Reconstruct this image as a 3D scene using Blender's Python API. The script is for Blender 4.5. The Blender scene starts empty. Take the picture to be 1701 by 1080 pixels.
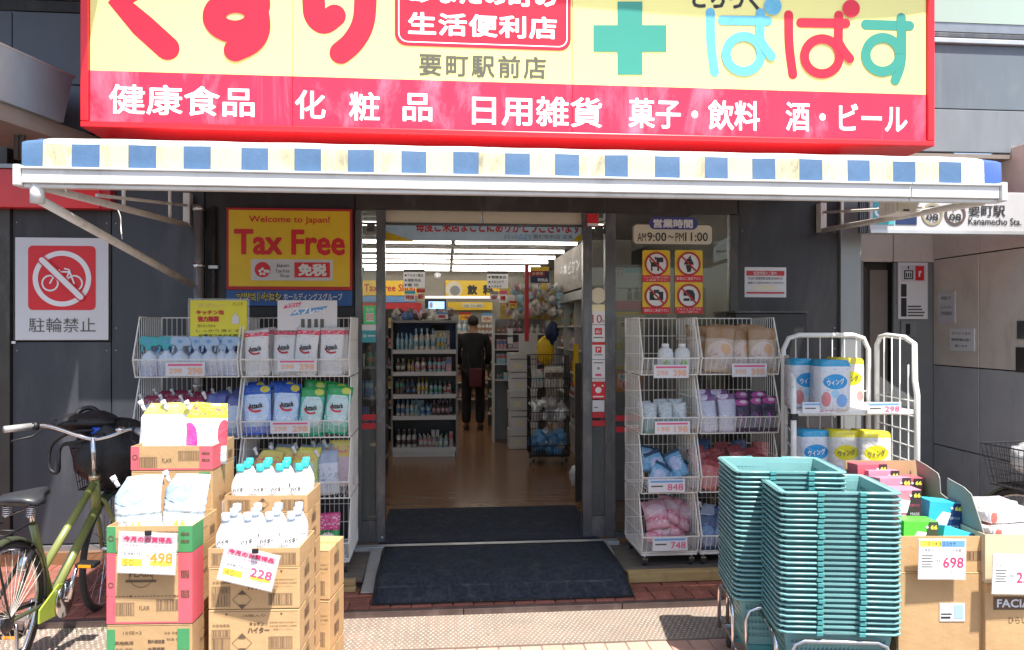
import bpy, math, random
from mathutils import Vector, Matrix
R = math.radians
scene = bpy.context.scene
COL = scene.collection

# ------------------------------------------------------------------ camera, sky, sun, exposure
TH = R(5.07); CT, ST = math.cos(TH), math.sin(TH)
F = 1237.0; CX = 850.5; HY = 545.0; EYE = 1.6
cd = bpy.data.cameras.new('camera'); cam = bpy.data.objects.new('camera', cd); COL.objects.link(cam)
cam.location = (0, 0, EYE); cam.rotation_euler = (R(90), 0, -TH)
cd.sensor_width = 36; cd.lens = 36 * F / 1701; cd.shift_y = 5 / 1701; cd.clip_start = .05; cd.clip_end = 800
scene.camera = cam
LDIR = Vector((-.20, .41, -1)).normalized()          # the way sunlight travels
EL = math.asin(-LDIR.z); AZ = math.atan2(-LDIR.x, -LDIR.y)
world = bpy.data.worlds.new('World'); scene.world = world; world.use_nodes = True
wn = world.node_tree; bg = wn.nodes['Background']
sky = wn.nodes.new('ShaderNodeTexSky'); sky.sky_type = 'NISHITA'; sky.sun_disc = False
sky.sun_elevation = EL; sky.sun_rotation = AZ; sky.air_density = 1.0; sky.dust_density = 2.0; sky.ozone_density = .8
wn.links.new(sky.outputs[0], bg.inputs[0]); bg.inputs[1].default_value = .135
sl = bpy.data.lights.new('sun', 'SUN'); sl.energy = 4.9; sl.angle = R(.5); sl.color = (1, .955, .88)
sun = bpy.data.objects.new('sun', sl); COL.objects.link(sun)
sun.rotation_euler = LDIR.to_track_quat('-Z', 'Y').to_euler(); sun.location = (2, -4, 9)
vs = scene.view_settings
vs.view_transform = 'Standard'; vs.look = 'None'; vs.exposure = 1.03; vs.gamma = 1; vs.use_curve_mapping = False
scene.render.engine = 'CYCLES'
scene.cycles.max_bounces = 7; scene.cycles.diffuse_bounces = 4; scene.cycles.transparent_max_bounces = 10
scene.cycles.use_denoising = True; scene.cycles.sample_clamp_indirect = 6; scene.cycles.caustics_reflective = False
scene.cycles.caustics_refractive = False
random.seed(7)

# ------------------------------------------------------------------ helpers
def Wp(px, py, Y):                                   # photograph pixel on the vertical plane Y -> place
    u = (px - CX) / F; v = (HY - py) / F
    s = Y / (CT - u * ST)
    return Vector((s * (ST + u * CT), Y, EYE + s * v))
def Cp(px, s):                                       # pixel column at optical depth s -> X, Y
    xc = (px - CX) / F * s
    return xc * CT + s * ST, s * CT - xc * ST
def Zp(py, s): return EYE + s * (HY - py) / F

def link(o, parent=None):
    COL.objects.link(o)
    if parent is not None: o.parent = parent
    return o
def wpos(p):
    v = Vector((0, 0, 0))
    while p is not None:
        v += p.location; p = p.parent
    return v
def tag(o, label=None, cat=None, group=None, kind=None):
    if label: o['label'] = label
    if cat: o['category'] = cat
    if group: o['group'] = group
    if kind: o['kind'] = kind
    return o
def thing(name, label, cat, loc=(0, 0, 0), group=None):
    o = bpy.data.objects.new(name, None); o.empty_display_size = .1; link(o); o.location = loc
    return tag(o, label, cat, group)
def copy_tree(o, parent=None):
    c = o.copy(); COL.objects.link(c); c.parent = parent
    for ch in list(o.children): copy_tree(ch, c)
    return c
def place(o, x, y, z, rz=0, rx=0, ry=0, label=None, group=None, s=None):
    o.location = (x, y, z); o.rotation_euler = (rx, ry, rz)
    if s: o.scale = (s, s, s) if isinstance(s, (int, float)) else s
    if label: o['label'] = label
    if group: o['group'] = group
    return o

class MB:
    def __init__(s): s.v = []; s.f = []; s.m = []; s.sm = []
    def add(s, vs, fs, m=0, sm=False):
        n = len(s.v); s.v += [tuple(p) for p in vs]
        for f in fs: s.f.append([i + n for i in f]); s.m.append(m); s.sm.append(sm)
        return s
    def box(s, x0, x1, y0, y1, z0, z1, m=0, M=None):
        v = [Vector((x, y, z)) for z in (z0, z1) for y in (y0, y1) for x in (x0, x1)]
        if M is not None: v = [M @ p for p in v]
        return s.add(v, [(0, 2, 3, 1), (4, 5, 7, 6), (0, 1, 5, 4), (2, 6, 7, 3), (0, 4, 6, 2), (1, 3, 7, 5)], m)
    def quad(s, a, b, c, d, m=0): return s.add([a, b, c, d], [(0, 1, 2, 3)], m)
    def prism(s, pts, y0, y1, m=0):                  # outline in XZ (counter-clockwise seen from -Y), from y0 (front) to y1
        n = len(pts)
        v = [(x, y0, z) for x, z in pts] + [(x, y1, z) for x, z in pts]
        return s.add(v, [list(range(n)), [n + i for i in range(n - 1, -1, -1)]] + [(i, i + n, (i + 1) % n + n, (i + 1) % n) for i in range(n)], m)
    def tube(s, pts, r, n=6, m=0, closed=False, caps=True, sm=True):
        pts = [Vector(p) for p in pts]; k = len(pts)
        rs = r if isinstance(r, (list, tuple)) else [r] * k
        vs = []; up = None
        for i, p in enumerate(pts):
            a = pts[(i - 1) % k] if (closed or i > 0) else p
            b = pts[(i + 1) % k] if (closed or i < k - 1) else p
            t = (b - a)
            t = t.normalized() if t.length > 1e-9 else Vector((0, 0, 1))
            if up is None:
                up = Vector((0, 0, 1)) if abs(t.z) < .9 else Vector((0, 1, 0))
            x = (up - t * up.dot(t))
            x = x.normalized() if x.length > 1e-6 else t.orthogonal().normalized()
            up = x; y = t.cross(x)
            vs += [p + (x * math.cos(2 * math.pi * j / n) + y * math.sin(2 * math.pi * j / n)) * rs[i] for j in range(n)]
        fs = []
        for i in range(k if closed else k - 1):
            i2 = (i + 1) % k
            for j in range(n): fs.append((i * n + j, i * n + (j + 1) % n, i2 * n + (j + 1) % n, i2 * n + j))
        if caps and not closed: fs += [list(range(n - 1, -1, -1)), [(k - 1) * n + j for j in range(n)]]
        return s.add(vs, fs, m, sm)
    def wire(s, a, b, r=.0022, m=0): return s.tube([a, b], r, 4, m, caps=False, sm=False)
    def lathe(s, prof, o=(0, 0, 0), n=14, m=0, axis='Z', sm=True, sx=1, sy=1):
        vs = []
        for r, z in prof:
            for j in range(n):
                a = 2 * math.pi * j / n; x, y = r * math.cos(a) * sx, r * math.sin(a) * sy
                p = (x, y, z) if axis == 'Z' else ((x, z, y) if axis == 'Y' else (z, x, y))
                vs.append((p[0] + o[0], p[1] + o[1], p[2] + o[2]))
        k = len(prof); fs = []
        for i in range(k - 1):
            for j in range(n):
                q = (i * n + j, i * n + (j + 1) % n, (i + 1) * n + (j + 1) % n, (i + 1) * n + j)
                fs.append(q if axis != 'Y' else q[::-1])
        s.add(vs, fs, m, sm)
        for i, rev in ((0, 1), (k - 1, 0)):
            if prof[i][0] > 1e-4:
                l = [len(s.v) - k * n + i * n + j for j in range(n)]
                if bool(rev) != (axis == 'Y'): l = l[::-1]
                s.f.append(l); s.m.append(m); s.sm.append(False)
        return s
    def ball(s, c, r, n=10, k=7, m=0, sx=1, sy=1, sz=1):
        return s.lathe([(max(r * math.sin(math.pi * i / k), 1e-5), -r * math.cos(math.pi * i / k) * sz) for i in range(k + 1)], c, n, m, sx=sx, sy=sy)
    def rot(s, M):
        s.v = [tuple(M @ Vector(p)) for p in s.v]; return s
    def data(s, name, mats, off=Vector((0, 0, 0))):
        me = bpy.data.meshes.new(name)
        me.from_pydata([(p[0] - off.x, p[1] - off.y, p[2] - off.z) for p in s.v], [], s.f)
        for mm in (mats if isinstance(mats, (list, tuple)) else [mats]): me.materials.append(mm)
        me.polygons.foreach_set('material_index', s.m); me.polygons.foreach_set('use_smooth', s.sm); me.update()
        return me
    def build(s, name, mats, parent=None, bevel=0, label=None, kind=None):
        o = bpy.data.objects.new(name, s.data(name, mats, wpos(parent))); link(o, parent)
        if bevel:
            b = o.modifiers.new('b', 'BEVEL'); b.width = bevel; b.segments = 2; b.limit_method = 'ANGLE'; b.angle_limit = R(40)
        if label: o['label'] = label
        if kind: o['kind'] = kind
        return o
def boxo(name, x0, x1, y0, y1, z0, z1, mat, parent=None, bevel=0):
    return MB().box(x0, x1, y0, y1, z0, z1).build(name, mat, parent, bevel)
def sharing(name, o, parent, loc, rot=(0, 0, 0), s=None):  # another part with the same mesh
    c = bpy.data.objects.new(name, o.data); link(c, parent); c.location = Vector(loc); c.rotation_euler = rot
    if s: c.scale = s
    for md in o.modifiers:
        if md.type == 'BEVEL':
            b = c.modifiers.new('b', 'BEVEL'); b.width = md.width; b.segments = 2; b.limit_method = 'ANGLE'; b.angle_limit = md.angle_limit
    return c

# lettering: glyph outlines turned into flat meshes that face -Y
_tc = {}
def glyphs(body, sp=1.):
    k = (body, sp)
    if k in _tc: return _tc[k]
    c = bpy.data.curves.new('t', 'FONT'); c.body = body; c.size = 1; c.resolution_u = 2; c.space_character = sp
    o = bpy.data.objects.new('t', c); COL.objects.link(o)
    dg = bpy.context.evaluated_depsgraph_get(); dg.update()
    m = bpy.data.meshes.new_from_object(o.evaluated_get(dg))
    vs = [(v.co.x, v.co.y) for v in m.vertices]; fs = [tuple(p.vertices) for p in m.polygons]
    bpy.data.objects.remove(o); bpy.data.curves.remove(c); bpy.data.meshes.remove(m)
    x0 = min(v[0] for v in vs); x1 = max(v[0] for v in vs); y0 = min(v[1] for v in vs); y1 = max(v[1] for v in vs)
    vs = [((x - x0) / (x1 - x0) - .5, (y - y0) / max(y1 - y0, 1e-6) - .5) for x, y in vs]
    _tc[k] = (vs, fs, x1 - x0, max(y1 - y0, 1e-6)); return _tc[k]
def text_into(mb, body, c, w, h, m=0, bold=0., tilt=0., shear=0., M=None, sp=1.):
    vs, fs, ew, eh = glyphs(body, sp); ct, st = math.cos(tilt), math.sin(tilt)
    r = bold * min(h / eh, w / ew * 1.3); n = 0 if r < .0004 else (4 if r < .0025 else 8)   # heavy faces: the glyph laid over itself, each copy a hair prouder
    w2_, h2_ = w - 2 * r * (n > 0), h - 2 * r * (n > 0)
    for k in range(n + 1):
        ox = oz = 0
        if k: a = 2 * math.pi * (k + .5) / n; ox, oz = r * math.cos(a), r * math.sin(a)
        out = []
        for x, z in vs:
            x = x * w2_ + ox + z * h * shear; z = z * h2_ + oz
            p = Vector((c[0] + x * ct - z * st, c[1] - .00010 * k, c[2] + x * st + z * ct))
            out.append(M @ p if M is not None else p)
        mb.add(out, fs, m)
def text(body, c, w, h, mat, parent=None, bold=0., name='lettering', tilt=0., shear=0., M=None, sp=1.):
    mb = MB(); text_into(mb, body, c, w, h, 0, bold, tilt, shear, M, sp); return mb.build(name, mat, parent)
def textpx(body, x0, y0, x1, y1, Y, mat, parent=None, bold=0., name='lettering', sp=1.):
    xm, ym = (x0 + x1) / 2, (y0 + y1) / 2
    w = (Wp(x1, ym, Y) - Wp(x0, ym, Y)).x; h = (Wp(xm, y0, Y) - Wp(xm, y1, Y)).z
    return text(body, Wp(xm, ym, Y), w, h, mat, parent, bold, name, sp=sp)
def rectpx(mb, x0, y0, x1, y1, Y, t=.003, m=0):
    a = Wp(x0, (y0 + y1) / 2, Y); b = Wp(x1, (y0 + y1) / 2, Y); xm = (x0 + x1) / 2
    return mb.box(a.x, b.x, Y, Y + t, Wp(xm, y1, Y).z, Wp(xm, y0, Y).z, m)
def rectobj(name, x0, y0, x1, y1, Y, mat, parent=None, t=.003, bevel=0):
    return rectpx(MB(), x0, y0, x1, y1, Y, t).build(name, mat, parent, bevel)
def smooth_path(pts, n=6, closed=False):
    out = []; k = len(pts); P = [Vector(p) for p in pts]
    for i in range(k if closed else k - 1):
        a = P[(i - 1) % k] if closed or i else P[0]; b = P[i]; c = P[(i + 1) % k]; d = P[(i + 2) % k] if closed or i + 2 < k else P[-1]
        for j in range(n):
            t = j / n
            out.append(.5 * ((2 * b) + (c - a) * t + (2 * a - 5 * b + 4 * c - d) * t * t + (3 * b - a - 3 * c + d) * t ** 3))
    if not closed: out.append(P[-1])
    return out
def stroke(mb, pts, w, Y, m=0, smooth=True, closed=False, lift=.0012):
    """flat brush stroke with round ends in the XZ plane; rises slightly along its way so that it never lies in its own plane"""
    P = [Vector((p[0], p[1])) for p in pts]
    if smooth: P = [Vector((q.x, q.y)) for q in smooth_path([(p.x, p.y, 0) for p in P], 7, closed)]
    k = len(P); L = []; Rr = []
    for i in range(k):
        a = P[(i - 1) % k] if closed or i else P[i]; b = P[(i + 1) % k] if closed or i < k - 1 else P[i]
        t = (b - a).normalized(); n = Vector((-t.y, t.x)); L.append(P[i] + n * w / 2); Rr.append(P[i] - n * w / 2)
    vs = []
    for i in range(k):
        y = Y - lift * i / k
        vs += [(L[i].x, y, L[i].y), (Rr[i].x, y, Rr[i].y)]
    fs = [(2 * i, 2 * i + 1, 2 * ((i + 1) % k) + 1, 2 * ((i + 1) % k)) for i in range(k if closed else k - 1)]
    mb.add(vs, fs, m)
    if not closed:
        for e, sg in ((0, -1), (k - 1, 1)):
            t = (P[1] - P[0]) if e == 0 else (P[-1] - P[-2]); t = t.normalized() * sg; n = Vector((-t.y, t.x)); y = Y - lift * e / k
            mb.add([(P[e].x + (n.x * math.cos(a) + t.x * math.sin(a)) * w / 2, y, P[e].y + (n.y * math.cos(a) + t.y * math.sin(a)) * w / 2)
                    for a in [math.pi * j / 10 for j in range(11)]], [list(range(10, -1, -1))], m)
def rrect(x0, z0, x1, z1, r, n=5):
    out = []
    for cx_, cz_, a0 in ((x0 + r, z0 + r, 180), (x1 - r, z0 + r, 270), (x1 - r, z1 - r, 0), (x0 + r, z1 - r, 90)):
        for i in range(n + 1):
            a = R(a0 + 90 * i / n); out.append((cx_ + r * math.cos(a), cz_ + r * math.sin(a)))
    return out
def ring(mb, cx_, cz_, ro, ri, Y, m=0, n=32, sx=1, t=0):
    vs = []
    for j in range(n):
        a = 2 * math.pi * j / n
        vs += [(cx_ + ro * math.cos(a) * sx, Y, cz_ + ro * math.sin(a)), (cx_ + ri * math.cos(a) * sx, Y, cz_ + ri * math.sin(a))]
    mb.add(vs, [(2 * j, 2 * ((j + 1) % n), 2 * ((j + 1) % n) + 1, 2 * j + 1) for j in range(n)], m)
def disc(mb, cx_, cz_, r, Y, m=0, n=24, sx=1):
    mb.add([(cx_ + r * math.cos(2 * math.pi * j / n) * sx, Y, cz_ + r * math.sin(2 * math.pi * j / n)) for j in range(n)], [list(range(n))], m)

# ------------------------------------------------------------------ materials
class NT:
    def __init__(s, m): s.t = m.node_tree; s.b = s.t.nodes.get('Principled BSDF')
    def n(s, ty, **kw):
        x = s.t.nodes.new(ty)
        for k, v in kw.items(): setattr(x, k, v)
        return x
    def l(s, a, b): s.t.links.new(a, b)
    def mth(s, op, a, b=None, c=None):
        x = s.n('ShaderNodeMath', operation=op)
        for i, q in enumerate((a, b, c)):
            if q is None: continue
            if isinstance(q, (int, float)): x.inputs[i].default_value = q
            else: s.l(q, x.inputs[i])
        return x.outputs[0]
    def mix(s, fac, a, b):
        x = s.n('ShaderNodeMix', data_type='RGBA')
        for i, q in ((0, fac), (6, a), (7, b)):
            if isinstance(q, (int, float)): x.inputs[i].default_value = q
            elif isinstance(q, (tuple, list)): x.inputs[i].default_value = (*q[:3], 1)
            else: s.l(q, x.inputs[i])
        return x.outputs[2]
    def noise(s, vec, scale, detail=4, rough=.55, dist=0):
        x = s.n('ShaderNodeTexNoise'); x.inputs['Scale'].default_value = scale; x.inputs['Detail'].default_value = detail
        x.inputs['Roughness'].default_value = rough; x.inputs['Distortion'].default_value = dist; s.l(vec, x.inputs['Vector']); return x.outputs['Fac']
    def vscale(s, vec, sc):
        x = s.n('ShaderNodeMapping'); x.inputs['Scale'].default_value = sc; s.l(vec, x.inputs['Vector']); return x.outputs[0]
    def ramp(s, fac, lo, hi):
        x = s.n('ShaderNodeMapRange'); x.inputs['From Min'].default_value = lo; x.inputs['From Max'].default_value = hi; s.l(fac, x.inputs['Value']); return x.outputs[0]
    def bump(s, h, strength, dist=.01):
        x = s.n('ShaderNodeBump'); x.inputs['Strength'].default_value = strength; x.inputs['Distance'].default_value = dist
        s.l(h, x.inputs['Height']); s.l(x.outputs[0], s.b.inputs['Normal'])
def mat(name, col, rough=.5, metal=0, var=.12, vscale=6, bump=0, bscale=40, dirt=None, dscale=3, emit=0, alpha=1, coat=0, streak=None, rnd=0, spec=None, ecol=None):
    m = bpy.data.materials.new(name); m.use_nodes = True; N = NT(m); b = N.b
    b.inputs['Roughness'].default_value = rough; b.inputs['Metallic'].default_value = metal
    if spec is not None: b.inputs['Specular IOR Level'].default_value = spec
    tc = N.n('ShaderNodeTexCoord').outputs['Object']
    if streak: tc2 = N.vscale(tc, streak)
    else: tc2 = tc
    nz = N.noise(tc2, vscale, 5, .6)
    lo = tuple(c * (1 - var) for c in col); hi = tuple(min(1, c * (1 + var)) for c in col)
    c = N.mix(N.ramp(nz, .3, .7), lo, hi)
    if rnd:
        oi = N.n('ShaderNodeObjectInfo').outputs['Random']
        hsv = N.n('ShaderNodeHueSaturation'); N.l(c, hsv.inputs['Color'])
        N.l(N.mth('ADD', N.mth('MULTIPLY', oi, 2 * rnd), 1 - rnd), hsv.inputs['Value']); c = hsv.outputs[0]
    if dirt:
        d = N.noise(N.vscale(tc, (1, 1, .35)), dscale, 6, .7, .4)
        c = N.mix(N.mth('MULTIPLY', N.ramp(d, .52, .75), dirt[3]), c, dirt[:3])
    N.l(c, b.inputs['Base Color'])
    rr = N.mth('ADD', N.mth('MULTIPLY', N.noise(tc, vscale * 2.3, 3), .25 * rough), rough * .85); N.l(rr, b.inputs['Roughness'])
    if bump: N.bump(N.noise(tc, bscale, 4, .6), bump, .01)
    if emit:
        if ecol: b.inputs['Emission Color'].default_value = (*ecol, 1)
        else: N.l(c, b.inputs['Emission Color'])
        b.inputs['Emission Strength'].default_value = emit
    if alpha < 1: b.inputs['Alpha'].default_value = alpha
    if coat: b.inputs['Coat Weight'].default_value = coat; b.inputs['Coat Roughness'].default_value = .15
    return m
def pack(name, base, layers=(), rough=.30, crinkle=.5, var=.06, cs=14, detail=.55):
    """printed packaging: layers are ('band',z0,z1,col) ('ell',cx,cz,rx,rz,col) ('fine',z0,z1,scale,col,thr) ('grad',z0,z1,col) in the pack's own 0..1 box"""
    m = bpy.data.materials.new(name); m.use_nodes = True; N = NT(m); b = N.b
    g = N.n('ShaderNodeTexCoord').outputs['Generated']; o = N.n('ShaderNodeTexCoord').outputs['Object']
    sp = N.n('ShaderNodeSeparateXYZ'); N.l(g, sp.inputs[0]); gx, gy, gz = sp.outputs
    nz = N.noise(o, 20, 3); c = N.mix(nz, tuple(k * (1 - var) for k in base), tuple(min(1, k * (1 + var)) for k in base))
    wob = N.mth('MULTIPLY', N.mth('SUBTRACT', N.noise(o, 9, 2), .5), .06)
    zz = N.mth('ADD', gz, wob)
    for L in layers:
        if L[0] in ('band', 'fine', 'grad'):
            k = N.mth('MULTIPLY', N.mth('GREATER_THAN', zz if L[0] == 'band' else gz, L[1]), N.mth('LESS_THAN', zz if L[0] == 'band' else gz, L[2]))
            if L[0] == 'fine':
                t = N.mth('GREATER_THAN', N.noise(N.vscale(g, (1.0, .2, 2.6)), L[3], 3, .8), L[5]); k = N.mth('MULTIPLY', k, t); col = L[4]
            elif L[0] == 'grad': k = N.mth('MULTIPLY', k, N.ramp(gz, L[1], L[2])); col = L[3]
            else: col = L[3]
        else:
            dx = N.mth('DIVIDE', N.mth('SUBTRACT', gx, L[1]), L[3]); dz = N.mth('DIVIDE', N.mth('SUBTRACT', zz, L[2]), L[4])
            k = N.mth('LESS_THAN', N.mth('ADD', N.mth('MULTIPLY', dx, dx), N.mth('MULTIPLY', dz, dz)), 1.0); col = L[5]
        c = N.mix(k, c, col)
    if detail:                                       # small print in short rows
        rows = N.mth('GREATER_THAN', N.mth('FRACT', N.mth('MULTIPLY', gz, 17.0)), .45)
        k = N.mth('MULTIPLY', rows, N.mth('GREATER_THAN', N.noise(N.vscale(g, (1, .3, .45)), 21, 2, .9), .56))
        k = N.mth('MULTIPLY', k, N.mth('GREATER_THAN', N.noise(N.vscale(g, (1, .3, 1)), 3.1, 1), .50))
        c = N.mix(N.mth('MULTIPLY', k, detail), c, tuple(.12 + .25 * q for q in base))
    N.l(c, b.inputs['Base Color']); b.inputs['Roughness'].default_value = rough
    if crinkle: N.bump(N.noise(o, cs, 3, .5, 1.2), crinkle, .02)
    return m
def glassmat(name, tint, refl=.10, rough=.02, dust=.0):
    m = bpy.data.materials.new(name); m.use_nodes = True; t = m.node_tree; t.nodes.clear()
    out = t.nodes.new('ShaderNodeOutputMaterial'); tr = t.nodes.new('ShaderNodeBsdfTransparent'); gl = t.nodes.new('ShaderNodeBsdfGlossy')
    tr.inputs[0].default_value = (*tint, 1); gl.inputs['Roughness'].default_value = rough
    fr = t.nodes.new('ShaderNodeFresnel'); fr.inputs[0].default_value = 1.45
    mx = t.nodes.new('ShaderNodeMixShader'); t.links.new(fr.outputs[0], mx.inputs[0]); t.links.new(tr.outputs[0], mx.inputs[1]); t.links.new(gl.outputs[0], mx.inputs[2])
    last = mx.outputs[0]
    if dust:
        df = t.nodes.new('ShaderNodeBsdfDiffuse'); df.inputs[0].default_value = (.6, .6, .6, 1)
        m2 = t.nodes.new('ShaderNodeMixShader'); m2.inputs[0].default_value = dust; t.links.new(last, m2.inputs[1]); t.links.new(df.outputs[0], m2.inputs[2]); last = m2.outputs[0]
    t.links.new(last, out.inputs[0]); return m

M = {}
def D(k, *a, **kw): M[k] = mat(k, *a, **kw)
D('panel_dark', (.038, .036, .039), .45, .0, spec=.35, var=.14, vscale=2, streak=(5, 1, .4), dirt=(.13, .12, .11, .5), dscale=2.2, bump=.02, bscale=3)
D('panel_sky_tint', (.048, .052, .064), .42, .0, spec=.4, var=.14, vscale=2, streak=(5, 1, .4), dirt=(.17, .17, .17, .35), dscale=2.5, bump=.02, bscale=3)  # bluish base colour stands for sky reflected in the dark panels
D('panel_upper_shaded', (.115, .135, .165), .5, .0, var=.12, vscale=2.5, dirt=(.14, .15, .16, .5), dscale=2.2, streak=(1.6, 1, .5)); D('canopy_metal', (.30, .37, .42), .42, .3, var=.12, vscale=3, dirt=(.20, .21, .21, .6), dscale=3, streak=(1, 1, .6))
D('panel_upper', (.145, .175, .20), .5, .0, var=.10, vscale=2.5, dirt=(.28, .29, .29, .6), dscale=2.2, streak=(1.6, 1, .5))
D('panel_lower', (.205, .225, .245), .5, .0, var=.09, vscale=3, dirt=(.13, .13, .13, .5), dscale=3.5, streak=(1.6, 1, .5))
D('alu', (.33, .34, .35), .38, .7, var=.1, dirt=(.2, .19, .18, .5)); D('alu_light', (.55, .56, .56), .4, .5, var=.08)
D('frame_dark', (.058, .050, .044), .45, .2, var=.15, dirt=(.22, .21, .2, .5), dscale=5)
D('frame_mid', (.12, .12, .125), .4, .5, var=.15, dirt=(.33, .32, .31, .6), dscale=7)
D('white_paint', (.72, .715, .69), .38, .0, var=.05, dirt=(.42, .39, .34, .55), dscale=5)
D('arm_paint', (.78, .76, .71), .45, .0, var=.08, dirt=(.36, .31, .25, .8), dscale=8)
D('wire_white', (.80, .78, .72), .4, .0, var=.04)
D('wire_dark', (.03, .03, .032), .4, .3, var=.1); D('black', (.012, .012, .013), .5, var=.1); D('ink', (.03, .028, .03), .6, var=0)
D('chrome', (.62, .63, .65), .18, 1., var=.05); D('rubber', (.028, .028, .03), .75, var=.2, bump=.1, bscale=90)
D('red_frame', (.80, .013, .02), .3, var=.04, coat=.3); D('red', (.70, .02, .03), .5, var=.03); D('white', (.8, .8, .8), .5, var=.02)
D('cream', (.72, .66, .5), .6, var=.05)
D('sign_yellow', (.82, .75, .27), .35, var=.02, vscale=1.2, emit=.05); D('sign_pink', (.72, .022, .06), .35, var=.10, vscale=2.0, emit=.14, streak=(2, 1, .3), dirt=(.80, .22, .32, .75), dscale=3.5)
D('sign_letter_red', (.72, .016, .04), .35, var=.03, emit=.05)
D('sign_white', (.85, .82, .82), .4, var=0, emit=.35); D('sign_blue', (.13, .43, .62), .35, var=.10, vscale=30, emit=.03)
D('sign_green', (.045, .28, .215), .35, var=.02, emit=.03); D('sign_grey', (.10, .095, .07), .5, var=0)
D('tape_red', (.5, .02, .03), .5, var=.05)
D('fabric_cream', (.56, .52, .335), .7, var=.05, dirt=(.13, .115, .08, .95), dscale=11, bump=.15, bscale=70)
D('fabric_white', (.68, .68, .65), .65, var=.04, dirt=(.38, .36, .30, .45), dscale=4, bump=.12, bscale=70)
D('fabric_blue', (.062, .135, .255), .65, var=.10, vscale=18, bump=.12, bscale=70); D('fabric_blue_deep', (.04, .10, .34), .65, var=.1, bump=.1, bscale=60)
D('cardboard', (.50, .315, .15), .85, var=.09, vscale=5, bump=.45, bscale=9, dirt=(.36, .22, .11, .45), dscale=5, rnd=.09)
D('cardboard_in', (.40, .26, .14), .9, var=.06); D('cardboard_grey', (.30, .29, .265), .85, var=.06, bump=.05, bscale=30)
D('cb_print', (.13, .08, .05), .85, var=.1); D('box_pink', (.68, .11, .14), .8, var=.05); D('box_green', (.06, .27, .10), .8, var=.06)
D('mat_navy', (.020, .029, .047), .95, var=.5, vscale=35, bump=1, bscale=200, dirt=(.075, .082, .092, .7), dscale=7); D('mat_edge', (.012, .012, .015), .8)
D('wood_deck', (.15, .13, .11), .75, var=.25, vscale=7, streak=(.4, 4, 1), dirt=(.07, .06, .05, .6), dscale=5)
D('lumber', (.42, .30, .13), .75, var=.16, vscale=9, streak=(.25, 3, 3), dirt=(.2, .13, .06, .7), dscale=9)
D('teal', (.165, .345, .345), .33, var=.06, vscale=5, coat=.2, rnd=.11, dirt=(.22, .46, .45, .4), dscale=6, bump=.05, bscale=60); D('teal_clip', (.07, .28, .28), .45, var=.05)
D('brick', (.24, .085, .06), .85, var=.2, vscale=12, bump=.25, bscale=60, rnd=.25, dirt=(.12, .07, .06, .5), dscale=6)
D('tile_pink', (.50, .30, .23), .85, var=.10, vscale=14, bump=.2, bscale=90, rnd=.12, dirt=(.3, .22, .18, .4), dscale=8)
D('tile_cream', (.58, .55, .46), .85, var=.08, vscale=14, bump=.2, bscale=90, rnd=.06)
D('grout', (.16, .13, .12), .95, var=.2, vscale=30)
D('asphalt', (.07, .07, .072), .95, var=.25, vscale=40, bump=.3, bscale=120)
D('nosing', (.10, .065, .055), .8, var=.25, vscale=10, dirt=(.25, .19, .16, .5), dscale=10)
D('station_reflect_tan', (.72, .65, .56), .5, var=.06, vscale=5, rnd=.05, dirt=(.26, .21, .17, .4), dscale=4)  # brown reflected in the upper metal panels is put into this base colour
D('station_grey', (.44, .445, .45), .45, var=.06, vscale=5, rnd=.04, dirt=(.12, .12, .12, .4), dscale=3)
D('soffit', (.24, .20, .17), .6, var=.1); D('column', (.25, .26, .255), .4, .3, var=.06, dirt=(.25, .25, .25, .4))
D('window_blind', (.38, .47, .40), .4, var=.05, vscale=1.5, coat=.6); D('bluewin', (.35, .46, .62), .2, var=.2, vscale=1, coat=.7)
D('floor_wood', (.25, .128, .062), .26, var=.14, vscale=3.5, streak=(.25, 3.5, 1), dirt=(.11, .055, .027, .3), dscale=1.2, coat=.25)
D('ceiling', (.24, .235, .22), .9, var=.03); D('wall_in', (.34, .32, .27), .9, var=.05)
M['tube_light'] = mat('tube_light', (1, 1, 1), emit=5, ecol=(1, .93, .84), var=0)
D('shelf_white', (.6, .6, .6), .4, var=.04); D('shelf_grey', (.25, .25, .26), .4, var=.06); D('yellow', (.84, .56, .02), .45, var=.05)
D('yellow_pop', (.72, .66, .05), .6, var=.04); D('poster_blue', (.03, .09, .26), .5, var=.35, vscale=4); D('navy', (.012, .03, .10), .5, var=.1)
D('paper', (.66, .66, .68), .6, var=.03); D('orange', (.75, .22, .02), .5, var=.05); D('green_sign', (.05, .38, .10), .5, var=.05, emit=.15)
D('teal_sticker', (.06, .38, .42), .5, var=.05); D('skin', (.33, .17, .11), .6); D('cloth_black', (.010, .010, .012), .9, var=.3, bump=.3, bscale=30)
D('bag_black', (.010, .010, .012), .55, var=.3, vscale=20, bump=.6, bscale=22); D('bag_red', (.10, .012, .02), .7); D('blue_plastic', (.02, .08, .6), .4)
D('olive', (.24, .27, .08), .3, var=.06, coat=.5); D('olive_dark', (.06, .07, .04), .3, var=.1, coat=.4); D('lime', (.36, .50, .06), .35, var=.05, coat=.4)
D('saddle', (.035, .037, .042), .38, var=.15); D('amber', (.8, .3, .01), .3); D('brass', (.5, .4, .25), .3, .8)
D('sign_panel_white', (.50, .50, .50), .4, var=.05, dirt=(.35, .34, .33, .4)); D('cloud_white', (.82, .83, .84), .35, var=.03); D('price_pink', (.68, .10, .22), .6, var=0); D('price_red', (.62, .04, .14), .6, var=0)
D('price_yellow', (.8, .68, .08), .6, var=.05); D('price_orange', (.74, .44, .30), .6, var=.1); D('price_amber', (.78, .34, .03), .6, var=.05); D('price_blue', (.15, .36, .66), .6)
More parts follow.
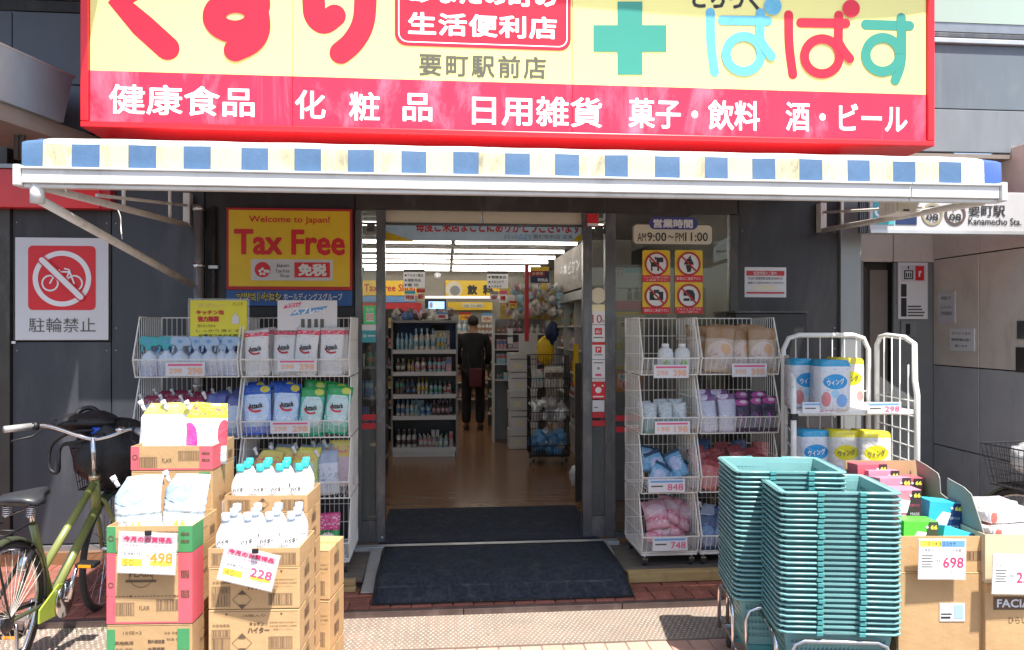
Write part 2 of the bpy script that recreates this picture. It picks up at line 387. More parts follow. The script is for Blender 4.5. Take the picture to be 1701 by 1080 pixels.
D('plastic_clear', (.75, .78, .8), .15, alpha=.22); D('screen', (.25, .5, .9), .3, emit=1.2)
D('weed', (.10, .16, .04), .8, var=.3)
M['glass'] = glassmat('glass', (.80, .82, .80), dust=.02); M['frosted'] = glassmat('frosted', (.5, .5, .52), rough=.3, dust=.45)
def WX(px, py, X):                                   # photograph pixel on the side wall plane X
    u = (px - CX) / F; v = (HY - py) / F
    s = X / (ST + u * CT)
    return Vector((X, s * (CT - u * ST), EYE + s * v))
YW = 5.2
# ------------------------------------------------------------------ ground
g = MB().quad((-150, -150, -.012), (150, -150, -.012), (150, 150, -.012), (-150, 150, -.012)).build('ground', M['asphalt'], kind='structure')
pv = bpy.data.objects.new('pavement', None); link(pv); tag(pv, 'pinkish tiled pavement in front of the shop step', kind='structure')
MB().quad((-6, -3, -.006), (7, -3, -.006), (7, 4.2, -.006), (-6, 4.2, -.006)).build('bedding', M['grout'], pv)
def tilemesh(name, w, d, h, mt, bev=.003):
    mb = MB().box(-w / 2, w / 2, -d / 2, d / 2, -h, 0)
    b = .004                                         # worn arris
    me = MB(); x, y = w / 2, d / 2
    me.add([(-x, -y, -h), (x, -y, -h), (x, y, -h), (-x, y, -h), (-x, -y, -b), (x, -y, -b), (x, y, -b), (-x, y, -b), (-x + b, -y + b, 0), (x - b, -y + b, 0), (x - b, y - b, 0), (-x + b, y - b, 0)],
           [(0, 1, 5, 4), (1, 2, 6, 5), (2, 3, 7, 6), (3, 0, 4, 7), (4, 5, 9, 8), (5, 6, 10, 9), (6, 7, 11, 10), (7, 4, 8, 11), (8, 9, 10, 11)])
    return me.data(name, mt)
tp, tcm = tilemesh('tile', .104, .208, .02, M['tile_pink']), tilemesh('tile', .104, .208, .02, M['tile_cream'])
rg = random.Random(3)
for r in range(3):
    for i in range(64):
        x = -2.6 + i * .108 + (r % 2) * .0
        o = bpy.data.objects.new('tile', tcm if rg.random() < .14 else tp); link(o, pv)
        o.location = (x, 3.622 - r * .212, .0 + rg.uniform(-.0015, .0015)); o.rotation_euler = (rg.uniform(-.004, .004), rg.uniform(-.004, .004), rg.uniform(-.006, .006))
# ribbed anti-slip plate strip between tiles and step
cs = bpy.data.objects.new('tread_plate_strip', None); link(cs); tag(cs, 'worn pale tread plate strip along the foot of the shop step', kind='structure')
M['tread'] = mat('tread', (.235, .185, .15), .7, .1, var=.12, vscale=5, dirt=(.34, .20, .15, .8), dscale=2.6, bump=.15, bscale=60); M['lug'] = mat('lug', (.46, .40, .335), .6, .1, var=.2, vscale=4, dirt=(.38, .25, .19, .7), dscale=3)
MB().box(-3.4, 4.6, 3.735, 4.155, -.006, .003).build('plate', M['tread'], cs)
lg = MB()
for j in range(17):
    for i in range(270):
        x = -2.9 + i * .026 + (j % 2) * .013; y = 3.748 + j * .0245
        a = R(45) if (i + j) % 2 else R(-45); c, s_ = math.cos(a), math.sin(a); l, w = .010, .0032
        pts = [(l, 0), (0, w), (-l, 0), (0, -w)]
        v = [(x + px * c - py * s_, y + px * s_ + py * c, .003) for px, py in pts] + [(x, y, .0075)]
        lg.add(v, [(0, 1, 4), (1, 2, 4), (2, 3, 4), (3, 0, 4)])
lg.build('lugs', M['lug'], cs, kind='stuff')
# step: brick ledge
st = bpy.data.objects.new('step', None); link(st); tag(st, 'low brick step under the shop front', kind='structure')
boxo('step_bed', -4.6, 4.6, 4.175, 5.24, -.02, .030, M['grout'], st)
for i in range(10):
    boxo('nosing', -4.4 + i * .9, -4.4 + i * .9 + .895, 4.158, 4.20, -.01, .034 + rg.uniform(-.001, .002), M['nosing'], st, .004)
bs, br = tilemesh('brick', .112, .10, .02, M['brick']), tilemesh('brick', .222, .10, .02, M['brick'])
def brick(me, x, y):
    o = bpy.data.objects.new('brick', me); link(o, st); o.location = (x, y, .041 + rg.uniform(-.0015, .0015)); o.rotation_euler = (rg.uniform(-.006, .006), rg.uniform(-.006, .006), rg.uniform(-.008, .008))
for i in range(42): brick(bs, -2.0 + i * .1165, 4.255)
for r in range(2):
    for i in range(24): brick(br, -2.55 + i * .227 + (r % 2) * .11, 4.361 + r * .105)
for r in range(8):
    for i in range(15 if r > 1 else 4): brick(br, -3.9 + i * .227 + (r % 2) * .11 + (0 if r > 1 else -.0), (4.571 if r > 1 else 4.361) + (r - 2 if r > 1 else r) * .105)
# ------------------------------------------------------------------ shop interior shell
ZF, ZC, YB = .12, 2.66, 14.3
boxo('shop_floor', -3.2, 2.3, 5.14, YB, .0, ZF, M['floor_wood']); bpy.data.objects['shop_floor']['kind'] = 'structure'
boxo('shop_ceiling', -3.2, 2.3, 5.25, YB, ZC, ZC + .1, M['ceiling']); bpy.data.objects['shop_ceiling']['kind'] = 'structure'
for nm, a in (('shop_back_wall', (-3.2, 2.3, YB, YB + .1, 0, ZC)), ('shop_wall_left', (-3.3, -3.2, 5.25, YB, 0, ZC)), ('shop_wall_right', (2.3, 2.4, 5.25, YB, 0, ZC))):
    boxo(nm, *a, M['wall_in']); bpy.data.objects[nm]['kind'] = 'structure'

# ------------------------------------------------------------------ drugstore building front
B = thing('drugstore_building', 'dark panelled shop front with an open glass entrance under the striped awning', 'building', (.6, 5.2, 0))
def xw(px, Y=YW): return Wp(px, 500, Y).x
def panel(x0, x1, z0, z1, m, y=YW, t=.03, nm='wall_panel'): return boxo(nm, x0 + .003, x1 - .003, y, y + t, z0 + .003, z1 - .003, M[m], B, .004)
X = {k: xw(k) for k in (-60, 20, 185, 340, 590, 601, 625, 640, 968, 983, 1005, 1022, 1212, 1226, 1393, 1427)}
zH = Wp(850, 352, YW).z
boxo('backing_wall', X[20], X[601], YW + .035, YW + .06, 0, 6, M['black'], B)
boxo('backing_wall', X[601], X[1226], YW + .035, YW + .06, zH + .02, 6, M['black'], B)
boxo('backing_wall', X[1226], X[1427], YW + .035, YW + .06, 0, 6, M['black'], B)
z567, z345 = 1.51, 2.43
for a, b in ((20, 185), (185, 340)):
    panel(X[a], X[b], .16, z567 if a == 20 else 2.9, 'panel_sky_tint')
    if a == 20: panel(X[a], X[b], z567, z345, 'panel_dark')
panel(X[340], X[590], .16, 2.9, 'panel_dark')
panel(X[1226], X[1393], .16, 2.9, 'panel_dark')
for a, b in ((20, 185), (185, 340), (340, 590), (1226, 1393)): boxo('base_strip', X[a], X[b] - .004, YW - .012, YW + .03, .03, .155, M['alu'], B, .003)
panel(X[590], X[1226], zH, 2.9, 'frame_dark', t=.03, nm='door_header')
# mullions and jambs
def mull(a, b, m, y0=YW - .014, y1=YW + .05, z0=.12, z1=None, nm='door_frame'): return boxo(nm, X[a], X[b], y0, y1, z0, z1 or zH - .001, M[m], B, .003)
mull(590, 601, 'frame_mid'); mull(625, 640, 'frame_mid'); mull(968, 983, 'frame_mid'); mull(1005, 1022, 'frame_mid'); mull(1212, 1226, 'frame_dark')
for a, b in ((601, 625), (983, 1005)):
    boxo('bottom_rail', X[a], X[b], YW - .010, YW + .04, .12, .27, M['frame_mid'], B, .003)
    boxo('door_glass', X[a], X[b], YW, YW + .006, .27, zH, M['glass'], B)
    boxo('frosted_panel', X[a], X[b], YW + .012, YW + .018, .27, .90, M['frosted'], B)
    for z0 in (.905, .965): boxo('red_stripe', X[a] + .001, X[b] - .001, YW - .004, YW - .001, z0, z0 + .04, M['tape_red'], B)
boxo('window_glass', X[1022], X[1212], YW, YW + .006, .16, zH, M['glass'], B)
boxo('window_sill', X[1022], X[1212], YW - .03, YW + .04, .03, .158, M['frame_mid'], B)
boxo('red_stripe', X[1022], X[1212], YW - .004, YW - .001, .94, .98, M['tape_red'], B); boxo('red_stripe', X[1022], X[1212], YW - .004, YW - .001, .86, .90, M['tape_red'], B)
mb = MB()
for q in ((590, 640), (968, 1022)):
    for i, px in enumerate(q):
        x = xw(px) + (.02 if i == 0 else -.02); mb.lathe([(.008, 0), (.008, .004), (.003, .006)], (x, YW - .019, .16), 8, axis='Y')
mb.build('bolts', M['chrome'], B)
sill = boxo('threshold', X[590], X[1022], 5.07, 5.139, .05, .124, M['alu_light'], B, .002)
# door operator cover inside the head of the opening
for a, b in ((640, 801), (804, 968)):
    c = boxo('operator_cover', xw(a), xw(b), YW + .06, YW + .10, Wp(800, 370, YW).z, zH + .015, M['cream'], B, .003)
boxo('operator_rail', X[601], X[1022], YW + .055, YW + .11, Wp(800, 372.5, YW).z, Wp(800, 369.5, YW).z, M['frame_mid'], B)
for px in (608, 992): boxo('sensor_box', xw(px), xw(px + 13), YW + .06, YW + .09, Wp(800, 384, YW).z, Wp(800, 370, YW).z, M['shelf_grey'], B)
s_ = rectobj('alarm_box', 975, 355, 994, 376, YW - .028, M['red'], B, .012); rectobj('alarm_plate', 976, 371, 993, 375.5, YW - .0305, M['white'], s_, .002)
for x in (X[20] + .03, X[185] - .03, X[185] + .03, X[340] - .03, X[1226] + .03, X[1393] - .03):
    mb = MB()
    for z in (.25, .95, 1.45, 1.6, 2.3): mb.lathe([(.006, 0), (.006, -.0025), (.002, -.0035)], (x, YW, z), 8, axis='Y')
    mb.build('screws', M['alu'], B, kind='stuff')
# upper wall
for i, (a, b) in enumerate(((-4.6, X[20] + 0), (X[20], -1.9), (-1.9, .4), (.4, 2.55), (2.55, 6))):
    for j, (z0, z1) in enumerate(((2.9, 3.22), (3.22, 3.70))):
        if i < 2: panel(a, b, z0, z1, 'panel_upper_shaded')  # same panelling as the right side, its shade put into a darker colour
        else: panel(a, b, z0, z1, 'panel_lower' if j == 0 else 'panel_upper')
boxo('upper_rail', 2.2, 6, YW - .03, YW + .03, 3.70, 3.735, M['alu_light'], B, .004); boxo('upper_rail', 2.2, 6, YW - .015, YW + .03, 3.745, 3.78, M['frame_mid'], B, .004)
fr = boxo('upper_window_frame', 3.08, 6, YW - .0, YW + .04, 3.79, 5.6, M['alu'], B, .004)
boxo('pane', 3.18, 6, YW - .006, YW - .001, 3.86, 5.5, M['window_blind'], fr)
panel(-4.6, -1.9, 3.70, 3.78, 'panel_dark'); boxo('upper_rail', -4.6, -1.9, YW - .04, YW + .03, 3.785, 3.82, M['alu_light'], B, .004)
fr = boxo('upper_window_frame', -4.6, -1.9, YW - .02, YW + .04, 3.83, 5.6, M['alu'], B, .004)
boxo('pane', -3.0, -1.95, YW - .026, YW - .021, 3.93, 5.5, M['bluewin'], fr)
panel(-1.9, 2.2, 3.7, 5.6, 'panel_upper')
boxo('column', X[1393], X[1427], YW - .03, YW + .25, 0, 2.9, M['column'], B, .004)
boxo('unseen_shade_slab', -6, -1.84, 3.35, YW - .001, 4.40, 4.55, M['panel_lower'], B)  # unseen slab, added overhead to keep the left wall in shade
mb = MB(); q_ = []  # unseen slab added over the sign, outline projected back from its shade edge
for px, py in ((850, -12), (900, 1), (1000, 10), (1100, 18), (1200, 24), (1300, 28), (1400, 29), (1480, 25), (1540, 16)):
    p = Wp(px, py, 4.53); dz = 4.62 - p.z; q_.append((p.x + .2 * dz, 4.53 - .41 * dz))
n = len(q_); q_ += [(q_[-1][0] + .05, YW - .002), (q_[0][0], YW - .002)]; n = len(q_)
mb.add([(x, y, 4.62) for x, y in q_] + [(x, y, 4.66) for x, y in q_], [list(range(n - 1, -1, -1)), list(range(n, 2 * n))] + [(i, (i + 1) % n, (i + 1) % n + n, i + n) for i in range(n)]); mb.build('sign_shade_slab', M['panel_upper'], B)
boxo('roof_slab', -5, 6, YW + .07, 15, 5.6, 5.9, M['panel_lower'], B)

# neighbour on the left: red fascia, dark shop opening, metal canopy
nb = thing('red_shop_fascia', 'plain glossy red shop fascia board left of the awning, over the no parking notice', 'fascia', (-3.4, 5.1, 2.4))
a, b = Wp(-300, 312, 5.1), Wp(165, 312, 5.1)
MB().box(a.x, b.x, 5.1, 5.19, Wp(60, 345, 5.1).z, Wp(60, 281, 5.1).z).build('board', M['red_frame'], nb, .004)
boxo('end_cap', b.x, b.x + .06, 5.12, 5.19, Wp(60, 345, 5.1).z, Wp(60, 281, 5.1).z, M['tape_red'], nb)
boxo('top_trim', a.x, b.x + .06, 5.08, 5.19, Wp(60, 281, 5.1).z + .001, Wp(60, 274, 5.1).z, M['alu'], nb)
nr = thing('neighbour_shop', 'dark entrance of the neighbouring shop at the left edge', 'shop', (-4, 5.3, 0))
boxo('black_shade_board', -6, X[20] - .003, 5.9, 6.0, 0, 2.5, M['black'], nr); boxo('jamb', X[20] - .07, X[20] - .004, 5.18, 5.9, 0, 2.45, M['frame_dark'], nr)  # black board stands in for the shade inside the opening
boxo('red_plinth', -5, X[20] - .08, 5.24, 5.5, .03, 1.0, M['red'], nr); boxo('shop_head', -6, X[20] - .004, 5.15, 5.9, 2.44, 3.2, M['frame_dark'], nr)
cn = thing('metal_canopy', 'weathered grey sheet metal canopy edge at the upper left', 'canopy', (-2.6, 4, 2.9))
P1 = Wp(122, 128, 4.9); dr = Vector((math.sin(R(14.3)), math.cos(R(14.3)), 0)); side = Vector((-dr.y, dr.x, 0))
zt, zb = P1.z, P1.z - .31
def slab(p, l, w, z0, z1, skew=0):
    q = p - dr * l; e = p - dr * skew
    c = [q, p, p + side * w, q + side * w]; c2 = [q, e, e + side * w, q + side * w]
    return MB().add([(k.x, k.y, z0) for k in c2] + [(k.x, k.y, z1) for k in c], [(3, 2, 1, 0), (4, 5, 6, 7), (0, 1, 5, 4), (1, 2, 6, 5), (2, 3, 7, 6), (3, 0, 4, 7)])
slab(P1, 3, .55, zb, zt, .08).build('fascia', M['canopy_metal'], cn, .004)
slab(P1 + dr * .25 + side * .03, 3.2, .5, zb - .10, zb - .002).build('soffit_board', M['soffit'], cn)
slab(P1 + dr * .02 + side * .0, 3.03, .55, zt, zt + .012).build('drip_edge', M['alu_light'], cn)
pp = thing('drain_pipe', 'steel drain pipe standing against the dark wall beside the tax free sign', 'pipe', (*Wp(330, 900, 5.13).xy, .05))
x = Wp(330, 500, 5.13).x
MB().tube([(x, 5.13, .05), (x, 5.13, 2.42)], .033, 14).build('pipe', M['alu'], pp)
for z in (1.2, 2.0, 2.38): MB().tube([(x, 5.13, z), (x, 5.13, z + .03)], .040, 14).build('clamp', M['chrome'], pp)
x2 = x + .085; MB().tube([(x2, 5.17, .05), (x2, 5.17, 2.42)], .013, 8).build('conduit', M['frame_dark'], pp); boxo('clip', x2 - .03, x2 + .03, 5.155, 5.19, 2.0, 2.02, M['alu_light'], pp)
p0 = [Wp(8, 400, 5.1), Wp(15, 400, 5.1)]
for i, px in enumerate((4, 13)):
    x = Wp(px, 230, 4.6).x; tag(MB().tube([(x, 4.75, 2.62), (x, 4.75, 2.98)], .018, 8).build('steel_post', M['frame_dark']), 'short dark steel post under the metal canopy, %s' % ('outer one' if i == 0 else 'nearer the awning'), 'post', 'posts under the metal canopy')

# ------------------------------------------------------------------ station entrance on the right
S = thing('station_entrance', 'tan and grey panelled recess of the station lift entrance right of the shop', 'entrance', (3.8, 5.6, 0))
XS = 4.2; YR = 6.1
def sp_(x0, x1, z0, z1, m): return boxo('wall_panel', x0 + .004, x1 - .004, YR, YR + .03, z0 + .004, z1 - .004, M[m], S, .003)
boxo('backing', X[1427], 4.5, YR + .15, YR + .2, 0, 3.2, M['black'], S)
xa, xb, xc, xd = (Wp(k, 500, YR).x for k in (1427, 1432, 1484, 1545)); zd = Wp(1500, 436, YR).z
sp_(xa - .3, xc, zd, 2.95, 'station_reflect_tan'); sp_(xc, XS + .02, zd, 2.95, 'station_reflect_tan')
sp_(xc, XS + .02, .0, zd, 'column')
dg_ = boxo('lift_door', xb, xc, YR + .10, YR + .13, 0, zd, M['frame_dark'], S); boxo('door_leaf', xb + .12, xc, YR + .085, YR + .098, 0, zd - .06, M['soffit'], dg_)
boxo('door_jamb', xa - .3, xb, YR - .02, YR + .10, 0, zd, M['alu'], S)
ys = [YR - .002, WX(1626, 500, XS).y, 4.75, 4.0]; zs = [0, .6, WX(1560, 607, XS).z, 2.19, 2.95]
for i in range(3):
    for j in range(4):
        o = boxo('wall_panel', XS, XS + .03, ys[i + 1] + .005, ys[i] - .005, zs[j] + .005, zs[j + 1] - .005, M['station_reflect_tan' if j > 1 else 'station_grey'], S, .003)
boxo('side_backing', XS + .032, XS + .06, 4.0, YR, 0, 2.95, M['black'], S)
boxo('soffit', X[1427] - .02, 4.6, YW - .0, YR + .2, 2.86, 2.89, M['soffit'], S)
for y in (5.45, 5.75): boxo('soffit_joint', X[1427], 4.19, y, y + .02, 2.848, 2.859, M['frame_dark'], S)
boxo('soffit_beam', X[1427], 4.19, 5.50, 5.60, 2.70, 2.846, M['soffit'], S)
# station sign
sg = thing('station_sign', 'pale station name sign with two round line symbols and station name', 'sign', (4, 5.3, 2.3))
YS = 4.88
a, b = Wp(1445, 360, YS), Wp(1800, 360, YS)
z0, z1 = Wp(1570, 388, YS).z, Wp(1570, 318, YS).z
boxo('box', a.x, b.x, YS, YS + .12, z0, z1, M['sign_panel_white'], sg, .004)
boxo('bottom_lip', a.x, b.x, YS - .012, YS - .001, z0 - .002, z0 + .02, M['alu_light'], sg)
mb = MB()
for k in range(5): rectpx(mb, 1429 + k * 3, 318, 1430.6 + k * 3, 387, YS + .02, .03)
mb.build('end_fins', M['frame_mid'], sg)
t1 = rectobj('teal_square', 1451, 318, 1486, 373, YS - .004, M['teal_sticker'], sg); rectobj('navy_square', 1488, 318, 1523, 373, YS - .004, M['navy'], sg)
mb = MB(); p = Wp(1461, 352, YS - .006); ring(mb, p.x, p.z, .035, .018, p.y); mb.build('logo', M['white'], sg)
for px, c1, n in ((1549, 'brass', ''), (1587, 'nosing', 'F')):
    mb = MB(); p = Wp(px, 356, YS - .005); ring(mb, p.x, p.z, .078, .060, p.y, 0, 36); mb.build('line_ring', M[c1], sg)
    textpx('08', px - 10, 355, px + 10, 367, YS - .006, M['ink'], sg, .03)
    textpx('F' if n else 'Y', px - 3.5, 342, px + 3.5, 351, YS - .006, M['ink'], sg, .02)
textpx('要町駅', 1609, 341, 1670, 360, YS - .004, M['ink'], sg, .02); textpx('Kanamecho Sta.', 1609, 362, 1697, 374, YS - .004, M['ink'], sg, .01)
# lift notices
ln = thing('lift_notice', 'tall white lift guidance panel with a red symbol beside the dark lift door', 'notice', (*Wp(1517, 480, 6.08).xy, 1.7))
rectobj('board', 1492, 436, 1541, 530, 6.085, M['white'], ln, .012)
rectobj('frame_line', 1496, 441, 1538, 468, 6.083, M['paper'], ln, .0015); rectobj('red_mark', 1521, 442, 1535, 466, 6.080, M['red'], ln, .002)
mb = MB(); rectpx(mb, 1502, 449, 1517, 464, 6.080, .002); rectpx(mb, 1504, 451, 1515, 462, 6.078, .001, 1)
for k in range(3): rectpx(mb, 1505 + k * 3.4, 453, 1507 + k * 3.4, 461, 6.076, .001, 0)
rectpx(mb, 1508, 442, 1510, 447, 6.08, .002)
mb.build('lift_symbol', [M['ink'], M['white']], ln)
textpx('r', 1526, 450, 1531, 460, 6.078, M['white'], ln, .04)
mb = MB(); rectpx(mb, 1497, 472, 1506, 493, 6.082, .002); rectpx(mb, 1497, 495, 1506, 526, 6.082, .002); mb.build('dark_bars', M['ink'], ln)
mb = MB()
for k, (a, b) in enumerate(((508, 530), (508, 520), (508, 536), (508, 534))): rectpx(mb, a, 507 + k * 5, b, 509 + k * 5, 6.082, .001)
for px in (1511, 1519): p = Wp(px, 500, 6.082); ring(mb, p.x, p.z, .018, .013, p.y, 0, 16)
mb2 = MB()
for k, (a, b) in enumerate(((508, 530), (508, 532), (508, 536), (508, 534))): rectpx(mb2, 1000 + a, 508 + k * 5, 1000 + b, 510.4 + k * 5, 6.082, .001)
mb2.build('small_print', M['sign_grey'], ln)
lc = thing('lift_call_panel', 'grey lift call button panel below the tall white notice', 'panel', (*Wp(1510, 560, 6.08).xy, 1.4))
rectobj('plate', 1497, 533, 1523, 560, 6.085, M['alu'], lc, .01); rectobj('slot', 1505, 538, 1512, 556, 6.082, M['black'], lc, .002)
def sidepaper(name, label, cat, x0, y0, x1, y1, m, lines, off=.008):
    a = WX(x0, (y0 + y1) / 2, XS - off); b = WX(x1, (y0 + y1) / 2, XS - off); zm = WX((x0 + x1) / 2, y0, XS).z; zn = WX((x0 + x1) / 2, y1, XS).z
    t = thing(name, label, cat, (XS - off, (a.y + b.y) / 2, (zm + zn) / 2))
    boxo('sheet', XS - off, XS - .001, b.y, a.y, zn, zm, M[m], t)
    for k, (body, z, w) in enumerate(lines):
        Mx = Matrix.Translation((XS - off - .003, (a.y + b.y) / 2, zn + (zm - zn) * z)) @ Matrix.Rotation(R(-90), 4, 'Z')
        text(body, (0, 0, 0), (a.y - b.y) * w, (zm - zn) * .13, M['ink'], t, .01, M=Mx)
    return t
sidepaper('paper_notice', 'white paper notice with three lines of bold text on the tan wall', 'notice', 1577, 546, 1618, 583, 'white', (('灯りにつきの', .78, .75), ('無断駐輪は固く', .5, .8), ('禁じます', .22, .5)))
sidepaper('framed_notice', 'small framed notice with faint text left of and above the bold paper notice', 'notice', 1558, 485, 1586, 536, 'paper', (('お知らせ', .8, .6), ('エレベーター', .5, .7), ('ご利用案内', .3, .7)))
sidepaper('switch_box', 'metal keyhole box on the tan wall, upper of two at the right edge', 'box', 1689, 533, 1706, 563, 'frame_mid', ())
sidepaper('intercom_box', 'dark recessed intercom box on the tan wall, lower of two at the right edge', 'box', 1687, 577, 1708, 618, 'frame_dark', ())
# black cabinet by the dark wall
bk = thing('black_cabinet', 'low black cabinet against the dark wall behind the white roll cage', 'cabinet', (*Wp(1285, 800, 5.1).xy, .04))
a, b = Wp(1222, 520, 5.0), Wp(1340, 520, 5.0); boxo('body', a.x, b.x, 5.0, 5.19, .04, a.z, M['black'], bk, .006); boxo('top', a.x - .01, b.x + .01, 4.985, 5.195, a.z + .001, a.z + .015, M['frame_dark'], bk)
# ------------------------------------------------------------------ big sign box
YG = 4.55
G = thing('shop_sign', 'large yellow and red illuminated drugstore sign box above the awning', 'sign', (.7, 4.55, 2.7))
def gz(px, py): return Wp(px, py, YG)
zb0 = gz(137, 213).z; gl, gr = Wp(137, 200, YG).x, Wp(1548, 200, YG).x; zt0 = 4.25; fw = .045
MB().box(gl, gr, YG, YG + .60, zb0, zt0).build('casing', M['red_frame'], G, .006)
for a in ((gl, gr, zb0, zb0 + .035), (gl, gr, zt0 - .05, zt0)): boxo('frame_rail', a[0], a[1], YG - .03, YG - .001, a[2], a[3], M['red_frame'], G, .005)
for a in ((gl, gl + fw), (gr - fw, gr)): boxo('frame_rail', a[0], a[1], YG - .03, YG - .0015, zb0 + .036, zt0 - .051, M['red_frame'], G, .005)
x0, x1 = gl + fw + .001, gr - fw - .001; xs = [x0, Wp(487, 100, YG).x, Wp(950, 100, YG).x, x1]; zy = gz(150, 118).z
zp0 = zb0 + .036
for i in range(3):
    MB().box(xs[i] + .002, xs[i + 1] - .002, YG - .012, YG - .001, zy, zt0 - .052, 0).build('sign_panel', M['sign_yellow'], G)
    MB().box(xs[i] + .002, xs[i + 1] - .002, YG - .0125, YG - .001, zp0, zy - .0005, 0).build('sign_panel', M['sign_pink'], G)
YL = YG - .0138
def sp2(px, py): p = Wp(px, py, YL); return (p.x, p.z)
kpx = (Wp(901, 50, YL).x - Wp(801, 50, YL).x) / 100
def brush(name, strokes, w, m, base=0):
    mb = MB()
    for k, s in enumerate(strokes):
        cl = len(s) > 4 and s[0] == s[-1]
        stroke(mb, [sp2(*q) for q in (s[:-1] if cl else s)], w * kpx, YL - .0014 * k - base, closed=cl, smooth=len(s) > 2, lift=.0008)
    return mb.build(name, M[m], G)
def circ(cx, cy, rx, ry=None, a0=0): ry = ry or rx; l = [(cx + rx * math.cos(R(a0 + 30 * i)), cy + ry * math.sin(R(a0 + 30 * i))) for i in range(12)]; return l + [l[0]]
mb = MB(); stroke(mb, [sp2(*q) for q in ((272, -58), (234, -26), (200, 4), (236, 42), (278, 80))], 38 * kpx, YL, smooth=False); mb.build('lettering', M['sign_letter_red'], G)
brush('lettering', [((340, -44), (405, -47), (472, -44)), ((428, -75), (429, -20), (430, 10)), circ(391, 28, 35, 25), ((428, 20), (430, 48), (418, 70), (391, 84))], 36, 'sign_letter_red')
brush('lettering', [((520, -55), (521, 0), (524, 26), (538, 38), (556, 26)), ((607, -70), (607, 5), (602, 42), (586, 70), (566, 88))], 36, 'sign_letter_red')
# white wedge inside the su loop is the gap between its strokes
def papa(dx, dy, m):
    def q(*p): return tuple((a + dx, b + dy) for a, b in p)
    brush('lettering', [q((1180, 21), (1181, 71), (1187, 120)), q((1200, 34), (1275, 35)), q((1263, 22), (1262, 80)), q(*circ(1235, 90, 29)), q((1262, 66), (1270, 80), (1281, 94)), q(*circ(1283, 11, 7))], 16, m)
papa(0, 0, 'sign_blue'); papa(130, 4, 'sign_letter_red')
brush('lettering', [((1438, 41), (1511, 43)), ((1497, 30), (1497, 100), (1487, 133)), circ(1466, 91, 28)], 17, 'sign_green')
textpx('どらっぐ', 1150, -22, 1266, 16, YL, M['ink'], G, .03)
# green cross
def w2(pts): return [sp2(*p) for p in pts]
MB().prism(w2([(1026, 124), (1067, 124), (1067, 86), (1107, 86), (1107, 42), (1067, 42), (1067, 3), (1026, 3), (1026, 42), (986, 42), (986, 86), (1026, 86)]), YL - .002, YL).build('green_cross', M['sign_green'], G)
a, b = Wp(656, 78, YL), Wp(948, 78, YL); zt1 = Wp(800, -75, YL).z; zb1 = Wp(800, 80, YL).z
MB().prism(rrect(a.x, zb1, b.x, zt1, .07), YL - .002, YL).build('red_plate', M['sign_letter_red'], G)
mb = MB(); o_ = rrect(a.x + .02, zb1 + .02, b.x - .02, zt1 - .02, .055); i_ = rrect(a.x + .026, zb1 + .026, b.x - .026, zt1 - .026, .05); n = len(o_)
mb.add([(p[0], YL - .003, p[1]) for p in o_] + [(p[0], YL - .003, p[1]) for p in i_], [(k, (k + 1) % n, (k + 1) % n + n, k + n) for k in range(n)]); mb.build('plate_outline', M['sign_white'], G)
# glow halos: translucent light scatter is left to the lit letters; slightly bolder lettering instead
textpx('生活便利店', 679, 24, 926, 62, YL - .0035, M['sign_white'], G, .032, sp=1.08)
textpx('あなたの町の', 679, -26, 926, 9, YL - .0035, M['sign_white'], G, .045)
textpx('要町駅前店', 697, 91, 908, 129, YL, M['sign_grey'], G, .022, sp=1.2)
for s, x0_, y0_, x1_, y1_ in (('健康食品', 182, 142, 424, 192), ('化', 490, 150, 541, 198), ('粧', 580, 153, 631, 201), ('品', 669, 155, 718, 202), ('日用雑貨', 785, 160, 1001, 210), ('菓子・飲料', 1045, 165, 1263, 215), ('酒・ビール', 1306, 172, 1508, 220)):
    textpx(s, x0_, y0_, x1_, y1_, YL, M['sign_white'], G, .017)
# unseen slab added further up shades the sign's top right
# ------------------------------------------------------------------ awning
A = thing('awning', 'long cream and blue checked shop awning with a white front bar', 'awning', (.4, 3.3, 2.2))
YA = 3.3
ax0, ax1 = Wp(36, 270, YA).x, Wp(1664, 300, YA).x
zA, zB, zC_ = 2.277, 2.379, 2.408
starts = [(35, 71), (119, 165), (213, 259), (305, 350), (401, 445), (489, 533), (578, 621), (667, 708), (753, 795), (839, 880), (922, 962), (1005, 1043), (1088, 1129), (1171, 1209), (1250, 1288), (1328, 1366), (1408, 1445), (1484, 1521), (1560, 1597), (1635, 1664)]
E_ = []; 
for a, b in starts: E_ += [Wp(a, 275, YA).x, Wp(b, 275, YA).x]
E_[0] = ax0; E_[-1] = ax1
prof = [(YA, zA - .03), (YA, zA), (YA + .002, zB), (YA + .008, zC_ - .010), (YA + .035, zC_ + .002), (YA + .12, zC_ + .016)]
def strip(x0, x1, m, endcap=False):
    mb = MB(); n = 4; vs = []
    for i in range(n + 1):
        x = x0 + (x1 - x0) * i / n
        for k, (y, z) in enumerate(prof):
            e = min(x - ax0, ax1 - x); dz = 0 if e > .12 else -(.12 - e) * .12
            vs.append((x, y + .0015 * math.sin(x * 9 + k), z + (dz if k > 2 else 0) + (.0012 * math.sin(x * 17) if k > 1 else 0)))
    q = len(prof); mb.add(vs, [(i * q + k, (i + 1) * q + k, (i + 1) * q + k + 1, i * q + k + 1) for i in range(n) for k in range(q - 1)], 0, True)
    for j, f in enumerate(mb.f):
        if (j % (q - 1)) >= 2: mb.m[j] = 1
    return mb.build('valance_panel', [M[m], M[m] if endcap else M['fabric_white']], A)
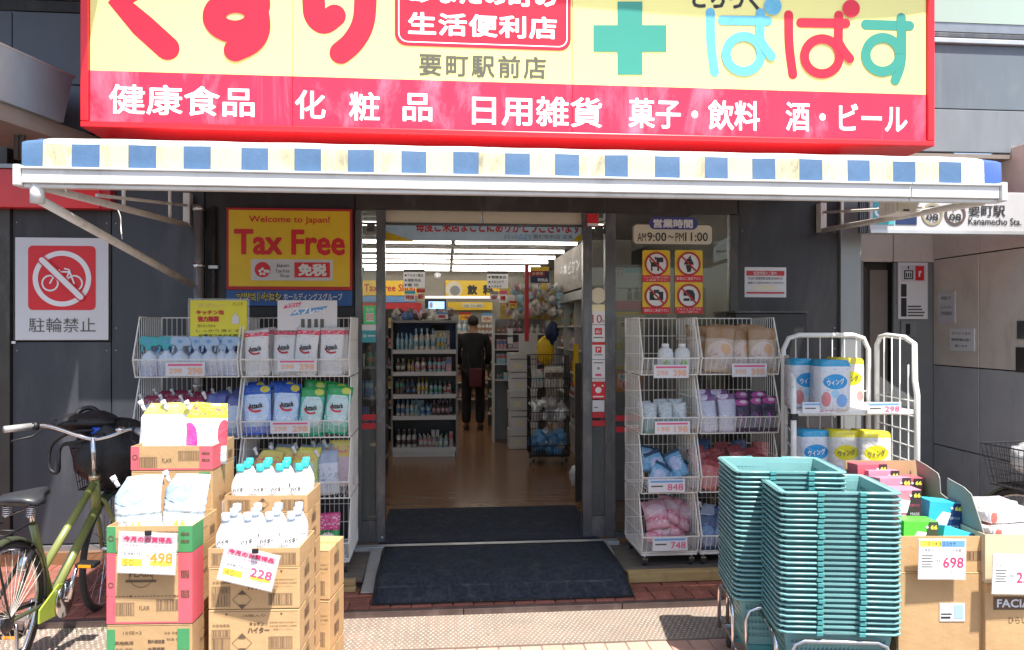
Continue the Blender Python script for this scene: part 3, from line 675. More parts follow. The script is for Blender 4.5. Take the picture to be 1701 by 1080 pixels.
for i in range(len(E_) - 1):
    blue = i % 2 == 0; end = i in (0, len(E_) - 2)
    strip(E_[i] + .0005, E_[i + 1] - .0005, ('fabric_blue_deep' if i == len(E_) - 2 else 'fabric_blue') if blue else ('fabric_white' if i == len(E_) - 3 else 'fabric_cream'), end)
mb = MB(); n = 24; vs = []
for i in range(n + 1):
    x = ax0 + (ax1 - ax0) * i / n
    for k in range(5):
        t = k / 4; y = YA + .12 + (5.17 - YA - .12) * t; vs.append((x, y, zC_ + .02 + .25 * t - .03 * math.sin(math.pi * t) + .004 * math.sin(i * 1.3 + k)))
mb.add(vs, [(i * 5 + k, (i + 1) * 5 + k, (i + 1) * 5 + k + 1, i * 5 + k + 1) for i in range(n) for k in range(4)], 0, True)
mb.build('canopy_sheet', M['fabric_white'], A)
bx0, bx1 = Wp(22, 300, YA - .04).x, Wp(1672, 320, YA - .04).x; jx = Wp(1515, 315, YA - .04).x
for a, b in ((bx0 + .03, jx - .002), (jx + .002, bx1 - .03)):
    mb = MB().box(a, b, YA - .035, YA + .02, 2.205, 2.262); mb.box(a, b, YA - .045, YA + .02, 2.262, 2.272); mb.box(a, b, YA - .02, YA + .015, 2.188, 2.204); mb.build('front_bar', M['white_paint'], A, .003)
for a, b in ((bx0, bx0 + .029), (bx1 - .029, bx1)): boxo('bar_end_cap', a, b, YA - .05, YA + .025, 2.19, 2.28, M['white_paint'], A, .006)
MB().tube([(ax1 - .01, YA + .12, 2.34), (ax1 + .07, YA + .12, 2.345)], .012, 8).build('roller_pin', M['arm_paint'], A)
MB().tube([(ax0, 5.12, 2.62), (ax1, 5.12, 2.62)], .04, 12).build('roller_tube', M['alu'], A)
# arms: wall brackets with folding arms left and right, long strut on the left
def rail(nm, pts, w, m='arm_paint'): return MB().tube(pts, w, 8).build(nm, M[m], A)
def arm(wx, fx, zw, sgn):
    w0 = Vector((wx, 5.15, zw)); f0 = Vector((fx, YA + .03, 2.20))
    rail('arm', [w0, f0], .018); mid = w0.lerp(f0, .05)
    boxo('bracket_post', wx - .022, wx + .022, 5.12, 5.19, zw - .01, 2.50, M['arm_paint'], A, .003)
    rail('upper_stay', [w0 + Vector((0, 0, .13)), w0.lerp(f0, .72) + Vector((0, 0, .03))], .009)
    for t in (.18, .55): p = w0.lerp(f0, t); rail('stay_upright', [p, p + Vector((0, 0, .30 - .18 * t))], .010)
arm(Wp(1365, 385, 5.15).x, Wp(1640, 330, YA).x, Wp(1365, 383, 5.15).z, 1)
arm(Wp(312, 360, 5.15).x, Wp(62, 312, YA).x, Wp(312, 374, 5.15).z, -1)
pS = Wp(320, 474, 5.08); pF = Wp(62, 322, YA)
rail('strut', [pS, (pF.x, pF.y, pF.z - .02)], .021); MB().tube([(pF.x, pF.y, pF.z - .04), (pF.x, pF.y, 2.21)], .028, 10).build('strut_knuckle', M['white_paint'], A)
rail('cable', smooth_path([Wp(193, 343, 4.5), Wp(200, 360, 4.5), Wp(201, 380, 4.5), Wp(203, 397, 4.4)]), .003, 'wire_white')
# flood lamp box hanging under the bar on the right
fl = thing('flood_lamp', 'small beige flood lamp hanging under the awning bar at the right', 'lamp', Wp(1497, 345, 3.6))
a, b = Wp(1478, 330, 3.6), Wp(1523, 357, 3.6)
MB().add([(a.x, 3.56, a.z), (b.x, 3.56, a.z), (b.x - .03, 3.56, b.z), (a.x + .0, 3.56, b.z), (a.x, 3.7, a.z), (b.x, 3.7, a.z), (b.x - .03, 3.7, b.z), (a.x, 3.7, b.z)], [(3, 2, 1, 0), (4, 5, 6, 7), (0, 1, 5, 4), (1, 2, 6, 5), (2, 3, 7, 6), (3, 0, 4, 7)]).build('housing', M['arm_paint'], fl, .006)
boxo('lens', a.x + .015, b.x - .035, 3.55, 3.559, b.z + .012, a.z - .01, M['cream'], fl); boxo('latch', a.x + .04, a.x + .07, 3.545, 3.549, b.z + .01, b.z + .018, M['black'], fl)
boxo('hanger', a.x + .03, b.x - .05, 3.60, 3.62, a.z - .001, 2.41, M['arm_paint'], fl)

# ------------------------------------------------------------------ signs on the front
T = thing('tax_free_sign', 'yellow sign with a red frame reading Tax Free on the wall left of the door', 'sign', Wp(480, 420, 5.17))
Y1 = 5.165
rectobj('red_board', 376, 346, 585, 482, Y1, M['price_red'], T, .03, .003); T.children[0].data.materials[0] = M['tape_red']
rectobj('yellow_board', 380, 350, 581, 476, Y1 - .004, M['yellow'], T, .0035)
rectobj('blue_board', 376, 482.5, 585, 508, Y1, mat('sign_royal', (.01, .09, .33), .4), T, .03)
textpx('Welcome to Japan!', 414, 359, 548, 373, Y1 - .006, M['red'], T, .02); textpx('Tax Free', 389, 381, 574, 424, Y1 - .006, M['red'], T, .028)
rectobj('white_plate', 417, 431, 553, 466, Y1 - .006, M['paper'], T, .0015)
mb = MB(); p = Wp(436, 448, Y1 - .008); disc(mb, p.x, p.z, .052, p.y); 
for k in range(5): disc(mb, p.x + .018 * math.cos(R(90 + 72 * k)), p.z - .014 + .018 * math.sin(R(90 + 72 * k)), .010, p.y - .001, 1, 10)
disc(mb, p.x + .035, p.z - .012, .012, p.y - .001, 1, 10); mb.build('emblem', [M['red'], M['white']], T)
textpx('Japan', 459, 438, 480, 445, Y1 - .008, M['ink'], T); textpx('Tax-free', 457, 447, 481, 453, Y1 - .008, M['sign_grey'], T); textpx('Shop', 465, 455, 481, 462, Y1 - .008, M['sign_grey'], T)
rectobj('red_plate', 489, 436, 548, 461, Y1 - .008, M['red'], T, .0015); textpx('免税', 495, 438, 543, 459, Y1 - .010, M['white'], T, .05)
textpx('マツモトキヨシ', 392, 485, 469, 501, Y1 - .004, mat('sign_gold', (.75, .6, .1), .5, var=0), T, .085); textpx('マツモトキヨシ', 392, 485, 469, 501, Y1 - .0055, M['ink'], T, .02)
textpx('ホールディングスグループ', 471, 487, 569, 499, Y1 - .004, M['white'], T, .01)
# no bicycle parking notice
Nn = thing('no_parking_notice', 'white notice with a red square and crossed bicycle symbol on the dark left wall', 'notice', Wp(102, 480, 5.19))
Y2 = 5.185
rectobj('board', 25, 395, 180, 565, Y2, M['paper'], Nn, .01, .002)
a, b = Wp(47, 515, Y2), Wp(159, 409, Y2); MB().prism(rrect(a.x, a.z, b.x, b.z, .03), Y2 - .003, Y2 - .001).build('red_square', M['red'], Nn)
c = Wp(103, 463, Y2 - .005); mb = MB(); ring(mb, c.x, c.z, .185, .152, c.y, 0, 48)
def arcline(mb, pts, w, y, m=0): stroke(mb, [(c.x + p[0], c.z + p[1]) for p in pts], w, y, m, smooth=False)
for cx_ in (-.075, .078): ring(mb, c.x + cx_, c.z - .03, .055, .044, c.y - .0005, 0, 28)
for k, pts in enumerate((((-.075, -.03), (-.035, .045), (.045, .045)), ((-.045, .02), (.015, -.03), (.05, .05)), ((.015, -.03), (-.035, .045)), ((.078, -.03), (.045, .06), (.02, .066)), ((-.055, .055), (-.015, .055)))): arcline(mb, pts, .011, c.y - .0008 * (k + 2))
mb.build('bicycle_symbol', M['white'], Nn)
mb = MB(); arcline(mb, ((-.12, .12), (.12, -.12)), .055, c.y - .008); mb.build('slash_edge', M['red'], Nn)
mb = MB(); arcline(mb, ((-.122, .122), (.122, -.122)), .036, c.y - .010); mb.build('slash', M['white'], Nn)
textpx('駐輪禁止', 48, 528, 159, 552, Y2 - .003, M['sign_grey'], Nn)
rectobj('fixing_clip', 19, 567, 25, 571, Y2, M['white'], Nn, .01)
# opening hours board on the window
Y3 = YW - .006
O = thing('opening_hours_board', 'white rounded opening hours board with a blue heading on the window glass', 'sign', Wp(1117, 385, Y3))
a, b = Wp(1050, 407, Y3), Wp(1184, 373, Y3); MB().prism(rrect(a.x, a.z, b.x, b.z, .035), Y3 - .006, Y3 - .001).build('board', M['cream'], O)
mb = MB(); o_ = rrect(a.x, a.z, b.x, b.z, .035); i_ = rrect(a.x + .008, a.z + .008, b.x - .008, b.z - .008, .028); n = len(o_)
mb.add([(p[0], Y3 - .007, p[1]) for p in o_] + [(p[0], Y3 - .007, p[1]) for p in i_], [(k, (k + 1) % n, (k + 1) % n + n, k + n) for k in range(n)]); mb.build('outline', M['sign_grey'], O)
a, b = Wp(1078, 381, Y3), Wp(1158, 362, Y3); MB().prism(rrect(a.x, a.z, b.x, b.z, .038), Y3 - .012, Y3 - .0075).build('heading', mat('heading_blue', (.06, .06, .28), .5), O)
textpx('営業時間', 1085, 364, 1151, 379, Y3 - .014, M['white'], O, .04)
textpx('AM', 1059, 387, 1073, 401, Y3 - .009, M['ink'], O); textpx('9:00', 1075, 386, 1107, 401, Y3 - .009, M['ink'], O, .012); textpx('〜', 1110, 391, 1119, 396, Y3 - .009, M['ink'], O, .01); textpx('PM', 1122, 387, 1136, 401, Y3 - .009, M['ink'], O); textpx('11:00', 1138, 386, 1176, 401, Y3 - .009, M['ink'], O, .012)
# four prohibition stickers
def sticker(cx, cy, what, label, t1_, t2_):
    t = thing('prohibition_sticker', label, 'sticker', Wp(cx, cy, Y3), 'yellow prohibition stickers on the window')
    a, b = Wp(cx - 23, cy + 26, Y3), Wp(cx + 23, cy - 26, Y3); w = b.x - a.x
    MB().prism(rrect(a.x, a.z, b.x, b.z, .015), Y3 - .002, Y3 - .001).build('sheet', M['yellow'], t)
    MB().box(a.x, b.x, Y3 - .004, Y3 - .0025, a.z, a.z + .046).build('red_strip', M['red'], t)
    C_ = Vector(((a.x + b.x) / 2, 0, b.z - .098)); mb = MB(); disc(mb, C_.x, C_.z, .082, Y3 - .0045, 0, 32); mb.build('disc', M['white'], t)
    mb = MB(); y = Y3 - .0055
    def P(*pts): mb.add([(C_.x + x, y, C_.z + z) for x, z in pts], [list(range(len(pts)))])
    def bx(x0, x1, z0, z1): P((x0, z0), (x1, z0), (x1, z1), (x0, z1))
    if what == 'dog': bx(-.04, .02, -.02, .012); bx(-.04, -.028, -.05, -.0205); bx(.006, .02, -.05, -.0205); bx(.0, .05, .0125, .046); P((-.052, .03), (-.04, .0), (-.034, .012), (-.047, .036)); bx(-.012, -.0005, .03, .05)
    if what == 'cone': P((-.024, -.008), (.024, -.008), (.012, -.058), (-.012, -.058)); P((-.036, -.006), (.036, -.006), (.03, .016), (-.03, .016)); P((-.026, .0165), (.026, .0165), (.018, .038), (-.014, .036)); P((-.010, .0385), (.014, .0385), (.016, .062))
    if what == 'camera': bx(-.05, .05, -.03, .03); bx(-.02, .02, .0305, .044); disc(mb, C_.x, C_.z, .020, y - .001, 1, 20)
    if what == 'helmet': P((-.04, .0), (-.04, .03), (-.01, .046), (.03, .04), (.044, .01), (.044, -.036), (.012, -.036), (.008, .0)); bx(-.04, .004, -.036, -.018)
    mb.build('pictogram', [M['ink'], M['white']], t)
    mb = MB(); ring(mb, C_.x, C_.z, .086, .072, Y3 - .0075, 0, 32); stroke(mb, [(C_.x - .052, C_.z + .052), (C_.x + .052, C_.z - .052)], .012, Y3 - .0085, smooth=False); mb.build('ban_ring', M['tape_red'], t)
    text(t1_, (C_.x, Y3 - .005, a.z + .031 if t2_ else a.z + .023), w * .88, .016 if t2_ else .022, M['white'], t, .01)
    if t2_: text(t2_, (C_.x, Y3 - .005, a.z + .012), w * .75, .013, M['white'], t, .01)
sticker(1090, 442, 'dog', 'yellow sticker with a crossed dog, upper left of the four on the window', 'ペットをお連れの方は', 'ご遠慮下さい')
sticker(1144, 442, 'cone', 'yellow sticker with a crossed ice cream cone on the window', '飲食はご遠慮下さい', '')
sticker(1090, 495, 'camera', 'yellow sticker with a crossed camera on the window', '撮影はご遠慮下さい', '')
sticker(1144, 495, 'helmet', 'yellow sticker with a crossed helmet on the window', 'フルフェイスでの', '入店はご遠慮下さい')
# small notice on the dark panel
q = thing('wall_notice', 'white notice with a dark red heading bar on the dark panel right of the window', 'notice', Wp(1271, 468, 5.19))
rectobj('sheet', 1237, 444, 1306, 494, 5.195, M['paper'], q, .004); rectobj('heading_bar', 1240, 450, 1303, 458, 5.193, M['tape_red'], q, .0015); rectobj('foot_bar', 1240, 485, 1303, 488, 5.193, M['tape_red'], q, .0015)
rectobj('amount_box', 1253, 474, 1290, 482, 5.193, M['cream'], q, .001)
textpx('営業時間のご案内', 1252, 451, 1290, 457, 5.191, M['white'], q); textpx('本日の営業時間 変更のお知らせ', 1243, 460, 1300, 465, 5.192, M['ink'], q); textpx('皆様のご来店をお待ちしております', 1243, 468, 1302, 472, 5.192, M['ink'], q)
# stickers on the right sidelight
def strk(x0, y0, x1, y1, label, base, extra=(), Y=YW - .006, nm='door_sticker', cat='sticker', grp='payment stickers on the right door pane'):
    t = thing(nm, label, cat, Wp((x0 + x1) / 2, (y0 + y1) / 2, Y), grp)
    rectobj('sheet', x0, y0, x1, y1, Y, M[base], t, .002)
    for k, e in enumerate(extra):
        if e[0] == 'r': rectobj('print', e[1], e[2], e[3], e[4], Y - .0015 - .001 * k, M[e[5]], t, .0008)
        elif e[0] == 't': textpx(e[1], e[2], e[3], e[4], e[5], Y - .0018 - .001 * k, M[e[6]], t, e[7] if len(e) > 7 else 0)
        elif e[0] == 'o':
            p = Wp(e[1], e[2], Y - .0015 - .001 * k); mb = MB(); ring(mb, p.x, p.z, e[3], e[4], p.y) if e[4] else disc(mb, p.x, p.z, e[3], p.y); mb.build('print', M[e[5]], t)
    return t
t = thing('round_sticker', 'plain round white sticker at the top of the right door pane', 'sticker', Wp(994, 490, Y3), 'payment stickers on the right door pane'); mb = MB(); p = Wp(994, 491, Y3); mb.lathe([(.056, 0), (.056, -.002)], (p.x, Y3, p.z), 28, axis='Y'); mb.build('sheet', M['cream'], t)
strk(983, 506, 1005, 517, 'narrow golden sticker under the round white one', 'brass', ()) ; strk(983, 517, 1005, 539, 'white sticker reading 10 on the right door pane', 'white', (('t', '10', 984, 523, 1000, 537, 'tape_red'), ('t', '倍', 1000, 531, 1004, 536, 'ink')))
strk(983, 540, 1005, 568, 'white sticker with a rounded red square logo', 'white', (('r', 988, 545, 1000, 556, 'red'), ('t', 'd払い', 989.5, 547, 998.5, 554, 'white', .03), ('r', 986, 560, 1002, 561.5, 'sign_grey')))
strk(983, 569, 1005, 597, 'white sticker with a red band and red P logo', 'white', (('r', 983, 569, 1005, 573, 'red'), ('r', 989, 576, 999, 586, 'red'), ('t', 'P', 991.5, 578, 997, 584.5, 'white', .04), ('r', 987, 589, 1001, 590.2, 'sign_grey')))
strk(983, 598, 1005, 628, 'white sticker with small grey print above a red strip', 'white', (('r', 986, 602, 1002, 603.5, 'sign_grey'), ('o', 994, 612, .009, .004, 'sign_grey'), ('r', 989, 621, 999, 625, 'price_pink')))
strk(983, 629, 1005, 634, 'thin white sticker strip with pink lettering', 'white', (('t', 'ご利用いただけます', 985, 630.3, 1003, 633, 'red'),))
strk(983, 635, 1005, 663, 'red square sticker with a pale blob below the white payment stickers', 'red', (('o', 994, 648, .022, 0, 'white'), ('r', 985, 658, 1003, 660, 'white'), ('o', 987, 640, .007, 0, 'white'), ('o', 1001, 641, .007, 0, 'white')))
strk(984, 665, 1004, 684, 'grey sticker just above the red tape bands', 'paper', (('r', 987, 676, 993, 677.5, 'ink'),))
strk(604, 508, 624, 538, 'green sticker with a white square on the left door pane', 'green_sign', (('r', 608, 520, 621, 534, 'white'), ('t', '回', 609, 522, 620, 532, 'red'), ('t', '免税', 608, 511, 621, 518, 'white')), grp='stickers on the left door pane')
strk(601, 539, 626, 569, 'white and teal card sticker on the left door pane', 'white', (('r', 601, 549, 626, 569, 'teal_sticker'), ('o', 606, 558, .011, .006, 'white'), ('r', 611, 557, 623, 559, 'white')), grp='stickers on the left door pane')
# posters inside the right window
strk(1022, 440, 1068, 514, 'grey comic poster with two small figures behind the window', 'paper', (('r', 1038, 445, 1066, 453, 'teal_sticker'), ('r', 1026, 478, 1066, 479.5, 'sign_grey'), ('r', 1022, 500, 1068, 514, 'price_pink'), ('o', 1046, 482, .014, 0, 'ink'), ('o', 1058, 480, .014, 0, 'ink'), ('r', 1042, 486, 1050, 499, 'sign_grey'), ('r', 1054, 484, 1062, 499, 'sign_grey'), ('t', 'ママ', 1024, 447, 1036, 460, 'tape_red')), Y=YW + .03, nm='window_poster', cat='poster', grp='posters inside the window')
strk(1022, 518, 1071, 614, 'cream poster with a yellow border behind the window', 'cream', (('r', 1022, 518, 1071, 523, 'yellow'), ('r', 1022, 609, 1071, 614, 'yellow'), ('t', 'この処方箋', 1033, 526, 1066, 533, 'tape_red', .02), ('t', '使え！！', 1031, 536, 1054, 543, 'ink'), ('o', 1029, 575, .024, .012, 'yellow')), Y=YW + .03, nm='window_poster', cat='poster', grp='posters inside the window')
strk(1022, 617, 1068, 651, 'orange poster with a red heart behind the window', 'orange', (('r', 1027, 621, 1050, 630, 'white'), ('t', 'AED', 1029, 622, 1048, 629, 'ink', .02), ('o', 1040, 639, .04, .034, 'white'), ('o', 1040, 639, .028, 0, 'red')), Y=YW + .03, nm='window_poster', cat='poster', grp='posters inside the window')
ORD = ['first', 'second', 'third', 'fourth', 'fifth', 'sixth', 'seventh', 'eighth', 'ninth', 'tenth', 'eleventh', 'twelfth', 'thirteenth', 'fourteenth', 'fifteenth', 'sixteenth', 'seventeenth', 'eighteenth', 'nineteenth',
       'twentieth', 'twenty-first', 'twenty-second', 'twenty-third', 'twenty-fourth', 'twenty-fifth', 'twenty-sixth', 'twenty-seventh', 'twenty-eighth', 'twenty-ninth', 'thirtieth', 'thirty-first', 'thirty-second']
_pc = {}
def proto(key, fn, *a):                              # the first call builds the thing, later calls copy it with its parts
    if key in _pc: return copy_tree(_pc[key])
    o = fn(*a); _pc[key] = o; return o
# ------------------------------------------------------------------ mats and decks
mo = thing('door_mat', 'worn navy entrance mat sloping over the step in front of the threshold', 'mat', (.33, 4.6, .08))
mb = MB(); nx, ny = 26, 14; vs = []
def mz(y): return .128 if y > 4.52 else .049 + (.079) * (1 - ((4.52 - y) / .28) ** 1.3)
for j in range(ny + 1):
    for i in range(nx + 1):
        y = 4.235 + (5.055 - 4.235) * j / ny; x = -.41 + 1.49 * i / nx + .004 * math.sin(y * 9); vs.append((x, y, max(mz(y), .049) + .0015 * math.sin(i * .9 + j * 1.7)))
mb.add(vs, [(j * (nx + 1) + i, j * (nx + 1) + i + 1, (j + 1) * (nx + 1) + i + 1, (j + 1) * (nx + 1) + i) for j in range(ny) for i in range(nx)], 0, True)
pile = mb.build('pile', M['mat_navy'], mo); md = pile.modifiers.new('s', 'SOLIDIFY'); md.thickness = .007; md.offset = -1
mb = MB()
for x in (-.41, 1.08): mb.tube([(x, 4.235 + .82 * j / 12, max(mz(4.235 + .82 * j / 12), .049) - .001) for j in range(13)], .006, 5)
for y in (4.235, 5.055): mb.tube([(-.41, y, mz(y) - .001), (1.08, y, mz(y) - .001)], .006, 5)
mb.build('rubber_edge', M['mat_edge'], mo)
mi_ = thing('inner_mat', 'dark navy mat on the brown floor just inside the threshold', 'mat', (.3, 5.65, .12))
boxo('pile', -.45, 1.06, 5.16, 6.12, .121, .129, M['mat_navy'], mi_, .003)
boxo('rubber_edge', -.46, 1.07, 5.152, 6.13, .1205, .124, M['mat_edge'], mi_)
dk = thing('left_deck', 'grey weathered wooden deck under the left wire racks with pale lumber edge', 'deck', (-1, 4.8, .04))
for i in range(4): boxo('plank', -1.72, -.50, 4.53 + i * .150, 4.675 + i * .150, .075, .098 + .001 * (i % 2), M['wood_deck'], dk, .003)
boxo('edge_board', -1.72, -.535, 4.478, 4.522, .072, .106, M['lumber'], dk, .004); boxo('edge_board', -1.72, -.53, 4.452, 4.50, .042, .0705, M['lumber'], dk, .006)
dk2 = thing('right_deck', 'grey deck under the right wire racks with a yellow lumber front edge', 'deck', (1.9, 4.8, .04))
for i in range(4): boxo('plank', 1.10, 2.95, 4.52 + i * .152, 4.667 + i * .152, .075, .098 + .001 * (i % 2), M['wood_deck'], dk2, .003)
boxo('edge_board', 1.105, 2.95, 4.455, 4.515, .044, .110, M['lumber'], dk2, .006)
for x0, x1, lab in ((-.50, -.425, 'left'), (1.095, 1.115, 'right')):
    t = thing('ramp_strip', 'grey metal edge strip %s' % ('between the left deck and the navy mat' if lab == 'left' else 'between the navy mat and the right deck'), 'strip', (x0, 4.7, .06))
    MB().add([(x0, 4.44, .046), (x1, 4.44, .046), (x1, 5.06, .125), (x0, 5.06, .125), (x0, 4.44, .03), (x1, 4.44, .03), (x1, 5.06, .03), (x0, 5.06, .03)], [(0, 1, 2, 3), (4, 7, 6, 5), (0, 4, 5, 1), (1, 5, 6, 2), (2, 6, 7, 3), (3, 7, 4, 0)]).build('plate', M['alu_light'], t, .003)
# ------------------------------------------------------------------ wire racks
def rack(cx, w, yf, zb, label, ntier=4, pitch=.372, d=.42, m='wire_white'):
    t = thing('wire_rack', label, 'rack', (cx, yf + d / 2, zb - .09), 'tiered wire display racks')
    for k in range(ntier):
        z0 = zb + k * pitch; mb = MB(); H = pitch - .012; lip = .105
        FL = .036
        def top(y): return lip + (H - lip) * min(1, max(0, (y + FL) / (FL + .065)))
        def bot(y): return z0 + max(0, -y / FL) * lip if y < 0 else z0
        x0, x1 = cx - w / 2, cx + w / 2; o = yf
        n = max(6, int(d / .03))
        for x in (x0, x1):
            for i in range(n + 1):
                y = -FL + (d + FL) * i / n; mb.wire((x, o + y, bot(y)), (x, o + y, z0 + top(y)), .0021)
            out = [(x, o, z0), (x, o - FL, z0 + lip), (x, o + .065, z0 + H), (x, o + d, z0 + H), (x, o + d, z0)]
            mb.tube(out, .0045, 5, closed=True, sm=False)
            for zz in (.11, .22): mb.wire((x, o - FL + max(0, (zz - lip) / (H - lip) * (FL + .065)), z0 + zz), (x, o + d, z0 + zz), .0028)
        for (y, z) in ((-FL, z0 + lip), (0, z0), (d, z0 + H), (d, z0)): mb.tube([(x0, o + y, z), (x1, o + y, z)], .0042, 5, sm=False)
        nx = max(6, int(w / .03))
        for i in range(nx + 1):
            x = x0 + w * i / nx; mb.wire((x, o, z0), (x, o - FL, z0 + lip), .0021); mb.wire((x, o + d, z0), (x, o + d, z0 + H), .0021); mb.wire((x, o, z0), (x, o + d, z0), .0021)
        for zz in (.12, .24): mb.wire((x0, o + d, z0 + zz), (x1, o + d, z0 + zz), .0028)
        mb.build('wire_basket', M[m], t)
        # clear price rail plate on the lip
        if m == 'wire_white': MB().add([(x0 + .01, o - .016, z0 + .035), (x1 - .01, o - .016, z0 + .035), (x1 - .01, o - .042, z0 + .10), (x0 + .01, o - .042, z0 + .10)], [(0, 1, 2, 3)]).build('clear_plate', M['plastic_clear'], t)
    mb = MB().box(cx - w / 2, cx + w / 2, yf, yf + d, zb - .022, zb - .006)
    mb.build('base_frame', M['white_paint' if m == 'wire_white' else 'wire_dark'], t, .003)
    for x in (cx - w / 2 + .03, cx + w / 2 - .03):
        for y in (yf + .03, yf + d - .03):
            cst = MB().lathe([(.008, 0), (.008, .020)], (x, y, zb - .042), 8); cst.box(x - .012, x + .012, y - .014, y + .014, zb - .048, zb - .042)
            cst.box(x - .016, x - .012, y - .010, y + .022, zb - .075, zb - .043); cst.box(x + .012, x + .016, y - .010, y + .022, zb - .075, zb - .043)
            c = cst.build('caster', M['chrome'], t)
            MB().lathe([(.004, -.009), (.024, -.009), (.026, 0), (.024, .009), (.004, .009)], (x, y + .008, zb - .066), 14, axis='X').build('wheel', M['rubber'], c)
    return t
YFR = 4.62; ZB = .19; PT = .372
def rx(px): return Cp(px, 4.65)[0]
racks = [('leftmost', rx(248), rx(408)), ('second', rx(413), rx(584)), ('third', rx(1067), rx(1163)), ('fourth', rx(1168), rx(1304))]
rk = {}
for i, (nm, a, b) in enumerate(racks):
    lab = ['white wire rack of sprays and pouches nearest the bicycle', 'white wire rack of white, blue and green pouches left of the door', 'narrow white wire rack right of the door beside the window stickers', 'white wire rack of tan and purple packs behind the teal baskets'][i]
    yf = YFR + (.0 if i < 2 else -.04)
    rack((a + b) / 2, b - a, yf, ZB, lab); rk[i] = (a, b, yf)
# side wires on rack ends: price rail end plates are omitted; pop card holders follow
# ------------------------------------------------------------------ products
SEED = [0]
def pouch(w, h, d, mt, txt=None, tm='ink', spout=True, swoosh=None, seed=1, name='refill_pouch', cap='white', tz=.58, twf=.5, gus=1.):
    rg = random.Random(seed + SEED[0]); root = bpy.data.objects.new(name, None); link(root); bend = rg.uniform(-.10, .16) * h; lean = rg.uniform(-.05, .05) * w
    nu, nv = 10, 12; vs = []; ph = [rg.uniform(0, 6) for _ in range(6)]
    def yy(u, v):
        f = max(0, math.sin(math.pi * u)) ** .55; g_ = (1 - v ** 2.0) ** .9 * (1 if v > .08 else (.75 + 3 * v))
        wr = 1 + .22 * math.sin(9 * u + ph[0] + 5 * v) * math.sin(7 * v + ph[1]) + .13 * math.sin(17 * u + 13 * v + ph[2])
        return d / 2 * f * g_ * wr * gus
    def xz(u, v):
        x = (u - .5) * w * (1 - .05 * math.sin(math.pi * v)) + .012 * w * math.sin(6 * v + ph[3]); z = v * h + .01 * h * math.sin(5 * u + ph[4]) * v
        if spout and v > .72 and u < .30: k = (v - .72) / .28; x = max(x, -w / 2 + .26 * w * k)
        return x, z
    for sgn in (-1, 1):
        for j in range(nv + 1):
            for i in range(nu + 1):
                u, v = i / nu, j / nv; x, z = xz(u, v); vs.append((x + lean * v * v, sgn * (yy(u, v) + .0012) + .012 * d * math.sin(4 * v + ph[5]) + bend * max(0, v - .55) ** 1.6 * 2 + (.006 * math.sin(11 * u + ph[3]) * max(0, v - .7) * 3), z - abs(bend) * .25 * max(0, v - .6)))
    n1 = (nu + 1) * (nv + 1); fs = []
    for j in range(nv):
        for i in range(nu):
            a = j * (nu + 1) + i; q = (a, a + 1, a + nu + 2, a + nu + 1); fs.append(q); fs.append(tuple(k + n1 for k in q[::-1]))
    for i in range(nu): fs += [(i + 1, i, i + n1, i + 1 + n1), (nv * (nu + 1) + i, nv * (nu + 1) + i + 1, nv * (nu + 1) + i + 1 + n1, nv * (nu + 1) + i + n1)]
    for j in range(nv): a = j * (nu + 1); b = a + nu; fs += [(a, a + nu + 1, a + nu + 1 + n1, a + n1), (b + nu + 1, b, b + n1, b + nu + 1 + n1)]
    mb = MB().add(vs, fs, 0, True); mb.build('pouch_film', mt, root)
    if spout:
        p = Vector((-w * .40, bend * .3 * 1.6 ** 0 * (.31 ** .6) * .5, h * .86)); q = p + Vector((-.35, 0, .62)) * .034
        sp_o = MB().tube([p, q], .0075, 8).build('spout', M['white'], root); MB().tube([q, q + (q - p) * .75], .0105, 10).build('cap', M[cap], sp_o)
    if txt:
        y = -d / 2 * .93 - .006
        text(txt, (0, y, h * tz), w * twf, h * .11, M[tm], root, .04, tilt=.12)
        if swoosh:
            m2 = MB(); stroke(m2, [(-w * .24, h * (tz - .03)), (-w * .16, h * (tz - .09)), (-w * .02, h * (tz - .115)), (w * .16, h * (tz - .10))], h * .038, y + .002); m2.build('swoosh', M[swoosh], root)
    return root
def spray(cm):
    root = bpy.data.objects.new('spray_bottle', None); link(root)
    b = MB().lathe([(.040, 0), (.046, .008), (.046, .10), (.040, .135), (.016, .160), (.014, .185)], (0, 0, 0), 14, sy=.62).build('bottle', PK['spraybody'], root)
    h = MB().prism([(-.012, .175), (.012, .175), (.016, .20), (.055, .205), (.056, .225), (.046, .262), (-.030, .268), (-.046, .255), (-.048, .215), (-.022, .205)], -.018, .018).build('trigger_head', M[cm], root, .004)
    MB().prism([(-.040, .205), (-.026, .205), (-.034, .165), (-.043, .155)], -.006, .006).build('trigger', M[cm], h, .002)
    disc_ = MB(); disc(disc_, 0, .232, .012, -.0195, 0, 16); disc_.build('print', M['price_blue'], h)
    return root
def bleach(capm):
    root = bpy.data.objects.new('bleach_bottle', None); link(root)
    MB().lathe([(.034, 0), (.038, .006), (.038, .105), (.034, .125), (.022, .155), (.0135, .172), (.0125, .182)], (0, 0, 0), 16, sy=.8).build('bottle', PK['bleach'], root)
    MB().lathe([(.0165, .176), (.017, .182), (.017, .205), (.015, .209)], (0, 0, 0), 14).build('cap', M[capm], root)
    text('ハイター', (0, -.034, .098), .056, .020, M['ink'], root, .05, tilt=.1)
    return root
PK = {}
PK['spraybody'] = pack('spraybody', (.62, .68, .78), (('band', 0, .38, (.50, .56, .72)), ('fine', .1, .5, 12, (.16, .2, .42), .58)), .2, .0)
PK['bleach'] = pack('bleach', (.80, .80, .80), (('band', .12, .2, (.55, .62, .72)),), .3, .0)
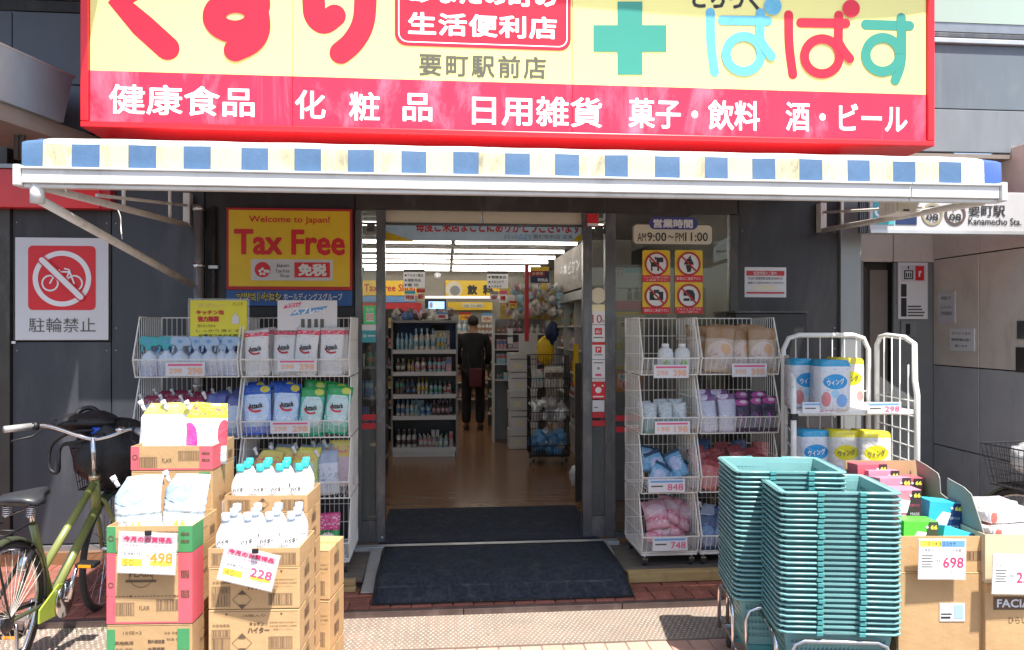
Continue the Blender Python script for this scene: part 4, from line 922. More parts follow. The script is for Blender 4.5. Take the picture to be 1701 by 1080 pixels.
PK['att_white'] = pack('att_white', (.74, .74, .75), (('band', .84, 1.1, (.70, .05, .12)), ('band', .93, 1.1, (.62, .60, .6)), ('fine', .86, .92, 12, (.8, .5, .5), .55), ('fine', .22, .38, 14, (.45, .48, .5), .6), ('ell', .5, -.18, .62, .42, (.62, .66, .70))), .35, .35)
PK['att_blue'] = pack('att_blue', (.33, .50, .80), (('ell', .5, .52, .43, .36, (.58, .70, .88)), ('band', 0, .16, (.02, .12, .62)), ('band', .80, 1.1, (.02, .09, .42)), ('ell', .78, .90, .16, .07, (.65, .55, .06)), ('fine', .25, .38, 14, (.9, .9, .92), .55)), .22, .8)
PK['att_green'] = pack('att_green', (.12, .55, .42), (('ell', .5, .52, .42, .34, (.58, .76, .74)), ('band', 0, .16, (.02, .42, .25)), ('band', .80, 1.1, (.03, .34, .09)), ('ell', .74, .90, .18, .07, (.55, .58, .06)), ('fine', .25, .38, 14, (.9, .92, .9), .55)), .22, .8)
PK['soft_red'] = pack('soft_red', (.30, .03, .07), (('band', 0, .5, (.42, .42, .62)), ('ell', .4, .65, .25, .15, (.55, .55, .75)), ('fine', .3, .9, 9, (.6, .55, .6), .56)), .3, .7)
PK['soft_blue'] = pack('soft_blue', (.22, .33, .55), (('ell', .5, .5, .35, .3, (.55, .65, .78)), ('band', .75, 1.1, (.10, .12, .35)), ('fine', .3, .8, 9, (.75, .78, .8), .56)), .3, .7)
PK['soft_sky'] = pack('soft_sky', (.12, .38, .62), (('ell', .5, .3, .6, .25, (.08, .22, .5)),), .3, .6)
PK['pinkyellow'] = pack('pinkyellow', (.66, .52, .58), (('band', .62, 1.1, (.68, .58, .14)), ('fine', .66, .86, 9, (.72, .15, .2), .5), ('ell', .2, .4, .18, .3, (.6, .12, .28)), ('fine', .2, .5, 9, (.3, .3, .35), .6)), .3, .6)
PK['greenyellow'] = pack('greenyellow', (.50, .62, .62), (('band', .66, 1.1, (.66, .62, .10)), ('fine', .70, .86, 9, (.72, .30, .1), .5), ('ell', .85, .45, .14, .4, (.5, .6, .2)), ('fine', .1, .3, 9, (.3, .35, .4), .6)), .3, .6)
PK['greywhite'] = pack('greywhite', (.60, .64, .70), (('band', .7, 1.1, (.36, .42, .52)), ('fine', .2, .6, 10, (.2, .22, .35), .58)), .3, .7)
PK['widegreen'] = pack('widegreen', (.05, .40, .14), (('band', .6, 1.1, (.66, .06, .22)), ('ell', .5, .35, .36, .2, (.75, .78, .75)), ('ell', .5, .20, .14, .08, (.7, .3, .4)), ('fine', .65, .95, 9, (.75, .6, .65), .55)), .3, .6)
PK['flair_white'] = pack('flair_white', (.80, .80, .80), (('band', .80, 1.1, (.76, .74, .12)), ('band', .27, .31, (.42, .52, .5)), ('fine', .03, .22, 10, (.50, .60, .62), .57), ('fine', .84, .95, 10, (.5, .5, .2), .6)), .35, .35)
PK['flair_pink'] = pack('flair_pink', (.80, .79, .80), (('band', .74, 1.1, (.78, .66, .05)), ('fine', .78, .93, 9, (.75, .16, .2), .53), ('ell', .12, .35, .22, .32, (.78, .08, .38)), ('ell', .92, .5, .14, .22, (.65, .08, .12)), ('fine', .03, .25, 10, (.6, .4, .5), .55), ('band', .27, .30, (.5, .5, .5))), .35, .4)
PK['flair_silver'] = pack('flair_silver', (.66, .70, .74), (('ell', .3, .75, .4, .2, (.36, .5, .62)), ('band', .42, .46, (.3, .35, .38)), ('fine', .05, .4, 8, (.76, .76, .1), .62)), .25, .9)
PK['tan'] = pack('tan', (.50, .40, .30), (('band', .72, 1.1, (.34, .20, .10)), ('ell', .5, .45, .42, .22, (.62, .50, .44)), ('ell', .65, .5, .18, .12, (.62, .36, .20)), ('fine', .1, .4, 9, (.5, .28, .28), .56)), .35, .8)
PK['lavender'] = pack('lavender', (.56, .56, .68), (('band', .84, 1.1, (.25, .12, .28)), ('ell', .3, .95, .3, .1, (.7, .6, .75)), ('fine', .1, .5, 8, (.75, .76, .82), .52)), .3, .6)
PK['magenta'] = pack('magenta', (.05, .03, .07), (('ell', .5, .88, .42, .10, (.55, .08, .35)), ('ell', .6, .9, .2, .05, (.7, .6, .68)), ('ell', .4, .4, .10, .14, (.35, .06, .38)), ('fine', .15, .6, 9, (.5, .3, .5), .62)), .3, .7)
PK['salmon'] = pack('salmon', (.62, .19, .18), (('band', .75, 1.1, (.36, .07, .07)), ('fine', .2, .6, 8, (.75, .45, .42), .6)), .3, .8)
PK['darkblue'] = pack('darkblue', (.05, .09, .20), (('ell', .55, .4, .35, .3, (.16, .28, .48)), ('fine', .2, .8, 9, (.6, .62, .7), .62)), .3, .8)
PK['ltpink'] = pack('ltpink', (.68, .34, .40), (('ell', .5, .6, .35, .2, (.74, .52, .56)), ('band', .22, .34, (.62, .16, .24)), ('fine', .1, .7, 8, (.8, .66, .7), .56)), .3, .7)
PK['skyblue'] = pack('skyblue', (.20, .45, .66), (('ell', .5, .5, .35, .25, (.50, .55, .75)), ('fine', .2, .7, 8, (.7, .75, .85), .56), ('band', .85, 1.1, (.05, .10, .18))), .25, .7)
PK['greenpack'] = pack('greenpack', (.20, .34, .33), (('band', .52, 1.1, (.56, .60, .60)), ('fine', .55, .95, 9, (.25, .32, .36), .56)), .3, .5)
PK['kimwhite'] = pack('kimwhite', (.7, .71, .70), (('ell', .5, .35, .22, .16, (.25, .5, .08)), ('fine', .2, .5, 8, (.3, .45, .3), .6)), .3, 0)
PK['tissue_blue'] = pack('tissue_blue', (.64, .67, .72), (('band', .86, 1.1, (.02, .30, .52)), ('ell', .5, .56, .40, .15, (.03, .30, .62)), ('ell', .2, .22, .16, .14, (.62, .22, .24)), ('ell', .72, .20, .18, .12, (.18, .38, .72)), ('ell', .5, .32, .14, .08, (.35, .6, .78)), ('fine', .7, .82, 8, (.5, .6, .7), .6)), .18, .55, cs=9)
PK['tissue_yellow'] = pack('tissue_yellow', (.60, .58, .54), (('band', .86, 1.1, (.62, .52, .02)), ('ell', .5, .56, .40, .15, (.60, .55, .02)), ('ell', .25, .18, .18, .14, (.40, .38, .60)), ('ell', .85, .20, .12, .10, (.62, .25, .24)), ('fine', .7, .82, 8, (.45, .48, .5), .6)), .18, .55, cs=9)

PROD = {
 'att_white': (lambda: pouch(.128, .215, .055, PK['att_white'], 'Attack', 'ink', False, 'tape_red', 3), 'white laundry pouch with pink red top'),
 'att_blue': (lambda: pouch(.135, .23, .06, PK['att_blue'], 'Attack', 'ink', False, 'red', 5), 'blue laundry pouch with red swoosh'),
 'att_green': (lambda: pouch(.125, .225, .06, PK['att_green'], 'Attack', 'ink', False, 'red', 8), 'green laundry pouch with red swoosh'),
 'soft_red': (lambda: pouch(.13, .225, .05, PK['soft_red'], None, seed=11), 'dark red softener pouch with white cap'),
 'soft_blue': (lambda: pouch(.13, .225, .05, PK['soft_blue'], None, seed=12), 'blue softener pouch with white cap'),
 'soft_sky': (lambda: pouch(.16, .26, .07, PK['soft_sky'], None, seed=13, spout=False), 'plain sky blue refill pouch'),
 'pinkyellow': (lambda: pouch(.155, .235, .05, PK['pinkyellow'], None, seed=14), 'pink pouch with yellow top'),
 'greenyellow': (lambda: pouch(.155, .24, .05, PK['greenyellow'], None, seed=15), 'pale blue pouch with yellow top'),
 'greywhite': (lambda: pouch(.12, .23, .05, PK['greywhite'], None, seed=16), 'silver grey pouch with white cap'),
 'widegreen': (lambda: pouch(.15, .26, .055, PK['widegreen'], 'ワイド', 'ink', False, None, 17), 'pink and green bleach pouch'),
 'tan': (lambda: pouch(.17, .23, .085, PK['tan'], None, seed=21, spout=False, name='refill_pack'), 'tan and brown refill pack'),
 'lavender': (lambda: pouch(.125, .235, .07, PK['lavender'], None, seed=22, spout=False, name='refill_pack'), 'pale lavender pack with dark top'),
 'magenta': (lambda: pouch(.105, .215, .065, PK['magenta'], None, seed=23, spout=False, name='refill_pack'), 'black pack with magenta top'),
 'salmon': (lambda: pouch(.12, .20, .08, PK['salmon'], None, seed=24, spout=False, name='refill_pack'), 'salmon pink refill pack'),
 'darkblue': (lambda: pouch(.12, .21, .07, PK['darkblue'], None, seed=25, spout=False, name='refill_pack'), 'navy blue refill pack'),
 'ltpink': (lambda: pouch(.15, .20, .07, PK['ltpink'], None, seed=26, spout=False, name='refill_pack'), 'light pink refill pack'),
 'skyblue': (lambda: pouch(.11, .19, .06, PK['skyblue'], None, seed=27, spout=False, name='refill_pack'), 'sky blue refill pack'),
 'greenpack': (lambda: pouch(.085, .17, .085, PK['greenpack'], None, seed=28, spout=False, name='refill_pack', gus=1.1), 'grey green pack with silver top'),
 'flair_white': (lambda: pouch(.16, .235, .06, PK['flair_white'], 'FLAIR', 'sign_grey', True, None, 31, tz=.24, twf=.34), 'large white softener pouch with a yellow top'),
 'flair_pink': (lambda: pouch(.17, .235, .06, PK['flair_pink'], 'FLAIR', 'price_pink', True, None, 32, tz=.24, twf=.34), 'large softener pouch with a pink swirl and yellow top'),
 'flair_silver': (lambda: pouch(.165, .235, .06, PK['flair_silver'], '4.5', 'price_yellow', True, None, 33, tz=.28, twf=.26), 'large silver white softener pouch'),
 'spray_teal': (lambda: spray('teal_sticker'), 'spray bottle with teal trigger head'),
 'spray_blue': (lambda: spray('spray_pale'), 'spray bottle with pale blue trigger head'),
 'bleach_teal': (lambda: bleach('cap_teal'), 'bleach bottle with turquoise cap'),
 'bleach_blue': (lambda: bleach('cap_blue'), 'bleach bottle with pale blue cap'),
}
D('spray_pale', (.36, .50, .68), .25, var=.06); D('cap_teal', (.05, .55, .52), .3, var=.03); D('cap_blue', (.48, .58, .74), .3, var=.05)
CATS = {'spray_teal': 'spray bottle', 'spray_blue': 'spray bottle', 'bleach_teal': 'bottle', 'bleach_blue': 'bottle'}
_cnt = {}
rp = random.Random(11)
def put(kind, x, y, z, rz=0, rx=0, ry=0, where='', group='', s=1.0, extra=''):
    vk = 0 if kind.startswith(('spray', 'bleach')) else rp.randrange(4); SEED[0] = 100 * vk
    o = proto((kind, vk), PROD[kind][0]); desc = PROD[kind][1]
    k = (kind, where, extra); _cnt[k] = _cnt.get(k, 0) + 1; _lab.append((o, desc, k, _cnt[k]))
    o['category'] = CATS.get(kind, 'pouch' if 'pouch' in desc else 'pack'); o['group'] = group
    if z > .2 and not kind.startswith(('spray', 'bleach', 'flair')): ry += rp.uniform(-.07, .07); rz += rp.uniform(-.12, .12); s = tuple(k * rp.uniform(.96, 1.05) for k in (s if isinstance(s, tuple) else (s, s, s)))
    place(o, x, y, z, rz, rx, ry, s=s); return o
_lab = []
def finish_labels():
    for o, desc, k, n in _lab:
        tot = _cnt[k]; ex = (k[2] + ' ') if k[2] else ''
        o['label'] = (desc + ' ' + ex + k[1]) if tot == 1 else ('%s from left, %s%s %s' % (ORD[n - 1], ex, desc, k[1]))
# left racks
zt = [ZB + i * PT for i in range(4)]
a, b, yf = rk[0]; G0 = 'packs in the left wire racks'
for i, t_ in enumerate((.07, .17)): put('spray_teal', a + t_ * 1.0, yf + .03, zt[3] + .004, rp.uniform(-.1, .1), where='in bicycle-side rack top basket', group=G0, s=(1.12, 1.1, .90))
for i, t_ in enumerate((.25, .34, .42, .49, .55)): put('spray_blue', a + t_, yf + .03 + .02 * (i % 2), zt[3] + .004, rp.uniform(-.25, .25), where='in bicycle-side rack top basket', group=G0, s=(1.12, 1.1, .90))
for j, (kind, xs_) in enumerate((('soft_red', (.08, .19, .30)), ('soft_blue', (.43, .54)))):
    for x in xs_: put(kind, a + x, yf + .05 + rp.uniform(0, .02), zt[2] + .004, rp.uniform(-.2, .2), -.10, where='in bicycle-side rack second basket', group=G0, s=(1.05, 1, 1.12))
for x in (.12, .24, .36, .47): put('soft_red', a + x, yf + .15, zt[2] + .01, rp.uniform(-.2, .2), -.1, where='behind, bicycle-side rack second basket', group=G0, s=1.04)
for x in (.10, .28, .46): put('soft_sky', a + x, yf + .06, zt[1] + .004, rp.uniform(-.1, .1), -.1, where='in bicycle-side rack third basket', group=G0)
for x in (.12, .31, .5): put('soft_blue', a + x, yf + .06, zt[0] + .004, rp.uniform(-.1, .1), -.1, where='in bicycle-side rack bottom basket', group=G0)
a, b, yf = rk[1]; wd = b - a
for i, x in enumerate((.09, .24, .37, .53)): put('att_white', a + x, yf + .015 + (.02 if i == 1 else 0), zt[3] + .004, rp.uniform(-.08, .08), -.06, ry=rp.uniform(-.04, .04), where='in door-side rack top front', group=G0, s=(1.14, 1, 1.32))
for i, x in enumerate((.11, .27, .42, .55)): put('att_white', a + x, yf + .11, zt[3] + .014, rp.uniform(-.08, .08), -.06, where='in door-side rack top rear', group=G0, s=(1.1, 1, 1.36))
for k_, x in (('att_blue', .09), ('att_blue', .25), ('att_green', .40), ('att_green', .55)): put(k_, a + x, yf + .01 + rp.uniform(0, .02), zt[2] + (.0 if x != .40 else -.015) + .02, rp.uniform(-.1, .1), -.10, ry=rp.uniform(-.09, .06), where='in door-side rack second basket front', group=G0, s=(1.2, 1, 1.30))
for k_, x in (('att_blue', .07), ('att_blue', .21), ('att_green', .37), ('att_green', .5)): put(k_, a + x, yf + .12, zt[2] + .05, rp.uniform(-.2, .2), -.1, ry=rp.uniform(-.15, .15), where='in door-side rack second basket rear', group=G0, s=(1.15, 1, 1.28))
for k_, x, ry in (('pinkyellow', .12, .10), ('pinkyellow', .22, .02), ('greenyellow', .37, .08), ('greywhite', .52, -.05)): put(k_, a + x, yf + .02 + (.03 if x == .22 else 0), zt[1] + .02, rp.uniform(-.1, .1), -.08, ry=ry, where='in door-side rack third basket', group=G0, s=(1.1, 1, 1.18))
for k_, x in (('greywhite', .2), ('greywhite', .34), ('greywhite', .45), ('pinkyellow', .56)): put(k_, a + x, yf + .14, zt[1] + .05, rp.uniform(-.2, .2), -.08, where='in door-side rack third basket rear', group=G0, s=(1.1, 1, 1.15))
for x in (.12, .30, .50): put('widegreen', a + x, yf + .04, zt[0] + .01, rp.uniform(-.1, .1), -.08, where='in door-side rack bottom basket', group=G0)
# right racks
a, b, yf = rk[2]; G1 = 'packs in the right wire racks'
for i, x in enumerate((.165, .275)):
    o = bpy.data.objects.new('detergent_bottle', None); link(o); MB().lathe([(.044, 0), (.05, .01), (.052, .12), (.046, .15), (.026, .165), (.020, .172)], (0, 0, 0), 16, sy=.7).build('bottle', PK['kimwhite'], o)
    MB().lathe([(.023, .170), (.023, .188), (.02, .192)], (0, 0, 0), 14).build('cap', M['cloud_white'], o)
    tag(o, '%s white bottle with a green mark in the top basket of the narrow rack' % ('left hand' if i == 0 else 'right hand'), 'bottle', G1); place(o, a + x, yf + .04, zt[3] + .004)
for r in range(2):
    for x in (.06, .16, .26): put('greenpack', a + x, yf + .03 + r * .10, zt[2] + .004, 0, where='in narrow rack second basket', group=G1, extra='front' if r == 0 else 'rear', s=(1.08, 1, 1.12 + .05 * r))
for i, (x, z, ry, rx_) in enumerate(((.08, .0, .5, -.3), (.17, .05, -.4, -.5), (.25, .0, .3, -.3), (.15, -.01, .7, -.7), (.29, .06, -.5, -.4), (.09, .09, .2, -.6))): put('skyblue', a + x, yf + .04 + (i % 3) * .05, zt[1] + .02 + z, rp.uniform(-.3, .3), rx_, ry, where='heaped in narrow rack third basket', group=G1)
for i, (x, z, ry, rx_) in enumerate(((.09, .0, .9, -.5), (.22, .02, -.7, -.4), (.28, .07, .6, -.6), (.12, .10, -.4, -.7), (.19, .13, .3, -.9), (.25, -.0, .2, -.3))): put('ltpink', a + x, yf + .03 + (i % 3) * .05, zt[0] + .04 + z, rp.uniform(-.3, .3), rx_, ry * .6, where='heaped in narrow rack bottom basket', group=G1)
a, b, yf = rk[3]
for i, (x, ry) in enumerate(((.13, .10), (.30, -.06), (.42, .05))): put('tan', a + x, yf + .02 + .03 * (i % 2), zt[3] + .012, rp.uniform(-.15, .15), -.12, ry, where='in basket-side rack top', group=G1, s=(1.15, 1, 1.22))
for i, x in enumerate((.05, .2, .38)): put('tan', a + x, yf + .14, zt[3] + .03, rp.uniform(-.2, .2), -.1, .1, where='in rear of basket-side rack top', group=G1, s=(1.1, 1, 1.2))
for x in (.065, .19): put('lavender', a + x, yf + .02, zt[2] + .006, rp.uniform(-.1, .1), -.08, where='in basket-side rack second basket', group=G1)
for x in (.285, .375, .465): put('magenta', a + x, yf + .02, zt[2] + .006, rp.uniform(-.12, .12), -.08, where='in basket-side rack second basket', group=G1)
for x in (.06, .18, .31, .43): put('magenta' if x > .25 else 'lavender', a + x, yf + .12, zt[2] + .03, rp.uniform(-.12, .12), -.08, where='in rear of basket-side rack second basket', group=G1)
for i, x in enumerate((.06, .17, .28, .39, .48)): put('salmon', a + x, yf + .03 + (i % 2) * .03, zt[1] + .01 + .02 * (i % 2), rp.uniform(-.3, .3), -.2, rp.uniform(-.3, .3), where='in basket-side rack third basket', group=G1)
for i, x in enumerate((.08, .2, .33, .45)): put('salmon', a + x, yf + .14, zt[1] + .07, rp.uniform(-.3, .3), -.3, rp.uniform(-.4, .4), where='in rear of basket-side rack third basket', group=G1)
for i, x in enumerate((.05, .15, .25, .36, .46)): put('darkblue', a + x, yf + .03, zt[0] + .006, rp.uniform(-.2, .2), -.1, rp.uniform(-.1, .1), where='in basket-side rack bottom basket', group=G1)
for i, x in enumerate((.09, .20, .31, .42, .53)): put('greywhite' if i % 2 else 'soft_blue', rk[0][0] + x, rk[0][2] + .15, zt[3] + .004, rp.uniform(-.1, .1), -.08, where='in bicycle-side rack top rear', group=G0, s=(1, 1, .82))
for i, x in enumerate((.08, .19, .30, .42, .54)): put('soft_red' if i < 3 else 'soft_blue', rk[0][0] + x, rk[0][2] + .24, zt[2] + .05, rp.uniform(-.2, .2), -.1, where='deep in bicycle-side rack second basket', group=G0)
for i, x in enumerate((.10, .24, .38, .50)): put('salmon' if i % 2 else 'darkblue', rk[3][0] + x, rk[3][2] + .24, zt[1] + .08, rp.uniform(-.2, .2), -.1, where='deep in basket-side rack third basket', group=G1)
for i, x in enumerate((.08, .19, .30, .42)): put('darkblue' if i % 2 else 'greywhite', rk[3][0] + x, rk[3][2] + .13, zt[0] + .04, rp.uniform(-.2, .2), -.1, .1, where='in rear of basket-side rack bottom basket', group=G1)
finish_labels(); _lab.clear()
# shelf price labels on the racks
def price_strip(px0, py0, px1, py1, Y, label, price, body='orange_print'):
    c = Wp((px0 + px1) / 2, (py0 + py1) / 2, Y); t = thing('price_label', label, 'label', c, 'price labels clipped to the racks')
    rectobj('card', px0, py0, px1, py1, Y, M['paper'], t, .002)
    w = px1 - px0; h = py1 - py0
    rectobj('head_line', px0 + w * .06, py0 + h * .12, px1 - w * .06, py0 + h * .26, Y - .0012, M['price_blue' if body == 'num' else 'price_pink'], t, .0008)
    if body == 'num': textpx(price, px0 + w * .52, py0 + h * .36, px1 - w * .05, py1 - h * .16, Y - .0012, M['price_pink'], t, .01); rectobj('print', px0 + w * .08, py0 + h * .5, px0 + w * .4, py0 + h * .6, Y - .0012, M['sign_grey'], t, .0008)
    else:
        textpx(price, px0 + w * .08, py0 + h * .42, px0 + w * .42, py1 - h * .18, Y - .0012, M['price_orange'], t, .04); textpx(price, px0 + w * .55, py0 + h * .36, px1 - w * .06, py1 - h * .12, Y - .0012, M['price_orange'], t, .05)
    return t
Yp = YFR - .052
for q in ((275, 602, 340, 625, 'price label under the spray bottles', '298', ''), (461, 597, 526, 617, 'price label under the white laundry pouches', '298', ''), (449, 700, 515, 720, 'price label under the blue and green laundry pouches', '298', ''), (1086, 606, 1144, 628, 'price label under the two white bottles', '298', ''),
          (1216, 604, 1274, 626, 'price label under the tan packs', '398', ''), (1088, 700, 1146, 721, 'price label under the grey green packs', '198', ''), (1077, 796, 1138, 818, 'price label reading 848 under the sky blue packs', '848', 'num'), (1084, 892, 1142, 915, 'price label reading 748 under the light pink packs', '748', 'num')):
    price_strip(q[0], q[1], q[2], q[3], Yp - (.04 if q[0] > 1000 else 0), q[4], q[5], 'num' if len(q) > 6 and q[6] == 'num' else 'o')
# pop cards above the left racks
t = thing('yellow_pop_card', 'yellow handwritten pop card above the spray bottles', 'card', Wp(362, 530, 4.62))
rectobj('card', 316, 499, 410, 566, 4.66, M['yellow_pop'], t, .003); mb = MB()
for a_ in ((312, 496, 414, 499.3), (312, 566.5, 414, 569), (312, 499.4, 315.5, 566.4), (410.5, 499.4, 414, 566.4)): rectpx(mb, *a_, 4.658, .006)
mb.build('clear_frame', M['plastic_clear'], t)
for s_, x0, y0, x1, y1, m_, bo in (('スプレー', 328, 504, 375, 511, 'price_orange', .02), ('キッチン泡', 326, 515, 372, 523, 'tape_red', .05), ('強力除菌', 328, 525, 364, 535, 'tape_red', .06), ('見えない汚れも', 328, 539, 358, 544, 'ink', .02), ('しっかり落とす', 326, 547, 398, 552, 'sign_grey', .01), ('お得なつめかえ用も', 330, 555, 402, 559, 'ink', .03), ('ハンド', 386, 502, 404, 508, 'ink', .01)): textpx(s_, x0, y0, x1, y1, 4.657, M[m_], t, bo)
mb = MB(); p = Wp(391, 530, 4.656)
mb.add([(p.x + x, 4.656, p.z + z) for x, z in ((-.02, -.03), (.02, -.03), (.02, .012), (.007, .02), (.007, .035), (-.007, .035), (-.007, .02), (-.02, .012))], [list(range(8))]); mb.build('bottle_drawing', M['paper'], t)
MB().tube([Wp(362, 570, 4.67), Wp(362, 600, 4.67)], .003, 5).build('stem', M['wire_white'], t)
t = thing('grey_pop_card', 'pale grey pop card with blue burst lettering above the white pouches', 'card', Wp(510, 520, 4.62))
rectobj('card', 461, 499, 560, 549, 4.66, M['paper'], t, .003)
def burst(x0, y0, x1, y1, m_, sk): 
    a_, b_ = Wp(x0, y1, 4.658), Wp(x1, y0, 4.658); MB().add([(a_.x, 4.658, a_.z), (b_.x - sk, 4.658, a_.z + sk), (b_.x, 4.658, b_.z), (a_.x + sk, 4.658, b_.z - sk)], [(0, 1, 2, 3)]).build('print', M[m_], t)
burst(470, 502, 501, 513, 'price_pink', .015); burst(481, 508, 545, 525, 'price_blue', .03)
textpx('スプレー!', 487, 510, 540, 522, 4.656, M['white'], t, .05); textpx('今だけ', 474, 504, 497, 511, 4.656, M['white'], t, .02)
for x in (500, 511, 522, 532): rectobj('print', x, 530, x + 6, 546, 4.657, M['sign_grey'], t, .001)
MB().tube([Wp(510, 549, 4.67), Wp(510, 590, 4.67)], .003, 5).build('stem', M['wire_white'], t)

# ------------------------------------------------------------------ roll cage with kitchen paper packs
ca = thing('roll_cage', 'white tubular roll cage with a shelf of wrapped paper packs', 'roll cage', (2.3, 4.5, .1))
yfC, ybC = 4.02, 4.50
xl, xr = Cp(1315, 4.2)[0], Cp(1531, 4.2)[0]; xbl, xbr, xs0_ = Cp(1300, 4.68)[0], Cp(1448, 4.68)[0], Cp(1463, 4.68)[0]
def archz(py, s): return Zp(py, s)
zT = 1.555; rC = .016
def arch(x0, x1, y0, y1, nm='frame'):
    mb = MB(); pts = [(x0, y0, .22), (x0, y0, zT - .09), (x0 + (x1 - x0) * .06, y0 + (y1 - y0) * .06, zT - .02), (x0 + (x1 - x0) * .18, y0 + (y1 - y0) * .18, zT), (x0 + (x1 - x0) * .82, y0 + (y1 - y0) * .82, zT), (x0 + (x1 - x0) * .94, y0 + (y1 - y0) * .94, zT - .02), (x1, y1, zT - .09), (x1, y1, .22)]
    return mb, pts
mb, pts = arch(xbl, xbr, ybC, ybC); mb.tube(pts, rC, 8); f1 = mb.build('back_frame', M['white_paint'], ca)
mb = MB()
for i in range(1, 7): x = xbl + (xbr - xbl) * i / 7; mb.tube([(x, ybC, .24), (x, ybC, zT)], .0042, 5)
for z in (.5, .8, 1.05, 1.2): mb.tube([(xbl, ybC, z), (xbr, ybC, z)], .0042, 5)
mb.build('wire_grid', M['white_paint'], f1)
# right side: front post lower with a chamfered corner
mb = MB(); xs0, xs1 = xs0_, xr
mb.tube([(xs0, ybC, .22), (xs0, ybC, zT - .06), (xs0 + .006, ybC - .03, zT - .01), (xs0 + .012, ybC - .09, zT), (xs0 + .045, ybC - .22, zT - .012), (xs0 + .06, ybC - .29, zT - .05), (xs1, yfC + .02, 1.30), (xs1, yfC, 1.22), (xs1, yfC, .22)], rC, 8)
f2 = mb.build('side_frame', M['white_paint'], ca); mb = MB()
def sidez(t): return zT - .012 if t < .62 else zT - .05 - (t - .62) / .38 * .25
for i in range(1, 5): t_ = i / 5; x, y = xs0 + (xs1 - xs0) * t_, ybC + (yfC - ybC) * t_; mb.tube([(x, y, .24), (x, y, sidez(t_))], .0042, 5)
for k in range(11): z = .30 + k * .088; mb.tube([(xs0, ybC, z), (xs1, yfC, z)], .004, 5)
mb.build('wire_grid', M['white_paint'], f2)
MB().add([(xs0 + .004, ybC - .02, .3), (xs1 + .004, yfC + .02, .3), (xs1 + .004, yfC + .02, 1.19), (xs0 + .004, ybC - .02, 1.30)], [(0, 1, 2, 3)]).build('clear_sheet', M['plastic_clear'], f2)
mb = MB(); mb.tube([(xbl, ybC - .04, .22), (xbl, ybC - .04, 1.42)], .010, 8); mb.tube([(xl, yfC, .22), (xl, yfC, 1.22), (xl + .02, yfC + .05, 1.30), (xbl, ybC - .04, 1.42)], rC, 8)
for k in range(12): z = .28 + k * .09; mb.tube([(xbl, ybC - .04, z), (xl, yfC, z)], .004, 5)
mb.build('side_frame', M['white_paint'], ca)
ZS = 1.135
for z0 in (ZS, .735, .26): MB().add([(xl + .018, yfC, z0 - .028), (xr - .02, yfC, z0 - .028), (xs0_ - .02, ybC - .02, z0 - .028), (xbl + .018, ybC - .02, z0 - .028), (xl + .018, yfC, z0), (xr - .02, yfC, z0), (xs0_ - .02, ybC - .02, z0), (xbl + .018, ybC - .02, z0)], [(3, 2, 1, 0), (4, 5, 6, 7), (0, 1, 5, 4), (1, 2, 6, 5), (2, 3, 7, 6), (3, 0, 4, 7)]).build('shelf', M['white_paint'], ca, .004)
boxo('clamp', xl - .02, xl + .02, yfC - .02, yfC + .02, ZS - .05, ZS - .015, M['black'], ca, .003)
for x in (xl + .04, xr - .05):
    for y in (yfC + .05, ybC - .05):
        c = MB().box(x - .03, x + .03, y - .03, y + .03, .19, .225).build('caster', M['chrome'], ca, .003)
        MB().lathe([(.01, -.014), (.05, -.014), (.054, 0), (.05, .014), (.01, .014)], (x, y, .075), 18, axis='X').build('wheel', M['rubber'], c)
        boxo('fork', x - .02, x + .02, y - .006, y + .006, .08, .19, M['chrome'], c)
def tissue(kind):
    root = bpy.data.objects.new('paper_pack', None); link(root); w, h, d = .172, .285, .13
    mb = MB(); n = 8; vs = []
    for k, (z, sc) in enumerate(((0, .90), (.01, .98), (.06, 1.0), (.14, 1.0), (.22, 1.0), (.272, .98), (.285, .88))):
        for (x, y) in ((-1, -1), (-.5, -1.04), (0, -1.0), (.5, -1.04), (1, -1), (1.01, 0), (1, 1), (0, 1.03), (-1, 1), (-1.01, 0)): vs.append((x * w / 2 * sc, y * d / 2 * sc, z + (.004 * math.sin(x * 5) if k > 4 else 0)))
    fs = [(k * 10 + i, k * 10 + (i + 1) % 10, (k + 1) * 10 + (i + 1) % 10, (k + 1) * 10 + i) for k in range(6) for i in range(10)]
    fs += [list(range(9, -1, -1)), [60 + i for i in range(10)]]; mb.add(vs, fs, 0, True); mb.build('wrap', PK['tissue_' + kind], root)
    text('ウィング', (0, -d / 2 * 1.04 - .003, h * .565), w * .58, h * .12, M['white' if kind == 'blue' else 'sign_grey'], root, .03, tilt=.10)
    return root
def tis(kind, px, s, z, label, dz=0, rz=0):
    o = proto('t' + kind, tissue, kind); x, y = Cp(px, s); tag(o, label, 'paper pack', 'wrapped paper packs on the roll cage'); place(o, x, y, z, rz - .03)
tis('blue', 1378, 4.24, ZS + .001, 'sharp blue paper pack at the front of the cage shelf'); tis('blue', 1334, 4.38, ZS + .001, 'blue paper pack at the left end of the cage shelf')
tis('yellow', 1403, 4.52, ZS + .001, 'yellow paper pack half hidden behind the blue one on the cage shelf')
tis('blue', 1347, 4.28, .736, 'blue paper pack on the lower cage shelf'); tis('yellow', 1396, 4.26, .736, 'yellow paper pack on the lower cage shelf beside the blue one'); tis('yellow', 1445, 4.24, .736, 'yellow paper pack at the right end of the lower cage shelf')
for k, (a_, b_) in enumerate(((1333, 1388), (1441, 1497))): price_strip(a_, 668, b_, 687, yfC - .015, 'white price label reading 298 on the %s of the cage shelf' % ('left half' if k == 0 else 'right half'), '298', 'num')
